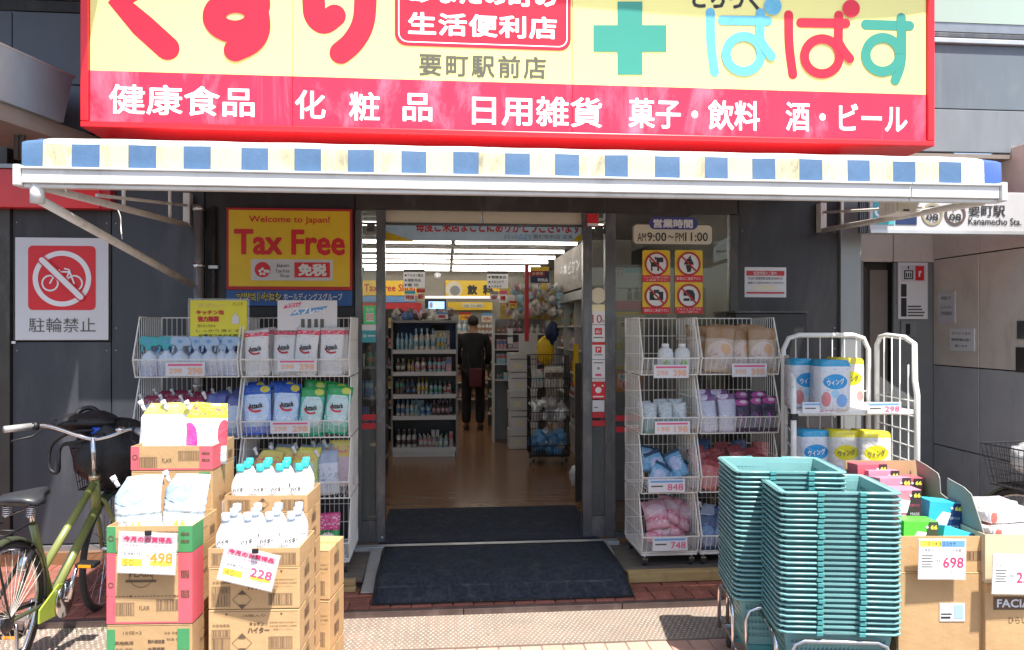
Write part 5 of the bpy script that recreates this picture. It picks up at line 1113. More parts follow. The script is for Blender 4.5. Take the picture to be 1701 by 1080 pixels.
# ------------------------------------------------------------------ shopping baskets
BW, BD, BH = .438, .340, .225
def basket_body():
    mb = MB(); tx, ty = .030, .026
    def wall(p0, p1, q0, q1, nu, nv):                # bottom edge p0-p1, top edge q0-q1
        P0, P1, Q0, Q1 = map(Vector, (p0, p1, q0, q1))
        def at(u, v): return (P0.lerp(P1, u)).lerp(Q0.lerp(Q1, u), v)
        for i in range(nu):
            for j in range(nv):
                u0, u1, v0, v1 = i / nu, (i + 1) / nu, j / nv, (j + 1) / nv
                if 1 <= i < nu - 1 and j in (1, 2, 3, 4, 5):
                    a = .16; ui, uo = u0 + (u1 - u0) * a, u1 - (u1 - u0) * a; vi, vo = v0 + (v1 - v0) * .22, v1 - (v1 - v0) * .22
                    q = [at(u0, v0), at(u1, v0), at(u1, v1), at(u0, v1), at(ui, vi), at(uo, vi), at(uo, vo), at(ui, vo)]
                    mb.add(q, [(0, 1, 5, 4), (1, 2, 6, 5), (2, 3, 7, 6), (3, 0, 4, 7)])
                else: mb.add([at(u0, v0), at(u1, v0), at(u1, v1), at(u0, v1)], [(0, 1, 2, 3)])
    x, y = BW / 2, BD / 2; a, b = x - tx, y - ty; z1 = BH
    wall((-a, -b, 0), (a, -b, 0), (-x, -y, z1), (x, -y, z1), 24, 7); wall((a, b, 0), (-a, b, 0), (x, y, z1), (-x, y, z1), 24, 7)
    wall((a, -b, 0), (a, b, 0), (x, -y, z1), (x, y, z1), 17, 7); wall((-a, b, 0), (-a, -b, 0), (-x, y, z1), (-x, -y, z1), 17, 7)
    mb.quad((-a, b, 0), (a, b, 0), (a, -b, 0), (-a, -b, 0))
    f = .022; r = [(x, y, z1), (x + f, y + f, z1 + .001), (x + f, y + f, z1 - .007)]
    for k in range(2):
        (xa, ya, za), (xb, yb, zb_) = r[k], r[k + 1]
        A_ = [(-xa, -ya, za), (xa, -ya, za), (xa, ya, za), (-xa, ya, za)]; B_ = [(-xb, -yb, zb_), (xb, -yb, zb_), (xb, yb, zb_), (-xb, yb, zb_)]
        mb.add(A_ + B_, [(i, (i + 1) % 4, (i + 1) % 4 + 4, i + 4)[::-1] for i in range(4)])
    return mb.build('body', M['teal'], None)
def basket():
    root = bpy.data.objects.new('shopping_basket', None); link(root)
    o = basket_body(); o.parent = root
    md = o.modifiers.new('s', 'SOLIDIFY'); md.thickness = .0018; md.offset = 0
    x, y = BW / 2 + .028, BD / 2 + .029; z = BH - .002
    h = None
    for sg in (-1, 1):
        px = sg * .085
        pts = [(px, -y + .004, z), (px + sg * .02, -y - .004, z + .001), (sg * (x - .03), -y - .002, z), (sg * (x - .006), -y + .012, z), (sg * (x + .002), -y + .04, z), (sg * (x + .002), y - .04, z), (sg * (x - .006), y - .012, z), (sg * (x - .03), y + .002, z), (px + sg * .02, y + .004, z + .001), (px, y - .004, z)]
        h = MB().tube(pts, .0052, 6).build('handle', M['teal'], root)
        for yy in (-y - .002, y + .002): MB().box(px - .013, px + .013, yy - .010, yy + .010, z - .009, z + .007).build('hinge_clip', M['teal_clip'], h, .002)
    return root
def stack(px, s, ztop, n, rz, which):
    x, y = Cp(px, s); pitch = .0222
    rgb = random.Random(n)
    fwd = Vector((-math.sin(rz), math.cos(rz), 0)); c = Vector((x, y, 0)) + fwd * (BD / 2 + .02)
    for k in range(n):
        o = proto('basket', basket); zz = ztop - BH - k * pitch
        lab = ('topmost teal shopping basket of the %s stack' % which) if k == 0 else ('lowest teal shopping basket, standing in the %s trolley frame' % which if k == n - 1 else '%s teal shopping basket from the top of the %s stack' % (ORD[k], which))
        tag(o, lab, 'basket', 'teal shopping baskets in two stacks'); place(o, c.x + rgb.uniform(-.0015, .0015), c.y + rgb.uniform(-.0025, .0025), zz, rz + rgb.uniform(-.013, .013), rgb.uniform(-.004, .004), rgb.uniform(-.004, .004))
    zb_ = ztop - BH - (n - 1) * pitch
    t = thing('basket_trolley', 'chrome wheeled frame with upright loops under the %s basket stack' % which, 'trolley', (0, 0, 0), 'basket trolleys')
    w, d = BW / 2 - .0, BD / 2 + .012
    mb = MB(); mb.tube([(-w, -d, .10), (w, -d, .10), (w, d, .10), (-w, d, .10)], .009, 8, closed=True); mb.build('base_frame', M['chrome'], t)
    ztp = zb_ + .185
    for yy in (-d - .012, d + .012): MB().tube([(-w + .02, yy, .10), (-w + .02, yy, ztp - .05), (-w + .035, yy, ztp - .015), (-w + .07, yy, ztp), (w - .07, yy, ztp), (w - .035, yy, ztp - .015), (w - .02, yy, ztp - .05), (w - .02, yy, .10)], .009, 8).build('loop', M['chrome'], t)
    for xx in (-w - .03, w + .03): MB().tube([(xx, -d + .03, .10), (xx, -d + .03, ztp - .05), (xx, -d + .045, ztp - .015), (xx, -d + .08, ztp), (xx, d - .08, ztp), (xx, d - .045, ztp - .015), (xx, d - .03, ztp - .05), (xx, d - .03, .10)], .009, 8).build('loop', M['chrome'], t)
    if zb_ > .12: mb = MB(); mb.tube([(-w, 0, .10), (w, 0, .10)], .008, 6); mb.box(-w + .03, w - .03, -d + .03, d - .03, .11, zb_ - .002); mb.build('riser', M['teal_clip'], t)
    for xx in (-w + .02, w - .02):
        for yy in (-d + .02, d - .02):
            MB().lathe([(.006, -.010), (.034, -.010), (.036, 0), (.034, .010), (.006, .010)], (xx, yy, .036), 16, axis='X').build('wheel', M['rubber'], t); MB().box(xx - .014, xx + .014, yy - .008, yy + .008, .036, .10).build('fork', M['chrome'], t)
    place(t, c.x, c.y, 0, rz)
stack(1396, 3.09, .916, 27, R(-9), 'front'); stack(1314, 3.37, .948, 27, R(-9), 'rear')

# ------------------------------------------------------------------ cardboard boxes
def barcode(mb, x0, x1, z0, z1, y, seed=1, frame=True, m=0):
    rg = random.Random(seed); x = x0 + (.004 if frame else 0); e = x1 - (.004 if frame else 0)
    while x < e:
        w = rg.choice((.0012, .002, .003)); mb.quad((x, y, z0 + .003), (min(x + w, e), y, z0 + .003), (min(x + w, e), y, z1 - .003), (x, y, z1 - .003), m); x += w + rg.choice((.0014, .002, .003))
    if frame:
        for a in ((x0, x1, z0, z0 + .0016), (x0, x1, z1 - .0016, z1)): mb.quad((a[0], y - .0003, a[2]), (a[1], y - .0003, a[2]), (a[1], y - .0003, a[3]), (a[0], y - .0003, a[3]), m)
        for a in ((x0, x0 + .0016), (x1 - .0016, x1)): mb.quad((a[0], y - .0006, z0), (a[1], y - .0006, z0), (a[1], y - .0006, z1), (a[0], y - .0006, z1), m)
def diamond(mb, cx, cz, r, y, m=0):
    for k, (a, b) in enumerate((((-r, 0), (0, r)), ((0, r), (r, 0)), ((r, 0), (0, -r)), ((0, -r), (-r, 0)))): stroke(mb, [(cx + a[0], cz + a[1]), (cx + b[0], cz + b[1])], .0016, y - .0003 * k, m, smooth=False)
    for sg in (-1, 1): mb.quad((cx, y - .0016, cz + sg * r), (cx - sg * r * .45, y - .0016, cz + sg * r * .55), (cx, y - .0016, cz + sg * r * .52), (cx + sg * r * .45, y - .0016, cz + sg * r * .55), m)
def box_part(root, w, d, h, open_=False, hf=None):
    if not open_:
        o = MB().box(-w / 2, w / 2, -d / 2, d / 2, .001, h - .001).build('carton', M['cardboard'], root, .004)
        boxo('tape', -w / 2 - .0006, w / 2 + .0006, -.024, .024, h - .0016, h - .0002, M['lumber'], root)
        boxo('tape_end', w / 2 + .0002, w / 2 + .0010, -.024, .024, max(.01, h - .06), h - .0017, M['lumber'], root); boxo('flap_seam', -w / 2 + .006, w / 2 - .006, -d / 2 - .0006, -d / 2 - .0001, h - .0075, h - .0062, M['cb_print'], root)
        return o
    t = .004; hs = h; hf = hf or h; mb = MB()
    mb.box(-w / 2, w / 2, -d / 2, -d / 2 + t, 0, hf); mb.box(-w / 2, w / 2, d / 2 - t, d / 2, 0, hs)
    for x in (-w / 2, w / 2 - t):
        mb.add([(x, -d / 2 + t, 0), (x + t, -d / 2 + t, 0), (x + t, d / 2 - t, 0), (x, d / 2 - t, 0), (x, -d / 2 + t, hf), (x + t, -d / 2 + t, hf), (x + t, d / 2 - t, hs), (x, d / 2 - t, hs)], [(3, 2, 1, 0), (4, 5, 6, 7), (0, 1, 5, 4), (1, 2, 6, 5), (2, 3, 7, 6), (3, 0, 4, 7)])
    mb.box(-w / 2 + t, w / 2 - t, -d / 2 + t, d / 2 - t, 0, .004)
    return mb.build('tray', M['cardboard'], root)
def cbox(w, d, h, kind, open_=False, hf=None, seed=1):
    root = bpy.data.objects.new('cardboard_tray' if open_ else 'cardboard_box', None); link(root); box_part(root, w, d, h, open_, hf)
    H = hf or h; y = -d / 2 - .0012; mb = MB(); xs_ = w / 2 + .0012
    def side(fn):                                     # print on the right-hand end, built flat then turned
        q = MB(); fn(q); q.rot(Matrix.Translation((w / 2 + .0012, 0, 0)) @ Matrix.Rotation(R(90), 4, 'Z')); return q
    if kind == 'hi':
        if h < .12:
            barcode(mb, -w * .46, -w * .20, H * .12, H * .75, y, seed); barcode(mb, w * .18, w * .46, H * .12, H * .75, y, seed + 1); diamond(mb, -w * .04, H * .5, H * .34, y)
        else:
            barcode(mb, -w * .46, -w * .26, h * .08, h * .36, y, seed); barcode(mb, -w * .46, -w * .26, h * .38, h * .55, y - .0001, seed + 3); barcode(mb, w * .16, w * .42, h * .10, h * .38, y, seed + 1); diamond(mb, -w * .13, h * .24, h * .22, y)
            text_into(mb, '次亜塩素酸', (-w * .36, y, h * .64), w * .19, h * .07); text_into(mb, 'キッチン', (w * .03, y, h * .67), w * .16, h * .09, bold=.03); text_into(mb, 'ハイター', (w * .05, y, h * .53), w * .24, h * .14, bold=.05)
            text_into(mb, '15個入り', (w * .0, y, h * .86), w * .24, h * .06); text_into(mb, '取扱注意 天地無用 火気厳禁', (w * .32, y, h * .62), w * .3, h * .035); text_into(mb, '品質保持 直射日光を避けて', (w * .32, y, h * .70), w * .3, h * .035); text_into(mb, '保管してください', (w * .32, y, h * .54), w * .22, h * .035)
            for x in (-.3, .3): disc(mb, x * w, h * .9, .004, y, 0, 8)
    if kind == 'fl':
        barcode(mb, -w * .42, -w * .18, h * .08 if h < .12 else h * .12, h * .55 if h < .12 else h * .30, y, seed); barcode(mb, w * .08, w * .40, h * .40 if h < .12 else h * .18, h * .80 if h < .12 else h * .34, y, seed + 1)
        text_into(mb, 'FLAIR', (-w * .06, y, h * (.4 if h < .12 else .22)), w * .12, h * (.18 if h < .12 else .06), bold=.01)
        if h > .2:
            text_into(mb, 'FLAIR', (-w * .1, y, h * .70), w * .26, h * .08, bold=.02); ring(mb, -w * .1, h * .68, h * .17, h * .162, y - .0004, 0, 32); mb.box(-w * .28, w * .08, y - .001, y - .0006, h * .585, h * .62)
            for k in range(22): mb.box(-w * .5 + w * k / 22, -w * .5 + w * (k + .62) / 22, y - .0008, y - .0002, h * .385, h * .393)
            for x in (-.22, .3): text_into(mb, '◆', (w * x, y - .001, h * .39), .012, .01)
            text_into(mb, '柔軟剤 つめかえ用 480ml', (-w * .05, y, h * .9), w * .5, h * .03)
    if kind == 'flb':
        text_into(mb, '15個×2', (-w * .2, y, h * .86), w * .22, h * .06, bold=.02); text_into(mb, '天地無用', (-w * .3, y, h * .70), w * .22, h * .06, bold=.04); text_into(mb, '割れ物注意', (w * .08, y, h * .72), w * .2, h * .06, bold=.05); text_into(mb, '水濡厳禁', (w * .08, y, h * .60), w * .2, h * .06, bold=.05)
        text_into(mb, '品名 容量 入数', (w * .3, y, h * .85), w * .25, h * .04); text_into(mb, '製造 番号', (w * .3, y, h * .75), w * .2, h * .04); ring(mb, -w * .08, h * .3, h * .17, h * .16, y, 0, 28); text_into(mb, '柔軟 濃縮', (-w * .3, y, h * .6), w * .2, h * .04)
    if kind == 'mask': barcode(mb, w * .26, w * .47, h * .12, h * .34, y, seed); text_into(mb, '不織布 マスク', (-w * .1, y, h * .40), w * .22, h * .03)
    if kind == 'masktray': barcode(mb, w * .27, w * .47, H * .28, H * .60, y, seed)
    if kind == 'facial':
        mb.box(-w * .42, w * .42, y - .0004, y + .001, h * .80, h * .90); text_into(mb, 'FACIAL TISSUE', (0, y - .0016, h * .85), w * .78, h * .065, 1, .03); text_into(mb, 'ひらいて', (-w * .15, y, h * .72), w * .25, h * .05)
    if mb.f: mb.build('print', [M['cb_print'], M['paper']], root)
    if kind == 'hi' and h > .12:
        for zz in (.3, .7): side(lambda q: barcode(q, -d * .2, d * .12, h * (zz - .12), h * (zz + .12), 0, seed + 7)).build('side_print', M['cb_print'], root)
    if kind in ('fl', 'flb'):
        side(lambda q: (text_into(q, 'FLAIR', (-d * .05, 0, h * .6), d * .3, h * .06), barcode(q, d * .2, d * .4, h * .15, h * .5, 0, seed + 4))).build('side_print', M['cb_print'], root)
    return root
def strips(root, w, d, h, m, we=.10):
    """coloured printed ends of a tray: bands wrapped round its front corners, plus a thin bottom rim line"""
    for x0, x1 in ((-w / 2 - .0005, -w / 2 + w * we), (w / 2 - w * (we + .06), w / 2 + .0005)): boxo('colour_band', x0, x1, -d / 2 - .0018, -d / 2 - .0001, .001, h - .001, M[m], root)
    boxo('colour_band', w / 2 + .0001, w / 2 + .0018, -d / 2, -d / 2 + d * .42, .001, h - .001, M[m], root)
    o = MB(); o.box(-w / 2 + w * we + .0005, w / 2 - w * (we + .06) - .0005, -d / 2 - .0016, -d / 2 - .0001, .001, .007); o.build('colour_line', M[m], root)
    q = MB(); text_into(q, '家庭用品', (w / 2 - w * (we + .06) / 2, -d / 2 - .003, h * .70), w * .10, h * .12, 0, .05); text_into(q, '取扱注意', (w / 2 - w * (we + .06) / 2, -d / 2 - .003, h * .42), w * .10, h * .12, 0, .05)
    ring(q, -w / 2 + w * we / 2, h * .55, w * .035, w * .022, -d / 2 - .003, 0, 16); q.build('band_print', M['cb_print'], root)
GB = 'cardboard boxes and trays stacked before the left racks'
def setbox(root, pxl, pxr, s, z, label, cat, d, rz=0):
    x, y = Cp((pxl + pxr) / 2, s); c = Vector((x, y, 0)) + Vector((-math.sin(rz), math.cos(rz), 0)) * d / 2
    tag(root, label, cat, GB); place(root, c.x, c.y, z, rz); return c
def wpx(a, b, s): return (b - a) / F * s
R0 = R(-3)
# stack A: front left
sA = 2.82; wA = wpx(179, 318, sA); dA = .26
c = cbox(wA, dA, .10, 'fl', True, seed=4); strips(c, wA, dA, .10, 'box_green'); cA = setbox(c, 179, 318, sA, .750, 'open tray with green ends holding two silver pouches', 'tray', dA, R0)
c = cbox(wA, dA, .268, 'fl', seed=6); strips(c, wA, dA, .268, 'box_pink'); setbox(c, 179, 318, sA, .481, 'carton with pink ends under the green ended tray', 'box', dA, R0)
c = cbox(wA, dA, .24, 'flb', seed=8); boxo('colour_band', -wA / 2 - .0005, -wA / 2 + .03, -dA / 2 - .0018, -dA / 2, .14, .22, M['box_green'], c); boxo('colour_band', wA / 2 - .055, wA / 2 - .01, -dA / 2 - .0018, -dA / 2, .14, .22, M['box_green'], c); setbox(c, 179, 318, sA, .2405, 'brown carton below the pink ended one', 'box', dA, R0)
c = cbox(wA, dA, .24, 'flb', seed=9); setbox(c, 179, 318, sA, 0, 'lowest carton of the stack by the bicycle', 'box', dA, R0)
# stack B: behind it
sB = 3.12; wB = wpx(219, 352, sB); dB = .27
c = cbox(wB, dB, .10, 'fl', True, seed=14); strips(c, wB, dB, .10, 'box_pink'); cB = setbox(c, 219, 352, sB, 1.005, 'open tray with pink ends holding three bright pouches', 'tray', dB, R0)
z = 1.005
for k, hh in enumerate((.34, .34, .322)):
    z -= hh + .0007; c = cbox(wB, dB, hh, 'flb', seed=15 + k); boxo('colour_band', wB / 2 - .055, wB / 2 - .01, -dB / 2 - .0018, -dB / 2, hh - .07, hh - .01, M['box_green'], c)
    if k == 0: boxo('shipping_label', wB / 2 + .0002, wB / 2 + .0016, -.02, .10, .03, .18, M['paper'], c)
    setbox(c, 219, 352, sB, max(z, 0), ['carton directly under the pink ended tray', 'middle carton of the tall stack behind the bicycle side', 'bottom carton of the tall rear stack'][k], 'box', dB, R0)
# stack C: bleach front
sC = 2.86; wC = wpx(347, 497, sC); dC = .25
c = cbox(wC, dC, .072, 'hi', True, seed=24); cC = setbox(c, 347, 497, sC, .682, 'low open tray of bottles with pale blue caps', 'tray', dC, R0)
for k, hh in enumerate((.163, .168, .17, .179)):
    z = .682 - sum((.163, .168, .17, .179)[:k + 1]); c = cbox(wC, dC, hh, 'hi', seed=25 + k); setbox(c, 347, 497, sC, max(0, z), ['bleach carton right under the blue capped bottles', 'second bleach carton below the blue capped bottles', 'third bleach carton below the blue capped bottles', 'bottom bleach carton of the front stack'][k], 'box', dC, R0)
# stack D: bleach rear
sD = 3.17; wD = wpx(374, 510, sD); dD = .25
c = cbox(wD, dD, .072, 'hi', True, seed=34); cD = setbox(c, 374, 510, sD, .815, 'low open tray of bottles with turquoise caps', 'tray', dD, R0)
for k in range(5):
    c = cbox(wD, dD, .162, 'hi', seed=35 + k); setbox(c, 374, 510, sD, .815 - .163 * (k + 1), '%s bleach carton below the turquoise capped bottles' % ['first', 'second', 'third', 'fourth', 'fifth'][k], 'box', dD, R0)
# stack E
sE = 3.48; wE = wpx(468, 534, sE) + .1; dE = .24
for k, (z, hh) in enumerate(((.33, .235), (.09, .238), (0, .0885))):
    c = cbox(wE, dE, hh, 'hi', seed=45 + k); setbox(c, 455, 540, sE, z, ['pale topped carton right of the bleach stacks', 'carton under the pale topped one right of the bleach stacks', 'flat carton at the foot of the small right stack'][k], 'box', dE, R(-8))
# contents
for i, (x, ry) in enumerate(((-.085, -.04), (.065, .06))): put('flair_silver', cA.x + x, cA.y - .03 + .03 * i, .756, .08 - .2 * i, -.08, ry, where='in the green ended tray', group='pouches in the trays', s=(1.08, 1, 1.12))
for i, (k_, x) in enumerate((('flair_white', -.105), ('flair_white', -.01), ('flair_pink', .10))): put(k_, cB.x + x, cB.y - .02 - .02 * (i == 2), 1.012, .05, -.06, .03, where='in the pink ended tray', group='pouches in the trays', s=(1.05, 1, 1.13))
for r in range(3):
    for i in range(4):
        put('bleach_blue', cC.x - .125 + i * .083 + (r % 2) * .01, cC.y - .08 + r * .078, .688, rp.uniform(-.4, .4), where='in its low tray', group='bleach bottles in the low trays', extra=['front row', 'middle row', 'rear row'][r], s=(1, 1, .92))
for r in range(3):
    for i in range(4):
        put('bleach_teal', cD.x - .125 + i * .083 + (r % 2) * .01, cD.y - .08 + r * .078, .821, rp.uniform(-.4, .4), where='in its low tray', group='bleach bottles in the low trays', extra=['front row', 'middle row', 'rear row'][r], s=(1, 1, .92))
finish_labels(); _lab.clear()
# ------------------------------------------------------------------ price cards
def card(px, py, s, w, h, tilt, label, style, price, extra=None):
    t = thing('price_card', label, 'price card', (0, 0, 0), 'price cards on the box stacks')
    MB().box(-w / 2, w / 2, 0, .003, -h / 2, h / 2).build('sheet', M['cloud_white'], t)
    mb = MB()
    for a in ((-w / 2 - .003, w / 2 + .003, h / 2 - .001, h / 2 + .003), (-w / 2 - .003, w / 2 + .003, -h / 2 - .003, -h / 2 + .001)): mb.box(a[0], a[1], -.002, .004, a[2], a[3])
    for x in (-w / 2 - .003, w / 2): mb.box(x, x + .003, -.0015, .0035, -h / 2 + .0015, h / 2 - .0015)
    mb.build('clear_sleeve', M['plastic_clear'], t)
    y = -.0012
    if style == 'bargain':
        for xx in (-w * .44,): MB().box(-w * .45, w * .45, y, -.0002, h * .26, h * .43).build('head_band', mat('pale_pink', (.70, .42, .46), .6) if 'pale_pink' not in bpy.data.materials else bpy.data.materials['pale_pink'], t)
        text('今月のお買得品', (0, y - .001, h * .345), w * .84, h * .135, M['price_red'], t, .04)
        text('衣料用柔軟仕上げ剤 つめかえ用' if price == '498' else 'キッチン用漂白剤 本体', (-.05 * w, y, h * .19), w * .75, h * .055, M['price_pink'], t)
        MB().box(-w * .44, -w * .08, y, -.0002, -h * .33, -h * .15).build('yellow_patch', M['price_yellow'], t)
        text(extra[0], (-w * .26, y - .001, -h * .02), w * .28, h * .08, M['sign_grey'], t, .02); text(extra[1], (-w * .31, y - .001, -h * .24), w * .18, h * .15, M['price_amber'], t, .01); text('円引', (-w * .16, y - .001, -h * .26), w * .10, h * .07, M['price_amber'], t)
        text('税抜', (w * .01, y, -h * .06), w * .07, h * .10, M['price_amber'], t); text(price, (w * .25, y, -h * .10), w * .40, h * .26, M['price_pink'] if price == '228' else M['price_amber'], t, .02); text('(税込価格)', (w * .22, y, -h * .32), w * .26, h * .06, M['price_amber'], t)
        MB().box(w * .06, w * .44, y + .0006, -.0002, -h * .30, -h * .18).build('yellow_patch', M['price_yellow'], t)
    else:
        if style == 'masks':
            MB().box(-w * .48, -w * .02, y, -.0002, h * .32, h * .47).build('head_band', M['price_yellow'], t); MB().box(-w * .019, w * .48, y, -.0002, h * .32, h * .47).build('head_band', M['price_blue'], t); text('マツキヨココカラ', (-.02 * w, y - .001, h * .395), w * .6, h * .09, M['ink'], t, .02)
        text('立体型マスク ふつう 大容量' if style == 'masks' else 'ティッシュペーパー 5箱', (-.02 * w, y, h * .23), w * .86, h * .08, M['sign_grey'], t)
        text('税抜', (-w * .08, y, -h * .04), w * .10, h * .06, M['sign_grey'], t); text(price, (w * .24, y, -h * .08), w * .44, h * .27, M['price_red'], t, .01); text('税込' + (extra or ''), (w * .28, y, -h * .31), w * .2, h * .06, M['price_pink'], t)
        for k in range(5): MB().box(-w * .44, -w * (.2 + .03 * (k % 2)), y, -.0002, h * (.08 - .07 * k), h * (.08 - .07 * k) + .003).build('print', M['sign_grey'], t)
    x, yw = Cp(px, s); place(t, x, yw, Zp(py, s), -TH * .6, 0, tilt); return t
card(244.5, 919, 2.775, wpx(198, 292, 2.78), .150, R(3), 'white price card reading 498 on the tray by the bicycle', 'bargain', '498', ('548円', '50'))
card(413, 943, 2.80, wpx(368, 462, 2.8) * .97, .134, R(14), 'tilted white price card reading 228 on the bleach tray', 'bargain', '228', ('298円', '40'))
card(1565, 929, 3.055, wpx(1526, 1605, 3.055), .162, R(1), 'white price card reading 698 with a blue and yellow heading', 'masks', '698', '767円')
card(1687, 954, 3.03, .19, .160, R(2), 'white price card reading 258 on the facial tissue carton', 'plain', '258', '')
# black clips
for nm, px, py, s in (('holding the card on the green ended tray', 246, 886, 2.765), ('holding the tilted card on the bleach tray', 424, 916, 2.785)):
    x, y = Cp(px, s); o = MB().box(x - .012, x + .012, y - .004, y + .004, Zp(py, s) - .008, Zp(py, s) + .010).build('binder_clip', M['black'], None, .002); tag(o, 'small black binder clip ' + nm, 'clip', 'binder clips')
# ------------------------------------------------------------------ mask carton and tissue cartons on the right
GB = 'cardboard boxes and trays stacked before the right racks'
sM = 3.10; wM = wpx(1492, 1642, sM); dM = .50; hM = .585
c = cbox(wM, dM, hM, 'mask', seed=60); boxo('shipping_label', wM / 2 - .205, wM / 2 - .10, -dM / 2 - .003, -dM / 2 - .0005, .38, .455, M['paper'], c)
q = MB(); q.box(wM / 2 - .200, wM / 2 - .155, -dM / 2 - .004, -dM / 2 - .0033, .408, .413); q.box(wM / 2 - .200, wM / 2 - .16, -dM / 2 - .004, -dM / 2 - .0033, .392, .400); q.box(wM / 2 - .145, wM / 2 - .108, -dM / 2 - .004, -dM / 2 - .0033, .392, .448, 1); q.build('label_print', [M['ink'], M['spray_pale']], c)
RM = R(-5); cM = setbox(c, 1492, 1642, sM, 0, 'large plain carton under the face mask carton', 'box', dM, RM)
t = bpy.data.objects.new('mask_carton', None); link(t); w, d = wM, dM - .01; hf = .146; tk = .004
o = MB(); o.box(-w / 2, w / 2, -d / 2, -d / 2 + tk, 0, hf); o.box(-w / 2, w / 2, d / 2 - tk, d / 2, 0, hf); o.box(-w / 2, -w / 2 + tk, -d / 2 + tk, d / 2 - tk, 0, hf); o.box(w / 2 - tk, w / 2, -d / 2 + tk, d / 2 - tk, 0, hf); o.box(-w / 2 + tk, w / 2 - tk, -d / 2 + tk, d / 2 - tk, 0, .004); o.build('carton_wall', M['cardboard'], t)
fl_ = MB()   # raised flap on the right end with a torn notch, back flap
def flap(pts, y0, y1): fl_.prism(pts, y0, y1)
q = MB(); q.prism([(-d / 2 + .0, hf), (d / 2 - .01, hf), (d / 2 - .01, .385), (d / 2 - .10, .372), (d / 2 - .19, .352), (d / 2 - .20, .33), (d / 2 - .195, .262), (d / 2 - .25, .248), (d / 2 - .255, .315), (d / 2 - .265, .345), (-d / 2 + .11, .330), (-d / 2 + .06, .31), (-d / 2 + .035, .25), (-d / 2 + .004, .17)], 0, .004)
q.rot(Matrix.Translation((w / 2 + .004, 0, 0)) @ Matrix.Rotation(R(90), 4, 'Z') @ Matrix.Rotation(R(-6), 4, 'X')); q.build('side_flap', M['cardboard_grey'], t)
q = MB(); q.prism([(-w / 2, hf), (w / 2 - .03, hf), (w / 2 - .02, .385), (-w / 2 + .01, .385)], d / 2 - .004, d / 2); q.rot(Matrix.Rotation(R(-3), 4, 'X')); q.build('back_flap', M['cardboard_in'], t)
q = MB(); barcode(q, w * .27, w * .44, hf * .30, hf * .58, -d / 2 - .001, 66); q.build('print', M['cb_print'], t)
tag(t, 'open face mask carton with a torn grey raised flap', 'carton', GB); place(t, cM.x, cM.y, hM + .001, RM)
PK['mask_green'] = None
def maskbox(col, side):
    root = bpy.data.objects.new('mask_box', None); link(root); w, h, d = .148, .122, .09
    MB().box(-w / 2, w / 2, -d / 2, d / 2, 0, h).build('carton', M[col], root, .003)
    y = -d / 2 - .001
    q = MB(); q.add([(w * .02, y, 0.002), (w / 2 - .001, y, .002), (w / 2 - .001, y, h - .002), (w * .22, y, h - .002)], [(0, 1, 2, 3)], 0); q.build('dark_panel', M[side], root)
    q = MB(); q.add([(-w * .36, y - .0006, h * .18), (w * .06, y - .0006, h * .18), (w * .16, y - .0006, h * .62), (-w * .1, y - .0006, h * .66)], [(0, 1, 2, 3)]); q.build('mask_picture', M['white'], root)
    text('66', (w * .36, y - .001, h * .80), w * .20, h * .16, M['price_yellow'], root, .05); q = MB(); disc(q, w * .14 + .004, h * .80, .006, y - .001, 0, 12); q.build('print', M['paper'], root)
    text('MASK', (w * .30, y - .001, h * .14), w * .28, h * .11, M['paper'], root, .02); text('立体マスク', (w * .28, y - .001, h * .45), w * .30, h * .10, M['price_pink'] if side == 'mask_dark' else M['paper'], root)
    return root
D('mask_pink', (.66, .22, .30), .4); D('mask_red', (.60, .10, .13), .4); D('mask_lime', (.10, .62, .05), .4); D('mask_aqua', (.04, .45, .62), .4); D('mask_dark', (.04, .025, .03), .4); D('mask_navy', (.02, .04, .12), .4); D('mask_moss', (.05, .07, .04), .4)
def mk(kc, x, y, z, rz, label, rx_=0, ry=0):
    col, side = kc; o = proto('m' + col, maskbox, col, side); tag(o, label, 'mask box', 'boxes of face masks in the torn carton')
    ca_, sa_ = math.cos(RM), math.sin(RM); place(o, cM.x + x * ca_ - y * sa_, cM.y + x * sa_ + y * ca_, hM + z, RM + rz, rx_, ry)
P_, G_, A_ = ('mask_pink', 'mask_dark'), ('mask_lime', 'mask_moss'), ('mask_aqua', 'mask_navy')
mk(G_, -.088, -.19, .085, .03, 'green face mask box at the front of the torn carton', ry=.03); mk(A_, .075, -.18, .035, -.05, 'aqua face mask box low at the front right of the torn carton', -.25, ry=.30)
mk(A_, .085, -.06, .135, .04, 'aqua face mask box standing beside the grey flap', ry=.1); mk(P_, -.090, -.07, .190, .03, 'pink face mask box above the green one')
mk(P_, -.070, .04, .215, .10, 'pink face mask box just behind the front pink one', -.1); mk(P_, -.06, .16, .225, .05, 'pink face mask box at the back of the torn carton', -.1)
mk(('mask_red', 'mask_dark'), -.10, .20, .25, .10, 'red pink face mask box beside the teal baskets', -.05); mk(('mask_red', 'mask_dark'), .06, .19, .19, -.04, 'red pink face mask box in the back right corner of the carton')
mk(G_, .085, .07, .03, 0, 'green face mask box low in the middle of the carton'); mk(A_, .10, .19, .03, .2, 'aqua face mask box deep in the back right corner'); mk(P_, -.09, .05, .07, 0, 'pink face mask box in the middle under the others')
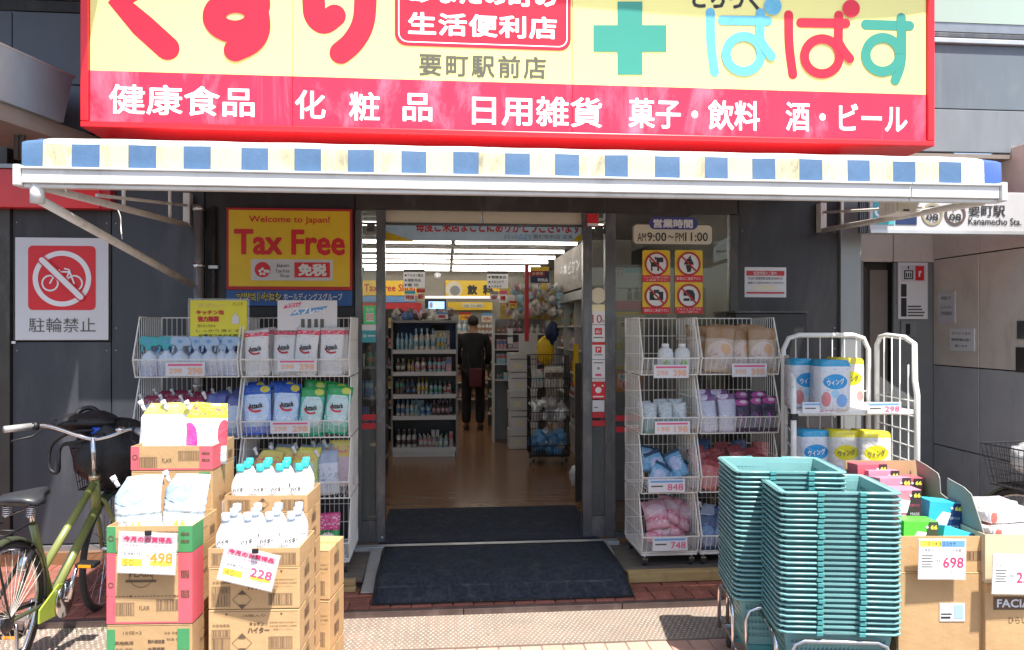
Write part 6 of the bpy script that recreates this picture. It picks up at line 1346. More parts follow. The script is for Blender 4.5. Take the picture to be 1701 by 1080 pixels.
# facial tissue cartons
GB = 'cardboard boxes and trays stacked before the right racks'
sF = 3.08; wF = .42; dF = .42
c = cbox(wF, dF, .545, 'facial', seed=70); x, y = Cp(1643, sF); tag(c, 'carton printed FACIAL TISSUE at the right edge', 'box', GB); cF = Vector((x + wF / 2, y + dF / 2 - .02, 0)); place(c, cF.x, cF.y, 0, R(-5))
c = cbox(wF, dF, .20, 'plain', True, hf=.20, seed=71); tag(c, 'pale open carton on the FACIAL TISSUE box', 'carton', GB); place(c, cF.x, cF.y, .546, R(-5))
for ch in c.children: ch.data = ch.data.copy(); ch.data.materials[0] = mat('cardboard_pale', (.60, .50, .33), .85, var=.06)
PK['tis_white'] = pack('tis_white', (.76, .74, .74), (('ell', .1, .5, .07, .5, (.62, .16, .12)), ('fine', .2, .8, 7, (.72, .55, .55), .60)), .25, .8)
def wrapped():
    root = bpy.data.objects.new('tissue_pack', None); link(root); mb = MB(); w, d, h = .24, .115, .05; vs = []
    for k, (z, sc) in enumerate(((0, .96), (.006, 1), (.025, 1.005), (h - .006, 1), (h, .96))):
        for i in range(12):
            a = 2 * math.pi * (i + .5) / 12; x = max(-1, min(1, 1.5 * math.cos(a))); y = max(-1, min(1, 1.5 * math.sin(a))); vs.append((x * w / 2 * sc, y * d / 2 * sc, z + .002 * math.sin(i * 2.1)))
    mb.add(vs, [(k * 12 + i, k * 12 + (i + 1) % 12, (k + 1) * 12 + (i + 1) % 12, (k + 1) * 12 + i) for k in range(4) for i in range(12)] + [list(range(11, -1, -1)), [48 + i for i in range(12)]], 0, True); mb.build('wrap', PK['tis_white'], root); return root
for k, (x, y, z, rz) in enumerate(((-.065, -.12, .13, .03), (-.06, .0, .135, -.02), (-.05, .12, .14, .05), (-.05, -.06, .187, .12), (-.04, .07, .194, -.05), (.10, .0, .12, 1.5))):
    o = proto('tiss', wrapped); tag(o, ['front', 'middle', 'back', 'upper front', 'upper back', 'cross laid'][k] + ' white wrapped tissue pack in the pale carton', 'tissue pack', 'wrapped tissue packs in the pale carton'); place(o, cF.x + x, cF.y + y, .546 + .04 + z, rz)

# ------------------------------------------------------------------ bicycles
def wheel(parent, y, z, Rw=.325):
    w = MB().tube([(0, y + Rw * math.cos(a), z + Rw * math.sin(a)) for a in [2 * math.pi * k / 44 for k in range(44)]], .017, 8, closed=True).build('wheel', M['rubber'], parent)
    MB().tube([(0, y + (Rw - .022) * math.cos(a), z + (Rw - .022) * math.sin(a)) for a in [2 * math.pi * k / 44 for k in range(44)]], .009, 6, closed=True).build('rim', M['chrome'], w)
    mb = MB()
    for k in range(32):
        a = 2 * math.pi * k / 32; sx = .028 if k % 2 else -.028; b = a + (.5 if (k // 2) % 2 else -.5)
        mb.wire((sx, y + .022 * math.cos(b), z + .022 * math.sin(b)), (0, y + (Rw - .03) * math.cos(a), z + (Rw - .03) * math.sin(a)), .0013)
    mb.build('spokes', M['chrome'], w)
    MB().lathe([(.004, -.05), (.016, -.045), (.022, -.03), (.014, -.022), (.014, .022), (.022, .03), (.016, .045), (.004, .05)], (0, y, z), 14, axis='X').build('hub', M['chrome'], w)
    return w
def bicycle():
    root = bpy.data.objects.new('bicycle', None); link(root); zh = .342; L = 1.06
    wheel(root, 0, zh); wheel(root, L, zh)
    bb = Vector((0, .43, .285)); seat = Vector((0, .235, .70)); hd0 = Vector((0, L - .20, .60)); hd1 = Vector((0, L - .245, .80)); ht = Vector((0, L - .285, 1.015))
    fr = MB(); fr.tube([bb, hd0 + Vector((0, -.005, .02))], [.024, .022], 10); fr.tube([bb.lerp(seat, .42), hd1 + Vector((0, .0, -.03))], [.019, .019], 10)
    fr.tube([bb, seat], .018, 10); fr.tube([hd0, hd1], .025, 10); f = fr.build('frame', M['olive'], root)
    q = MB()
    for sx in (-1, 1):
        q.tube([(sx * .018, bb.y, bb.z), (sx * .05, .02, zh)], .010, 8); q.tube([(sx * .012, seat.y, seat.z - .10), (sx * .05, .0, zh)], .009, 8)
    q.build('stays', M['olive_dark'], f)
    q = MB()
    for sx in (-1, 1): q.tube([(sx * .045, L, zh), (sx * .045, L - .06, .50), (sx * .03, L - .185, .66), (0, L - .20, .685)], .012, 8)
    q.tube([hd0 + Vector((0, .005, -.01)), hd0 + Vector((0, 0, .05))], .022, 8); q.build('fork', M['olive'], root)
    MB().tube([hd1 + Vector((0, 0, .0)), ht], .013, 10).build('stem', M['chrome'], root)
    MB().tube([hd1 + Vector((0, .002, -.012)), hd1 + Vector((0, -.002, .012))], .029, 12).build('headset', M['brass'], root)
    for y0, nm, a0, a1 in ((0, 'rear_fender', 5, 190), (L, 'front_fender', 45, 165)):
        Rf = .352; q = MB(); k = 22; vs = []
        for i in range(k + 1):
            a = R(a0 + (a1 - a0) * i / k)
            for j, (dx, dr_) in enumerate(((-.028, -.012), (-.018, 0), (0, .004), (.018, 0), (.028, -.012))): vs.append((dx, y0 - (Rf + dr_) * math.cos(a), zh + (Rf + dr_) * math.sin(a)))
        q.add(vs, [(i * 5 + j, i * 5 + j + 1, (i + 1) * 5 + j + 1, (i + 1) * 5 + j) for i in range(k) for j in range(4)], 0, True); o = q.build('fender', M['olive_dark'], root); md = o.modifiers.new('s', 'SOLIDIFY'); md.thickness = .0015
    # chain case, crank, pedals, sprocket
    MB().prism([(.20, -.03), (.40, -.055), (.46, -.02), (.47, .04), (.42, .085), (.36, .10), (.20, .035)], -.004, .004).rot(Matrix.Translation((.055, .02, .275)) @ Matrix.Rotation(R(90), 4, 'Z')).build('chain_case', M['lime'], root, .003)
    q = MB(); q.lathe([(.01, -.004), (.085, -.003), (.085, .003), (.01, .004)], (.066, bb.y, bb.z), 24, axis='X'); q.build('sprocket', M['chrome'], root)
    q = MB(); q.lathe([(.01, -.012), (.045, -.010), (.05, 0), (.03, .010), (.01, .012)], (.045, 0, zh), 18, axis='X'); q.build('cassette', M['wire_dark'], root)
    cr = MB().tube([(-.07, bb.y, bb.z), (.085, bb.y, bb.z)], .012, 10).build('crank', M['chrome'], root)
    for sx, ang in ((1, 75), (-1, 255)):
        e = Vector((sx * .095, bb.y + .165 * math.cos(R(ang)), bb.z + .165 * math.sin(R(ang))))
        MB().tube([(sx * .082, bb.y, bb.z), e], [.012, .009], 8).build('crank_arm', M['chrome'], cr)
        p = MB().box(e.x + (.005 if sx > 0 else -.095), e.x + (.095 if sx > 0 else -.005), e.y - .035, e.y + .035, e.z - .011, e.z + .011).build('pedal', M['black'], root, .004)
        for yy in (-.0375, .0355): MB().box(e.x + sx * .02, e.x + sx * .08, e.y + yy, e.y + yy + .002, e.z - .007, e.z + .007).build('reflector', M['amber'], p)
    # saddle
    q = MB(); vs = []; ks = [(-.13, .0, .075, .0), (-.12, .0, .098, .018), (-.06, .0, .102, .030), (.0, .0, .070, .026), (.07, .0, .034, .022), (.13, .0, .022, .016), (.145, .0, .010, .004)]
    for y, _, hw, hh in ks:
        for j in range(10):
            a = math.pi * 2 * j / 10; vs.append((hw * math.cos(a), y, hh * math.sin(a) * (1.2 if math.sin(a) > 0 else .9) - (.012 if abs(math.cos(a)) > .9 else 0)))
    q.add(vs, [(i * 10 + j, i * 10 + (j + 1) % 10, (i + 1) * 10 + (j + 1) % 10, (i + 1) * 10 + j)[::-1] for i in range(6) for j in range(10)] + [list(range(10)), [60 + j for j in range(9, -1, -1)]], 0, True)
    q.rot(Matrix.Translation((0, .20, .835))); sd = q.build('saddle', M['saddle'], root)
    q = MB()
    for sx in (-1, 1):
        for k in range(5): q.tube([(sx * .05 + .018 * math.cos(a), .12 + .018 * math.sin(a), .77 + .009 * k) for a in [math.pi * 2 * j / 10 for j in range(10)]], .003, 5, closed=True)
        q.tube([(sx * .05, .10, .765), (sx * .025, .2, .775), (sx * .012, .31, .83)], .004, 6)
    q.build('springs', M['chrome'], sd); MB().tube([seat, (0, .215, .80)], .013, 10).build('seat_post', M['chrome'], root)
    # handlebar
    hb = [(-.33, L - .46, 1.075), (-.28, L - .40, 1.08), (-.20, L - .33, 1.075), (-.09, L - .285, 1.03), (0, L - .28, 1.01), (.09, L - .285, 1.03), (.20, L - .33, 1.075), (.28, L - .40, 1.08), (.33, L - .46, 1.075)]
    h = MB().tube(smooth_path(hb, 4), .011, 10).build('handlebar', M['chrome'], root)
    for sx in (-1, 1):
        MB().tube([(sx * .265, L - .382, 1.08), (sx * .345, L - .477, 1.073)], .0175, 10).build('grip', M['alu_light'], h); MB().tube([(sx * .245, L - .358, 1.08), (sx * .262, L - .378, 1.08)], .021, 10).build('grip_collar', M['black'], h); MB().tube([(sx * .225, L - .36, 1.06), (sx * .25, L - .40, 1.03), (sx * .31, L - .47, 1.015)], .006, 6).build('brake_lever', M['black'], h)
        MB().tube(smooth_path([(sx * .2, L - .33, 1.07), (sx * .12, L - .16, 1.08), (sx * .03, L - .14, .86), (0, L - .19, .70)], 5), .0035, 5).build('brake_cable', M['black'], h)
    MB().lathe([(.003, 0), (.026, .002), (.028, .014), (.014, .024), (.003, .026)], (.15, L - .31, 1.06), 14).build('bell', M['chrome'], h)
    # lamp, basket, carrier, kickstand, reflector
    MB().lathe([(.012, 0), (.032, .01), (.034, .05), (.028, .06)], (.06, L + .01, .56), 14, axis='Y').build('lamp', M['alu_light'], root)
    bk_ = MB(); y0, y1, z0, z1 = L - .16, L + .13, .70, .93; tp = .035
    for k in range(6):
        t_ = k / 5; e = tp * (1 - t_); z = z0 + (z1 - z0) * t_; bk_.tube([(-.17 + e, y0 + e, z), (.17 - e, y0 + e, z), (.17 - e, y1 - e, z), (-.17 + e, y1 - e, z)], .0045 if k in (0, 5) else .0018, 5, closed=True, sm=False)
    for k in range(11):
        x = -.17 + .034 * k; xb = x * (1 - tp / .17)
        bk_.wire((xb, y0 + tp, z0), (x, y0, z1)); bk_.wire((xb, y1 - tp, z0), (x, y1, z1)); bk_.wire((xb, y0 + tp, z0), (xb, y1 - tp, z0))
    for k in range(1, 9):
        t_ = k / 9; yb = y0 + tp + (y1 - y0 - 2 * tp) * t_; y = y0 + (y1 - y0) * t_
        for sx in (-1, 1): bk_.wire((sx * (.17 - tp), yb, z0), (sx * .17, y, z1))
        bk_.wire((-.17 + tp, yb, z0), (.17 - tp, yb, z0))
    bk_.build('basket', M['wire_dark'], root)
    q = MB(); q.tube([(-.06, .10, .74), (-.06, -.22, .73), (.06, -.22, .73), (.06, .10, .74)], .006, 6); 
    for y in (-.16, -.08, 0): q.tube([(-.06, y, .733), (.06, y, .733)], .005, 6)
    for sx in (-1, 1): q.tube([(sx * .06, -.16, .73), (sx * .052, 0, zh)], .005, 6)
    q.build('carrier', M['black'], root)
    MB().tube(smooth_path([(.06, .03, zh - .02), (.075, .02, .20), (.10, -.03, .05), (.12, -.05, .012)], 4), .008, 6).build('kickstand', M['chrome'], root)
    MB().box(-.02, .02, -.365, -.358, .42, .46).build('reflector', M['red'], root)
    MB().tube([(0.03, .10, .53), (.03 , .16, .60)], .02, 8).build('lock', M['chrome'], root)
    q = MB()                                           # skirt guard net over rear wheel
    for k in range(14): a = R(20 + 10 * k); q.wire((.045, -.30 * math.cos(a), zh + .30 * math.sin(a)), (.055, 0, zh + .02), .0009)
    q.build('guard_net', M['wire_white'], root)
    return root
bi = bicycle(); tag(bi, 'olive green city bicycle with a front basket parked facing the dark wall', 'bicycle', 'parked bicycles'); place(bi, -1.93, 3.37, 0, R(-.5), 0, R(3))
b2 = copy_tree(bi); tag(b2, 'bicycle at the right edge of which only the front basket shows', 'bicycle'); place(b2, 3.40, 2.92, 0, R(6), 0, 0)
# black bag in the basket
def blob(name, c, r, sc, seed, mt, amp=.12, n=22, k=14, parent=None):
    rg = random.Random(seed); ph = [rg.uniform(0, 6) for _ in range(8)]; mb = MB().ball((0, 0, 0), r, n, k); out = []
    for p in mb.v:
        q = Vector(p); u = q.normalized() if q.length else q
        f = 1 + amp * (math.sin(5 * u.x + ph[0]) * math.sin(4 * u.y + ph[1]) + .7 * math.sin(9 * u.z + ph[2] + 3 * u.x) * math.sin(7 * u.y + ph[3]) + .4 * math.sin(15 * u.x + ph[4]) * math.sin(13 * u.z + ph[5]))
        out.append((q.x * f * sc[0] + c[0], q.y * f * sc[1] + c[1], q.z * f * sc[2] + c[2]))
    mb.v = out; return mb.build(name, mt, parent)
bgx, bgy = -1.90, 4.40
bag = thing('black_bag', 'slouchy black drawstring bag stuffed in the bicycle basket', 'bag', (bgx, bgy, .75))
blob('bag_body', (bgx + .02, bgy - .02, .90), .180, (1.12, .95, 1.08), 3, M['bag_black'], .10, parent=bag); blob('bag_flap', (bgx - .09, bgy - .05, 1.08), .115, (1.5, 1.0, .45), 5, M['bag_black'], .14, parent=bag)
MB().tube(smooth_path([(bgx - .02, bgy - .13, 1.04), (bgx - .14, bgy - .16, 1.03), (bgx - .24, bgy - .14, .96), (bgx - .25, bgy - .14, .84), (bgx - .20, bgy - .15, .82), (bgx - .19, bgy - .15, .95), (bgx - .10, bgy - .17, .98), (bgx + .05, bgy - .17, 1.02)], 5), .011, 6).build('strap', M['bag_black'], bag)
MB().tube(smooth_path([(bgx - .12, bgy - .05, 1.06), (bgx - .16, bgy - .03, 1.12), (bgx - .10, bgy, 1.15), (bgx - .02, bgy - .02, 1.10)], 5), .014, 6).build('strap', M['bag_black'], bag)
blob('blue_liner', (bgx - .01, bgy - .125, 1.035), .03, (1.1, .5, .9), 8, M['blue_plastic'], .15, 10, 8, bag)
M['foil'] = mat('foil', (.72, .73, .74), .22, .3, var=.1, bump=.9, bscale=18)
pb = blob('plastic_bag', (3.35, 3.93, .86), .13, (1.05, .9, .95), 9, M['foil'], .15); tag(pb, 'crumpled silvery plastic bag in the basket at the right edge', 'bag')
# weeds along the plate strip
mb = MB(); rg = random.Random(5)
for k in range(120):
    x = -2.05 + rg.random() * .6; y = 4.12 + rg.uniform(-.03, .05); h = rg.uniform(.01, .04); a = rg.uniform(0, 6)
    mb.add([(x, y, 0), (x + .005 * math.cos(a), y + .005 * math.sin(a), 0), (x + rg.uniform(-.02, .02), y + rg.uniform(-.02, .02), h)], [(0, 1, 2)])
tag(mb.build('weeds', M['weed']), 'small green weeds growing along the step near the bicycle', 'weeds', kind='stuff')

mb = MB(); rg = random.Random(17)
for k in range(260):
    x, y = rg.uniform(-2.0, 3.2), rg.uniform(3.6, 4.45); z = .0078 if y < 4.15 else .043
    if y > 4.2 and -.45 < x < 1.12: z = .052; y = min(y, 4.23) 
    r = rg.uniform(.002, .006); a = rg.uniform(0, 6); mb.add([(x + r * math.cos(a), y + r * math.sin(a), z), (x + r * math.cos(a + 2), y + r * math.sin(a + 2), z), (x + r * math.cos(a + 4), y + r * math.sin(a + 4), z + .002)], [(0, 1, 2)], rg.choice((0, 0, 1)))
tag(mb.build('grit', [M['cb_print'], M['shelf_grey']]), 'fine grit and scraps scattered over the tread plate and step', 'grit', kind='stuff')
# ------------------------------------------------------------------ shop interior
Ylines = (5.8, 7.3, 8.8, 9.8, 10.62, 11.37, 12.3, 12.95)  # the two rows nearest the door are unseen, added for light
for r, y in enumerate(Ylines):
    for i in range(3):
        x0 = -2.9 + i * 1.5; t = thing('ceiling_light', '%s fluorescent tube of the %s ceiling row counted from the door' % (['left', 'middle', 'right'][i], ORD[r]), 'ceiling light', (x0 + .73, y, ZC), 'rows of fluorescent tubes on the shop ceiling')
        boxo('channel', x0, x0 + 1.47, y - .035, y + .035, ZC - .03, ZC - .001, M['shelf_white'], t); MB().tube([(x0 + .01, y, ZC - .05), (x0 + 1.46, y, ZC - .05)], .019, 8).build('tube', M['tube_light'], t)
bn = thing('thank_you_banner', 'pale blue banner with dark red greeting letters hung inside over the entrance', 'banner', Wp(804, 385, 5.5))
YB1 = 5.5
rectobj('cloth', 628, 362, 976, 401, YB1, mat('banner_blue', (.36, .47, .56), .6, emit=.05), bn, .004)
textpx('毎度ご来店まことにありがとうございます', 692, 366, 966, 387, YB1 - .002, M['tape_red'], bn, .03); textpx('どらっぐ', 838, 390, 858, 397, YB1 - .002, M['ink'], bn); textpx('ぱぱす', 859, 389, 884, 398, YB1 - .002, M['price_blue'], bn, .02); textpx('要町駅前店 店長', 886, 390, 952, 397, YB1 - .002, M['sign_grey'], bn)
a, b = Wp(640, 401, YB1), Wp(690, 385, YB1); MB().add([(a.x, YB1 - .002, a.z), (b.x, YB1 - .002, a.z), (a.x, YB1 - .002, b.z)], [(0, 1, 2)]).build('yellow_corner', M['yellow'], bn)
a, b = Wp(968, 401, YB1), Wp(950, 385, YB1); MB().add([(b.x, YB1 - .002, a.z), (a.x, YB1 - .002, a.z), (a.x, YB1 - .002, b.z)], [(0, 1, 2)]).build('yellow_corner', M['yellow'], bn)
cols = []
for k, c_ in enumerate(((.55, .52, .5), (.5, .12, .14), (.12, .2, .42), (.55, .4, .1), (.1, .3, .22), (.5, .3, .35), (.3, .5, .6), (.12, .08, .07), (.6, .58, .52), (.4, .2, .1))): cols.append(mat('goods_%s' % ['bone', 'crimson', 'blue', 'ochre', 'green', 'rose', 'sky', 'umber', 'ivory', 'rust'][k], c_, .4, var=.25, vscale=25))
def goods(name, x0, x1, y, z, hmin, hmax, parent, seed, w0=.035, w1=.07, rows=1, pal=None, bottles=.4):
    """runs of alike packs side by side, as shops face them: bottles with caps, boxes with a band, pouches"""
    rg = random.Random(seed); mb = MB()
    for r in range(rows):
        x = x0
        while x < x1 - w0:
            w = rg.uniform(w0, w1); h = rg.uniform(hmin, hmax); c = rg.choice(pal) if pal else rg.randrange(10); c2 = rg.randrange(10); kind = 'b' if rg.random() < bottles else rg.choice('xp')
            for _ in range(rg.randint(2, 4)):
                if x > x1 - w: break
                yy = y + r * .08 + rg.uniform(0, .015)
                if kind == 'b':
                    k = w * .44; mb.lathe([(k * .9, 0), (k, .01), (k, h * .58), (k * .5, h * .74)], (x + w / 2, yy + .03, z), 9, c); mb.lathe([(k * .42, h * .74), (k * .42, h)], (x + w / 2, yy + .03, z), 8, c2)
                    mb.lathe([(k * 1.015, h * .18), (k * 1.015, h * .46)], (x + w / 2, yy + .03, z), 9, c2)
                elif kind == 'x':
                    Mq = Matrix.Translation((x + w / 2, yy + .03, z)) @ Matrix.Rotation(rg.uniform(-.12, .12), 4, 'Z'); mb.box(-w * .46, w * .46, -.025, .025, 0, h, c, Mq); mb.box(-w * .462, w * .462, -.027, -.0252, h * .55, h * .85, c2, Mq)
                else:
                    t = rg.uniform(-.12, .12); mb.add([(x, yy, z), (x + w * .96, yy, z), (x + w + h * t * .3, yy + .03, z + h), (x + h * t * .3, yy + .03, z + h), (x, yy + .05, z), (x + w * .96, yy + .05, z)], [(0, 1, 2, 3), (1, 5, 2), (0, 3, 4), (4, 3, 2, 5)], c)
                    mb.add([(x + w * .2, yy + .004 - .003, z + h * .3), (x + w * .8, yy + .001, z + h * .3), (x + w * .8, yy + .012, z + h * .6), (x + w * .2, yy + .012, z + h * .6)], [(0, 1, 2, 3)], c2)
                x += w + .002
            x += rg.choice((.002, .006, .02))
    return mb.build(name, cols, parent, kind='stuff')
def heap(mb, n, x0, x1, y0, y1, z0, z1, sz, pal, rg):
    for _ in range(n):
        w, h = rg.uniform(.7, 1.2) * sz, rg.uniform(.9, 1.5) * sz
        Mq = Matrix.Translation((rg.uniform(x0, x1), rg.uniform(y0, y1), rg.uniform(z0, z1))) @ Matrix.Rotation(rg.uniform(-.7, .7), 4, 'Y') @ Matrix.Rotation(rg.uniform(-.6, .6), 4, 'X') @ Matrix.Rotation(rg.uniform(-.6, .6), 4, 'Z')
        vs = []
        for j in range(5):
            for i in range(5):
                b_ = math.sin(math.pi * i / 4) * math.sin(math.pi * j / 4) * sz * .35 * rg.uniform(.7, 1.2); vs.append(Mq @ Vector(((i / 4 - .5) * w, -b_, (j / 4 - .5) * h)))
        mb.add(vs, [(j * 5 + i, j * 5 + i + 1, (j + 1) * 5 + i + 1, (j + 1) * 5 + i) for j in range(4) for i in range(4)], rg.choice(pal), True)
# left display shelf
s8 = 8.7
def X8(px, s=8.7): return Cp(px, s)[0]
ds = thing('display_shelf', 'black and silver cosmetics display shelf with a blue poster left of the aisle', 'shelf', (X8(703), 8.7, ZF))
xa_, xb_ = X8(651), X8(760); yD = 8.62
for x in (xa_, xb_ - .02): boxo('side_panel', x, x + .02, yD + .04, yD + .45, ZF, 1.66, M['shelf_grey'], ds)
boxo('back_panel', xa_ + .021, xb_ - .021, yD + .40, yD + .42, ZF, 1.66, M['wire_dark'], ds); boxo('plinth', xa_ + .02, xb_ - .03, yD, yD + .4, ZF, ZF + .06, M['shelf_white'], ds)
boxo('top_board', xa_, xb_, yD + .0, yD + .46, 1.661, 1.69, M['shelf_grey'], ds)
po = boxo('poster', xa_ + .05, xb_ - .03, yD + .36, yD + .37, 1.33, 1.655, M['poster_blue'], ds)
mb = MB(); cx_ = xb_ - .24; disc(mb, cx_, 1.53, .075, yD + .355, 0, 20, .85); mb.add([(cx_ - .10, yD + .354, 1.54), (cx_ + .03, yD + .354, 1.57), (cx_ + .09, yD + .354, 1.50), (cx_ + .10, yD + .354, 1.64), (cx_ - .07, yD + .354, 1.64)], [(0, 1, 2, 3, 4)], 1); mb.build('portrait_print', [M['skin'], M['ink']], po)
for k, py in enumerate((584, 620, 657, 692, 744)):
    z = Zp(py, 8.7); g_ = (0, .0, .0, 0, .0)[k]
    sh = boxo('shelf_board', xa_ + .02 + g_, xb_ - .02, yD + .02, yD + .39, z, z + .018, M['shelf_white'], ds); boxo('price_rail', xa_ + .02, xb_ - .02, yD - .005, yD + .016, z - .022, z + .026, M['paper'], sh)
    goods('cosmetic_bottles', xa_ + .05, xb_ - .05, yD + .06, z + .019, .12, .20 if k else .26, ds, 80 + k, .04, .065, 2, (0, 8, 5, 6, 7) if k else (8, 0, 6), .8)
# rear wall displays
YBk = 13.55
def wallrect(name, x0, y0, x1, y1, m, parent, Y=YBk, t=.02): return rectobj(name, x0, y0, x1, y1, Y, M[m], parent, t)
tf = thing('tax_free_banner', 'yellow Tax Free Shop board on the far left of the rear wall', 'board', Wp(640, 480, YBk)); wallrect('board', 560, 466, 692, 491, 'yellow', tf); textpx('Tax Free Shop', 605, 472, 690, 488, YBk - .004, M['tape_red'], tf, .02); wallrect('blue_band', 560, 492, 690, 502, 'price_blue', tf)
rc = thing('red_canopy_shelf', 'dark red display canopy along the rear wall', 'shelf', Wp(650, 520, 13.2)); wallrect('canopy', 560, 503, 700, 521, 'tape_red', rc, 13.2, .3); goods('small_goods', Wp(600, 530, 13.2).x, Wp(700, 530, 13.2).x, 13.25, Zp(545, 13.3), .05, .14, rc, 91)
dr_ = thing('drinks_sign', 'yellow board with bold drinks lettering above the rear cooler', 'board', Wp(780, 480, YBk)); wallrect('board', 740, 466, 832, 492, 'yellow', dr_); wallrect('light_strip', 705, 492, 832, 496, 'sign_white', dr_, YBk - .02); mb = MB(); p = Wp(754, 481, YBk - .004); disc(mb, p.x, p.z, .15, p.y, 0, 24); disc(mb, p.x + .02, p.z - .02, .09, p.y - .002, 1, 20); mb.build('picture', [M['cream'], M['shelf_grey']], dr_)
textpx('飲', 776, 473, 793, 490, YBk - .004, M['ink'], dr_, .05); textpx('料', 802, 473, 820, 490, YBk - .004, M['ink'], dr_, .05); wallrect('lower_board', 744, 502, 818, 515, 'yellow', dr_, YBk - .1); rectobj('plate', 768, 504, 803, 511, YBk - .11, M['cream'], dr_, .004); textpx('お酒・冷たい飲料', 771, 506, 800, 510, YBk - .115, M['ink'], dr_)
mn = thing('wall_monitor', 'black monitor with a bright blue picture hanging at the rear', 'monitor', Wp(724, 505, 12.9)); wallrect('case', 706, 497, 741, 517, 'black', mn, 12.9, .06); rectobj('screen', 712, 501, 738, 513, 12.895, M['screen'], mn, .004); rectobj('picture', 713, 502, 719, 512, 12.892, M['white'], mn, .002)
tag(MB().ball(Wp(727, 458, 12.7), .06, 12, 8).build('dome_camera', M['cloud_white']), 'small pale dome camera on the rear ceiling', 'camera')
cl = thing('rear_cooler', 'rear wall cooler stocked with drinks behind the standing person', 'cooler', Wp(740, 600, 13.2)); boxo('case', Wp(590, 560, 13.1).x, Wp(850, 560, 13.1).x, 13.15, 13.5, ZF, 1.80, M['shelf_grey'], cl)
for k in range(5):
    z = .35 + k * .29; boxo('shelf_board', Wp(600, 560, 13.0).x, Wp(846, 560, 13.0).x, 12.95, 13.14, z, z + .02, M['shelf_white'], cl); goods('drinks', Wp(602, 560, 13.0).x, Wp(844, 560, 13.0).x, 12.98, z + .021, .16, .23, cl, 100 + k, .06, .09, 1, (3, 8, 1, 3, 9, 0), .6)
for k, (x0, y0, x1, y1) in enumerate(((670, 447, 706, 478), (809, 450, 844, 479))):
    Y = 9.3; t = thing('hanging_sign', 'white category sign with a dark top hanging %s' % ('left over the aisle' if k == 0 else 'at the centre over the aisle'), 'sign', Wp((x0 + x1) / 2, y0, Y), 'hanging category signs')
    rectobj('board', x0, y0 + 5, x1, y1, Y, M['cloud_white'], t, .012); rectobj('head', x0, y0, x1, y0 + 5, Y - .002, M['frame_dark'], t, .014)
    for i, s_ in enumerate((('アルカリ電池', '撮影用品', '電 池') if k == 0 else ('健康食品', 'スキンケア', 'ヘアケア'))): textpx(s_, x0 + 7, y0 + 8 + 8 * i, x1 - 3 - 4 * i, y0 + 13 + 8 * i, Y - .002, M['ink'], t, .02); q = MB(); p = Wp(x0 + 4, y0 + 10.5 + 8 * i, Y - .002); disc(q, p.x, p.z, .013, p.y, 0, 10); q.build('bullet', M['ink'], t)
    for x in (x0 + 3, x1 - 3): p = Wp(x, y0, Y + .005); MB().tube([p, (p.x, p.y, ZC)], .002, 4).build('hanger', M['chrome'], t)
rpole = thing('red_pole_sign', 'dark red pole carrying a yellow, red and navy flag sign on the right', 'sign', Wp(875, 700, 8.4))
p0, p1 = Wp(875, 560, 8.4), Wp(875, 440, 8.4); MB().box(p0.x - .022, p0.x + .022, 8.38, 8.42, 1.45, p1.z).build('pole', M['tape_red'], rpole); rectobj('flag', 881, 450, 912, 470, 8.4, M['navy'], rpole, .01); rectobj('flag_top', 881, 443, 912, 450, 8.4, M['yellow'], rpole, .01); rectobj('flag_red', 881, 450.3, 905, 459, 8.395, M['tape_red'], rpole, .004); textpx('お買得', 884, 452, 902, 457, 8.39, M['cream'], rpole, .02); textpx('特価品', 893, 462, 910, 468, 8.39, M['white'], rpole, .03)
# right gondola, boxes and pile
gd = thing('goods_shelf', 'white grid shelf of small packets in the middle right of the shop', 'shelf', Wp(875, 700, 9.6)); Yg = 9.6
xg0, xg1 = Wp(822, 600, Yg).x, Wp(912, 600, Yg).x
boxo('back_panel', xg0, xg1, Yg + .3, Yg + .32, ZF, 1.72, M['shelf_grey'], gd); boxo('end_panel', xg0 - .02, xg0 - .001, Yg, Yg + .32, ZF, 1.72, M['shelf_white'], gd)
for k, py in enumerate((556, 582, 606, 632)):
    z = Zp(py, 9.7); sh = boxo('shelf_board', xg0, xg1, Yg, Yg + .3, z, z + .015, M['shelf_white'], gd); goods('packets', xg0 + .02, xg1 - .02, Yg + .02, z + .016, .08, .16, gd, 120 + k, .04, .08, 1, (0, 8, 6, 5, 1, 7, 3), .3)
for k in range(2): rectobj('price_board', 843, 546 + k * 14, 852, 557 + k * 14, Yg - .03, M['paper'], gd, .004)
pl = thing('wrapped_goods_pile', 'heap of plastic wrapped goods piled on top of the shelf', 'goods', Wp(885, 520, 9.6)); rg = random.Random(4)
q = MB()
pa, pb_ = Wp(845, 524, 9.55), Wp(932, 476, 9.55); heap(q, 150, pa.x, pb_.x, 9.45, 9.85, pa.z, pb_.z, .085, (0, 6, 8, 8, 0, 0, 5, 3), rg)
q.build('packets', cols, pl, kind='stuff'); boxo('rear_board', Wp(830, 500, 10).x, Wp(925, 500, 10).x, 9.98, 10.0, 1.7, 2.15, cols[3], pl)
yp = thing('aisle_divider', 'narrow bright yellow panel beside the aisle right of the person', 'panel', Wp(829, 690, 10.1)); rectobj('panel', 823, 590, 836, 680, 10.1, M['yellow_pop'], yp, .03); rectobj('base', 821, 680, 838, 684, 10.09, M['frame_dark'], yp, .05)
hb_ = 'cases stacked by the goods shelf'
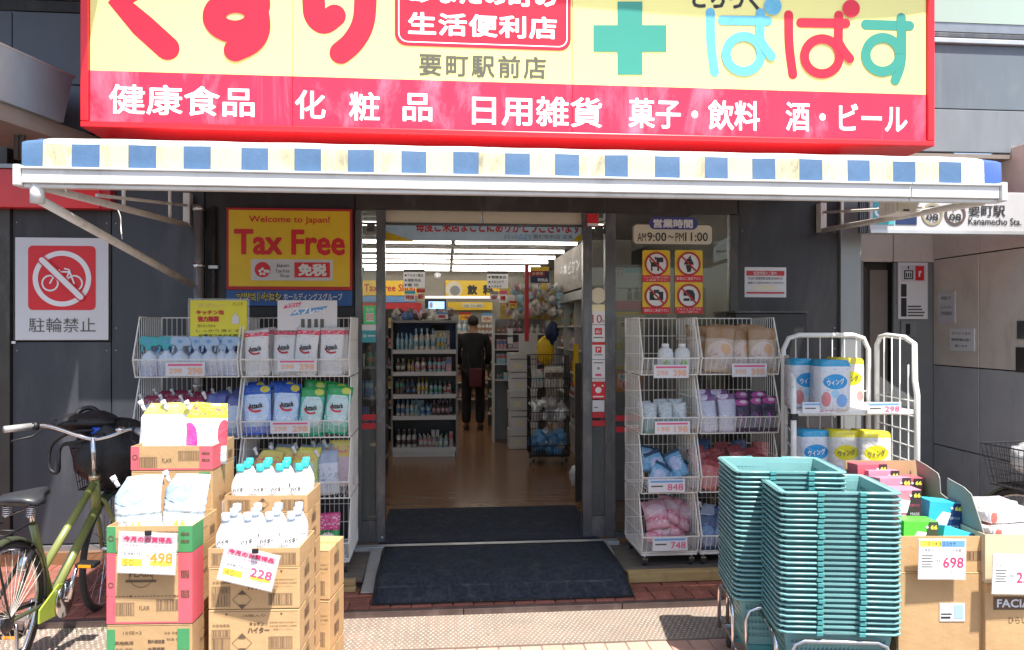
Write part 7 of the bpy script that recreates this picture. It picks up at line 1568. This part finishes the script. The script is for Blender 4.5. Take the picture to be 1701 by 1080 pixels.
for k in range(5):
    z0 = ZF + .002 + k * .235; Yc = 9.05 + .02 * (k % 2); x0 = Wp(846 + (k % 2) * 2, 650, Yc).x; t = thing('supply_case', '%s pale case from the floor in the stack beside the aisle' % ORD[k], 'case', (x0 + .18, Yc + .2, z0), hb_)
    boxo('case', x0, x0 + .34, Yc, Yc + .32, z0, z0 + .232, M['shelf_white'] if k % 2 == 0 else M['paper'], t, .006); boxo('lid_band', x0 + .01, x0 + .33, Yc - .003, Yc - .0005, z0 + .15, z0 + .165, M['shelf_grey'], t); boxo('label', x0 + .05, x0 + .15, Yc - .004, Yc - .0005, z0 + .04, z0 + .11, M['cream'], t)
t = thing('white_display_board', 'plain grey white board leaning over the cases', 'board', Wp(880, 570, 8.9)); rectobj('board', 862, 556, 893, 588, 8.9, M['shelf_white'], t, .02)
t = thing('yellow_blue_mop', 'yellow and navy cloth hanging beside the cooler', 'cloth', Wp(910, 580, 8.9)); blob('cloth', Wp(906, 582, 8.9), .10, (1, .5, 1.7), 4, M['yellow'], .2, parent=t); blob('navy_part', Wp(917, 552, 8.85), .08, (1, .6, 1.6), 6, M['navy'], .2, parent=t)
# black wire cart
yc_ = Cp(914, 8.0)[1]; xc_ = Cp(914, 8.0)[0]
ct = rack(xc_, .42, yc_, .235, 'black wire rack on casters inside the shop beside the cooler', 3, .36, .34, 'wire_dark')
ct['group'] = 'tiered wire display racks'
bx_ = thing('boxed_goods', 'white and blue boxes standing in the top basket of the black rack', 'boxes', (xc_, yc_ + .1, .96)); goods('boxes', xc_ - .19, xc_ + .19, yc_ + .02, .96, .12, .22, bx_, 131, .05, .07, 2, (0, 0, 2, 8), 0)
bx_ = thing('foil_packs', 'shiny silver packs in the middle basket of the black rack', 'packs', (xc_, yc_ + .1, .6)); q = MB(); rg = random.Random(9)
heap(q, 34, xc_ - .17, xc_ + .17, yc_ + .0, yc_ + .2, .62, .80, .09, (0,), rg)
q.build('packs', M['foil'], bx_, kind='stuff')
bx_ = thing('blue_packs', 'blue and silver packs in the bottom basket of the black rack', 'packs', (xc_, yc_ + .1, .25)); q = MB()
heap(q, 40, xc_ - .17, xc_ + .17, yc_ + .0, yc_ + .2, .27, .47, .09, (0, 1, 1), rg)
q.build('packs', [M['foil'], M['price_blue']], bx_, kind='stuff')
# upright cooler along the right wall
XC = 1.52
fz = thing('upright_cooler', 'open upright cooler with a header board along the right wall', 'cooler', (XC + .3, 9.2, ZF))
boxo('cabinet_back', XC + .45, XC + .7, 7.9, 10.4, ZF, 2.0, M['shelf_grey'], fz); boxo('header_board', XC, XC + .5, 8.0, 10.4, 2.06, 2.56, mat('header_grey', (.40, .36, .32), .7), fz); boxo('white_rail', XC - .05, XC + .5, 7.95, 10.4, 1.92, 2.02, M['alu_light'], fz)
for y in (7.92, 8.72, 9.52, 10.32): boxo('frame_post', XC, XC + .44, y, y + .03, ZF, 1.919, M['alu_light'], fz)
for k in range(5):
    z = .45 + k * .29; sh = boxo('shelf_board', XC + .03, XC + .44, 7.96, 10.31, z, z + .02, M['shelf_white'], fz)
    q = goods('drinks', 0, 2.2, 0, 0, .15, .23, fz, 140 + k, .05, .08, 1, (9, 3, 7, 0, 1), .7); q.rotation_euler = (0, 0, R(-90)); q.location = Vector((XC + .06, 10.2, z + .021)) - wpos(fz) + Vector(wpos(fz)) * 0
    q.data.transform(Matrix.Translation(wpos(fz)))
Mx = Matrix.Translation((XC - .004, 9.1, 2.33)) @ Matrix.Rotation(R(-90), 4, 'Z')
text('千鳥ビジン', (0, 0, 0), 1.5, .16, M['shelf_grey'], fz, .03, M=Mx); text('いつもお買得', (0, 0, -.15), 1.3, .08, M['shelf_grey'], fz, .02, M=Mx)
boxo('kick_panel', XC - .02, XC + .44, 7.95, 10.4, ZF, .42, M['shelf_white'], fz)
t = thing('yellow_strip_board', 'narrow yellow strip sign hanging on the cooler front', 'sign', Wp(957, 600, 7.9)); rectobj('strip', 953, 572, 961, 640, 7.85, M['yellow'], t, .01); 
pb = blob('white_plastic_heap', Wp(965, 790, 6.6), .09, (1, 1, 1.2), 12, M['foil'], .2); tag(pb, 'crumpled white plastic low by the right door jamb inside', 'bag')
# goods seen through the side panes
sd_ = thing('side_shelf', 'dark shelf of bottles seen through the left glass pane', 'shelf', Wp(610, 700, 7.4)); x0, x1 = Wp(560, 600, 7.4).x, Wp(641, 600, 7.4).x
boxo('back_panel', x0, x1, 7.7, 7.72, ZF, 1.75, M['frame_dark'], sd_)
for k in range(5): z = .3 + k * .3; boxo('shelf_board', x0, x1, 7.4, 7.69, z, z + .02, M['shelf_grey'], sd_); goods('bottles', x0 + .02, x1 - .02, 7.42, z + .021, .12, .22, sd_, 150 + k, .05, .08, 1, (6, 2, 0, 4), .7)
ws = thing('window_shelf', 'grey shelf backs seen through the right window above the wire racks', 'shelf', Wp(1120, 700, 6.2)); boxo('back_panel', 1.32, 2.25, 6.3, 6.33, ZF, 1.95, M['shelf_grey'], ws); boxo('upright', 1.90, 1.96, 6.2, 6.28, ZF, 2.2, M['shelf_white'], ws); boxo('back_panel', 1.10, 1.31, 6.28, 6.30, ZF, 1.3, M['frame_dark'], ws)
def promo(px0, py0, px1, py1, Y, m1, m2, body, label):
    t = thing('hanging_promo', label, 'promo card', Wp((px0 + px1) / 2, py0, Y), 'small promotion cards inside the shop'); rectobj('card', px0, py0, px1, py1, Y, M[m1], t, .004)
    h = py1 - py0; rectobj('band', px0, py0, px1, py0 + h * .3, Y - .002, M[m2], t, .001); textpx(body, px0 + 2, py0 + h * .42, px1 - 2, py1 - h * .15, Y - .003, M['tape_red'], t, .04)
promo(672, 483, 690, 500, 9.2, 'white', 'teal_sticker', '特価', 'white promotion card with a teal band left in the aisle'); promo(692, 480, 706, 500, 9.25, 'cream', 'tape_red', '新', 'cream promotion card with a red band left in the aisle')
promo(814, 484, 828, 500, 9.2, 'paper', 'shelf_grey', '安', 'grey promotion card under the centre category sign'); promo(829, 483, 842, 503, 9.3, 'white', 'price_pink', '得', 'white promotion card with a pink band by the category sign')
promo(846, 500, 858, 512, 9.2, 'yellow_pop', 'tape_red', '円', 'small yellow promotion card over the packet shelf'); promo(762, 519, 782, 532, 12.0, 'yellow', 'tape_red', '冷', 'yellow promotion card at the rear cooler'); promo(800, 520, 818, 535, 12.0, 'cream', 'price_blue', '水', 'cream promotion card at the rear cooler right of the person')
promo(724, 519, 744, 530, 8.6, 'white', 'price_blue', '夏', 'white promotion card standing on the display shelf top')
lf = thing('left_gondola', 'dark goods shelf running back along the left behind the display shelf', 'shelf', Wp(650, 700, 9.9)); boxo('end_panel', Wp(604, 600, 9.9).x, Wp(662, 600, 9.9).x, 9.95, 9.98, ZF, 1.85, M['frame_dark'], lf)
for k in range(6): z = .3 + k * .26; boxo('shelf_board', Wp(604, 600, 9.7).x, Wp(662, 600, 9.7).x, 9.7, 9.94, z, z + .018, M['shelf_white'], lf); goods('bottles', Wp(604, 600, 9.7).x, Wp(662, 600, 9.7).x, 9.72, z + .019, .10, .2, lf, 200 + k, .05, .08, 1, None, .6)
q = MB(); rg = random.Random(31); heap(q, 40, Wp(655, 520, 8.8).x, Wp(756, 520, 8.8).x, 8.75, 8.95, 1.70, 1.80, .08, (0, 8, 5, 2, 7), rg); tag(q.build('top_stock', cols), 'small wrapped packs lying along the top of the display shelf', 'packs', kind='stuff')
aq = thing('aisle_shelf', 'low goods shelf seen past the right of the standing person', 'shelf', Wp(835, 650, 11.2)); boxo('back_panel', Wp(812, 600, 11.2).x, Wp(850, 600, 11.2).x, 11.4, 11.42, ZF, 1.5, M['frame_dark'], aq)
for k in range(5): z = .3 + k * .26; boxo('shelf_board', Wp(812, 600, 11.1).x, Wp(850, 600, 11.1).x, 11.12, 11.39, z, z + .018, M['shelf_white'], aq); goods('packets', Wp(813, 600, 11.1).x, Wp(849, 600, 11.1).x, 11.15, z + .019, .1, .2, aq, 220 + k, .05, .09, 1, None, .3)
# ------------------------------------------------------------------ person
import bmesh
def skinmesh(name, joints, edges, mt, parent, root_i=0, sub=2):
    bm = bmesh.new(); lay = bm.verts.layers.skin.verify(); vs = []
    for (p, r) in joints:
        v = bm.verts.new(p); rr = r if isinstance(r, tuple) else (r, r); v[lay].radius = rr; vs.append(v)
    vs[root_i][lay].use_root = True
    for a, b in edges: bm.edges.new((vs[a], vs[b]))
    me = bpy.data.meshes.new(name); bm.to_mesh(me); bm.free(); me.materials.append(mt)
    o = bpy.data.objects.new(name, me); link(o, parent); sk = o.modifiers.new('skin', 'SKIN'); sk.use_smooth_shade = True
    s = o.modifiers.new('sub', 'SUBSURF'); s.levels = sub; s.render_levels = sub; return o
per = bpy.data.objects.new('person', None); link(per); tag(per, 'person in a black coat and trousers standing in the aisle, seen from behind', 'person')
J = [((0, 0, .92), (.14, .10)), ((0, .005, 1.10), (.13, .09)), ((0, 0, 1.30), (.16, .10)), ((0, -.005, 1.40), (.08, .07)), ((0, .0, 1.45), .052), ((0, .012, 1.50), (.062, .07)), ((0, .018, 1.57), (.076, .092)), ((0, .01, 1.635), (.05, .06)),
     ((-.165, 0, 1.36), .055), ((-.225, -.01, 1.12), .043), ((-.19, .13, .94), .034), ((-.165, .19, .90), .026),
     ((.165, 0, 1.36), .055), ((.225, -.01, 1.12), .043), ((.19, .13, .94), .034), ((.165, .19, .90), .026),
     ((-.09, 0, .84), .085), ((-.10, .02, .48), .055), ((-.10, .0, .09), .04), ((-.105, .11, .04), .032),
     ((.09, 0, .84), .085), ((.10, .02, .48), .055), ((.10, .0, .09), .04), ((.105, .11, .04), .032)]
Ee = [(0, 1), (1, 2), (2, 3), (3, 4), (4, 5), (5, 6), (6, 7), (2, 8), (8, 9), (9, 10), (10, 11), (2, 12), (12, 13), (13, 14), (14, 15), (0, 16), (16, 17), (17, 18), (18, 19), (0, 20), (20, 21), (21, 22), (22, 23)]
for sx, w_ in ((-1, 11), (1, 15)):                      # four fingers and a thumb, curled forward
    base = Vector(J[w_][0])
    for k in range(4):
        a_ = len(J); J.append((tuple(base + Vector((sx * (.012 - .012 * k), .045, -.004 - .006 * k))), .009)); J.append((tuple(base + Vector((sx * (.010 - .012 * k), .072 - .003 * k, -.022))), .0075)); Ee += [(w_, a_), (a_, a_ + 1)]
    a_ = len(J); J.append((tuple(base + Vector((-sx * .03, .02, .004))), .009)); Ee.append((w_, a_))
skinmesh('body', J, Ee, M['skin'], per, 0)
Jc = [((0, 0, .93), (.185, .135)), ((0, 0, .72), (.19, .14)), ((0, .0, 1.12), (.165, .12)), ((0, 0, 1.31), (.185, .12)), ((0, -.005, 1.41), (.075, .075)), ((-.18, 0, 1.355), .068), ((-.245, -.015, 1.12), .062), ((-.20, .12, .95), .05), ((.18, 0, 1.355), .068), ((.245, -.015, 1.12), .062), ((.20, .12, .95), .05)]
skinmesh('coat', Jc, [(0, 1), (0, 2), (2, 3), (3, 4), (3, 5), (5, 6), (6, 7), (3, 8), (8, 9), (9, 10)], M['cloth_black'], per, 0)
Jt = [((0, 0, .90), (.14, .11)), ((-.09, 0, .82), .10), ((-.10, .02, .48), .078), ((-.10, .0, .08), .07), ((.09, 0, .82), .10), ((.10, .02, .48), .078), ((.10, .0, .08), .07)]
skinmesh('trousers', Jt, [(0, 1), (1, 2), (2, 3), (0, 4), (4, 5), (5, 6)], M['cloth_black'], per, 0)
for sx in (-1, 1): blob('shoe', (sx * .105, .05, .035), .06, (.85, 1.9, .6), 3, M['black'], .03, 12, 8, per)
blob('hair', (0, -.005, 1.585), .088, (.92, 1.06, 1.0), 5, mat('hair_dark', (.02, .016, .014), .7), .03, 16, 12, per)
for sx in (-1, 1): blob('ear', (sx * .082, .01, 1.555), .018, (.5, .8, 1.3), 5, M['skin'], .02, 8, 6, per)
x, y = Cp(786, 10.85); place(per, x, y, ZF, R(-4), 0, 0, s=(1.0, 1.0, 1.0))
sb = bpy.data.objects.new('shoulder_bag', None); link(sb); tag(sb, 'dark red bag carried at the back of the person in black', 'bag')
MB().box(-.09, .09, -.04, .04, -.15, .12).build('body', M['bag_red'], sb, .02); MB().tube(smooth_path([(-.08, 0, .12), (-.12, .10, .40), (.02, .15, .52), (.10, .05, .30), (.08, 0, .12)], 5), .009, 6).build('strap', M['bag_black'], sb)
place(sb, x + .03, y - .17, ZF + .78)
# fix the shop depth
for nm in ('shop_back_wall',): bpy.data.objects[nm].location.y = 13.6 - YB
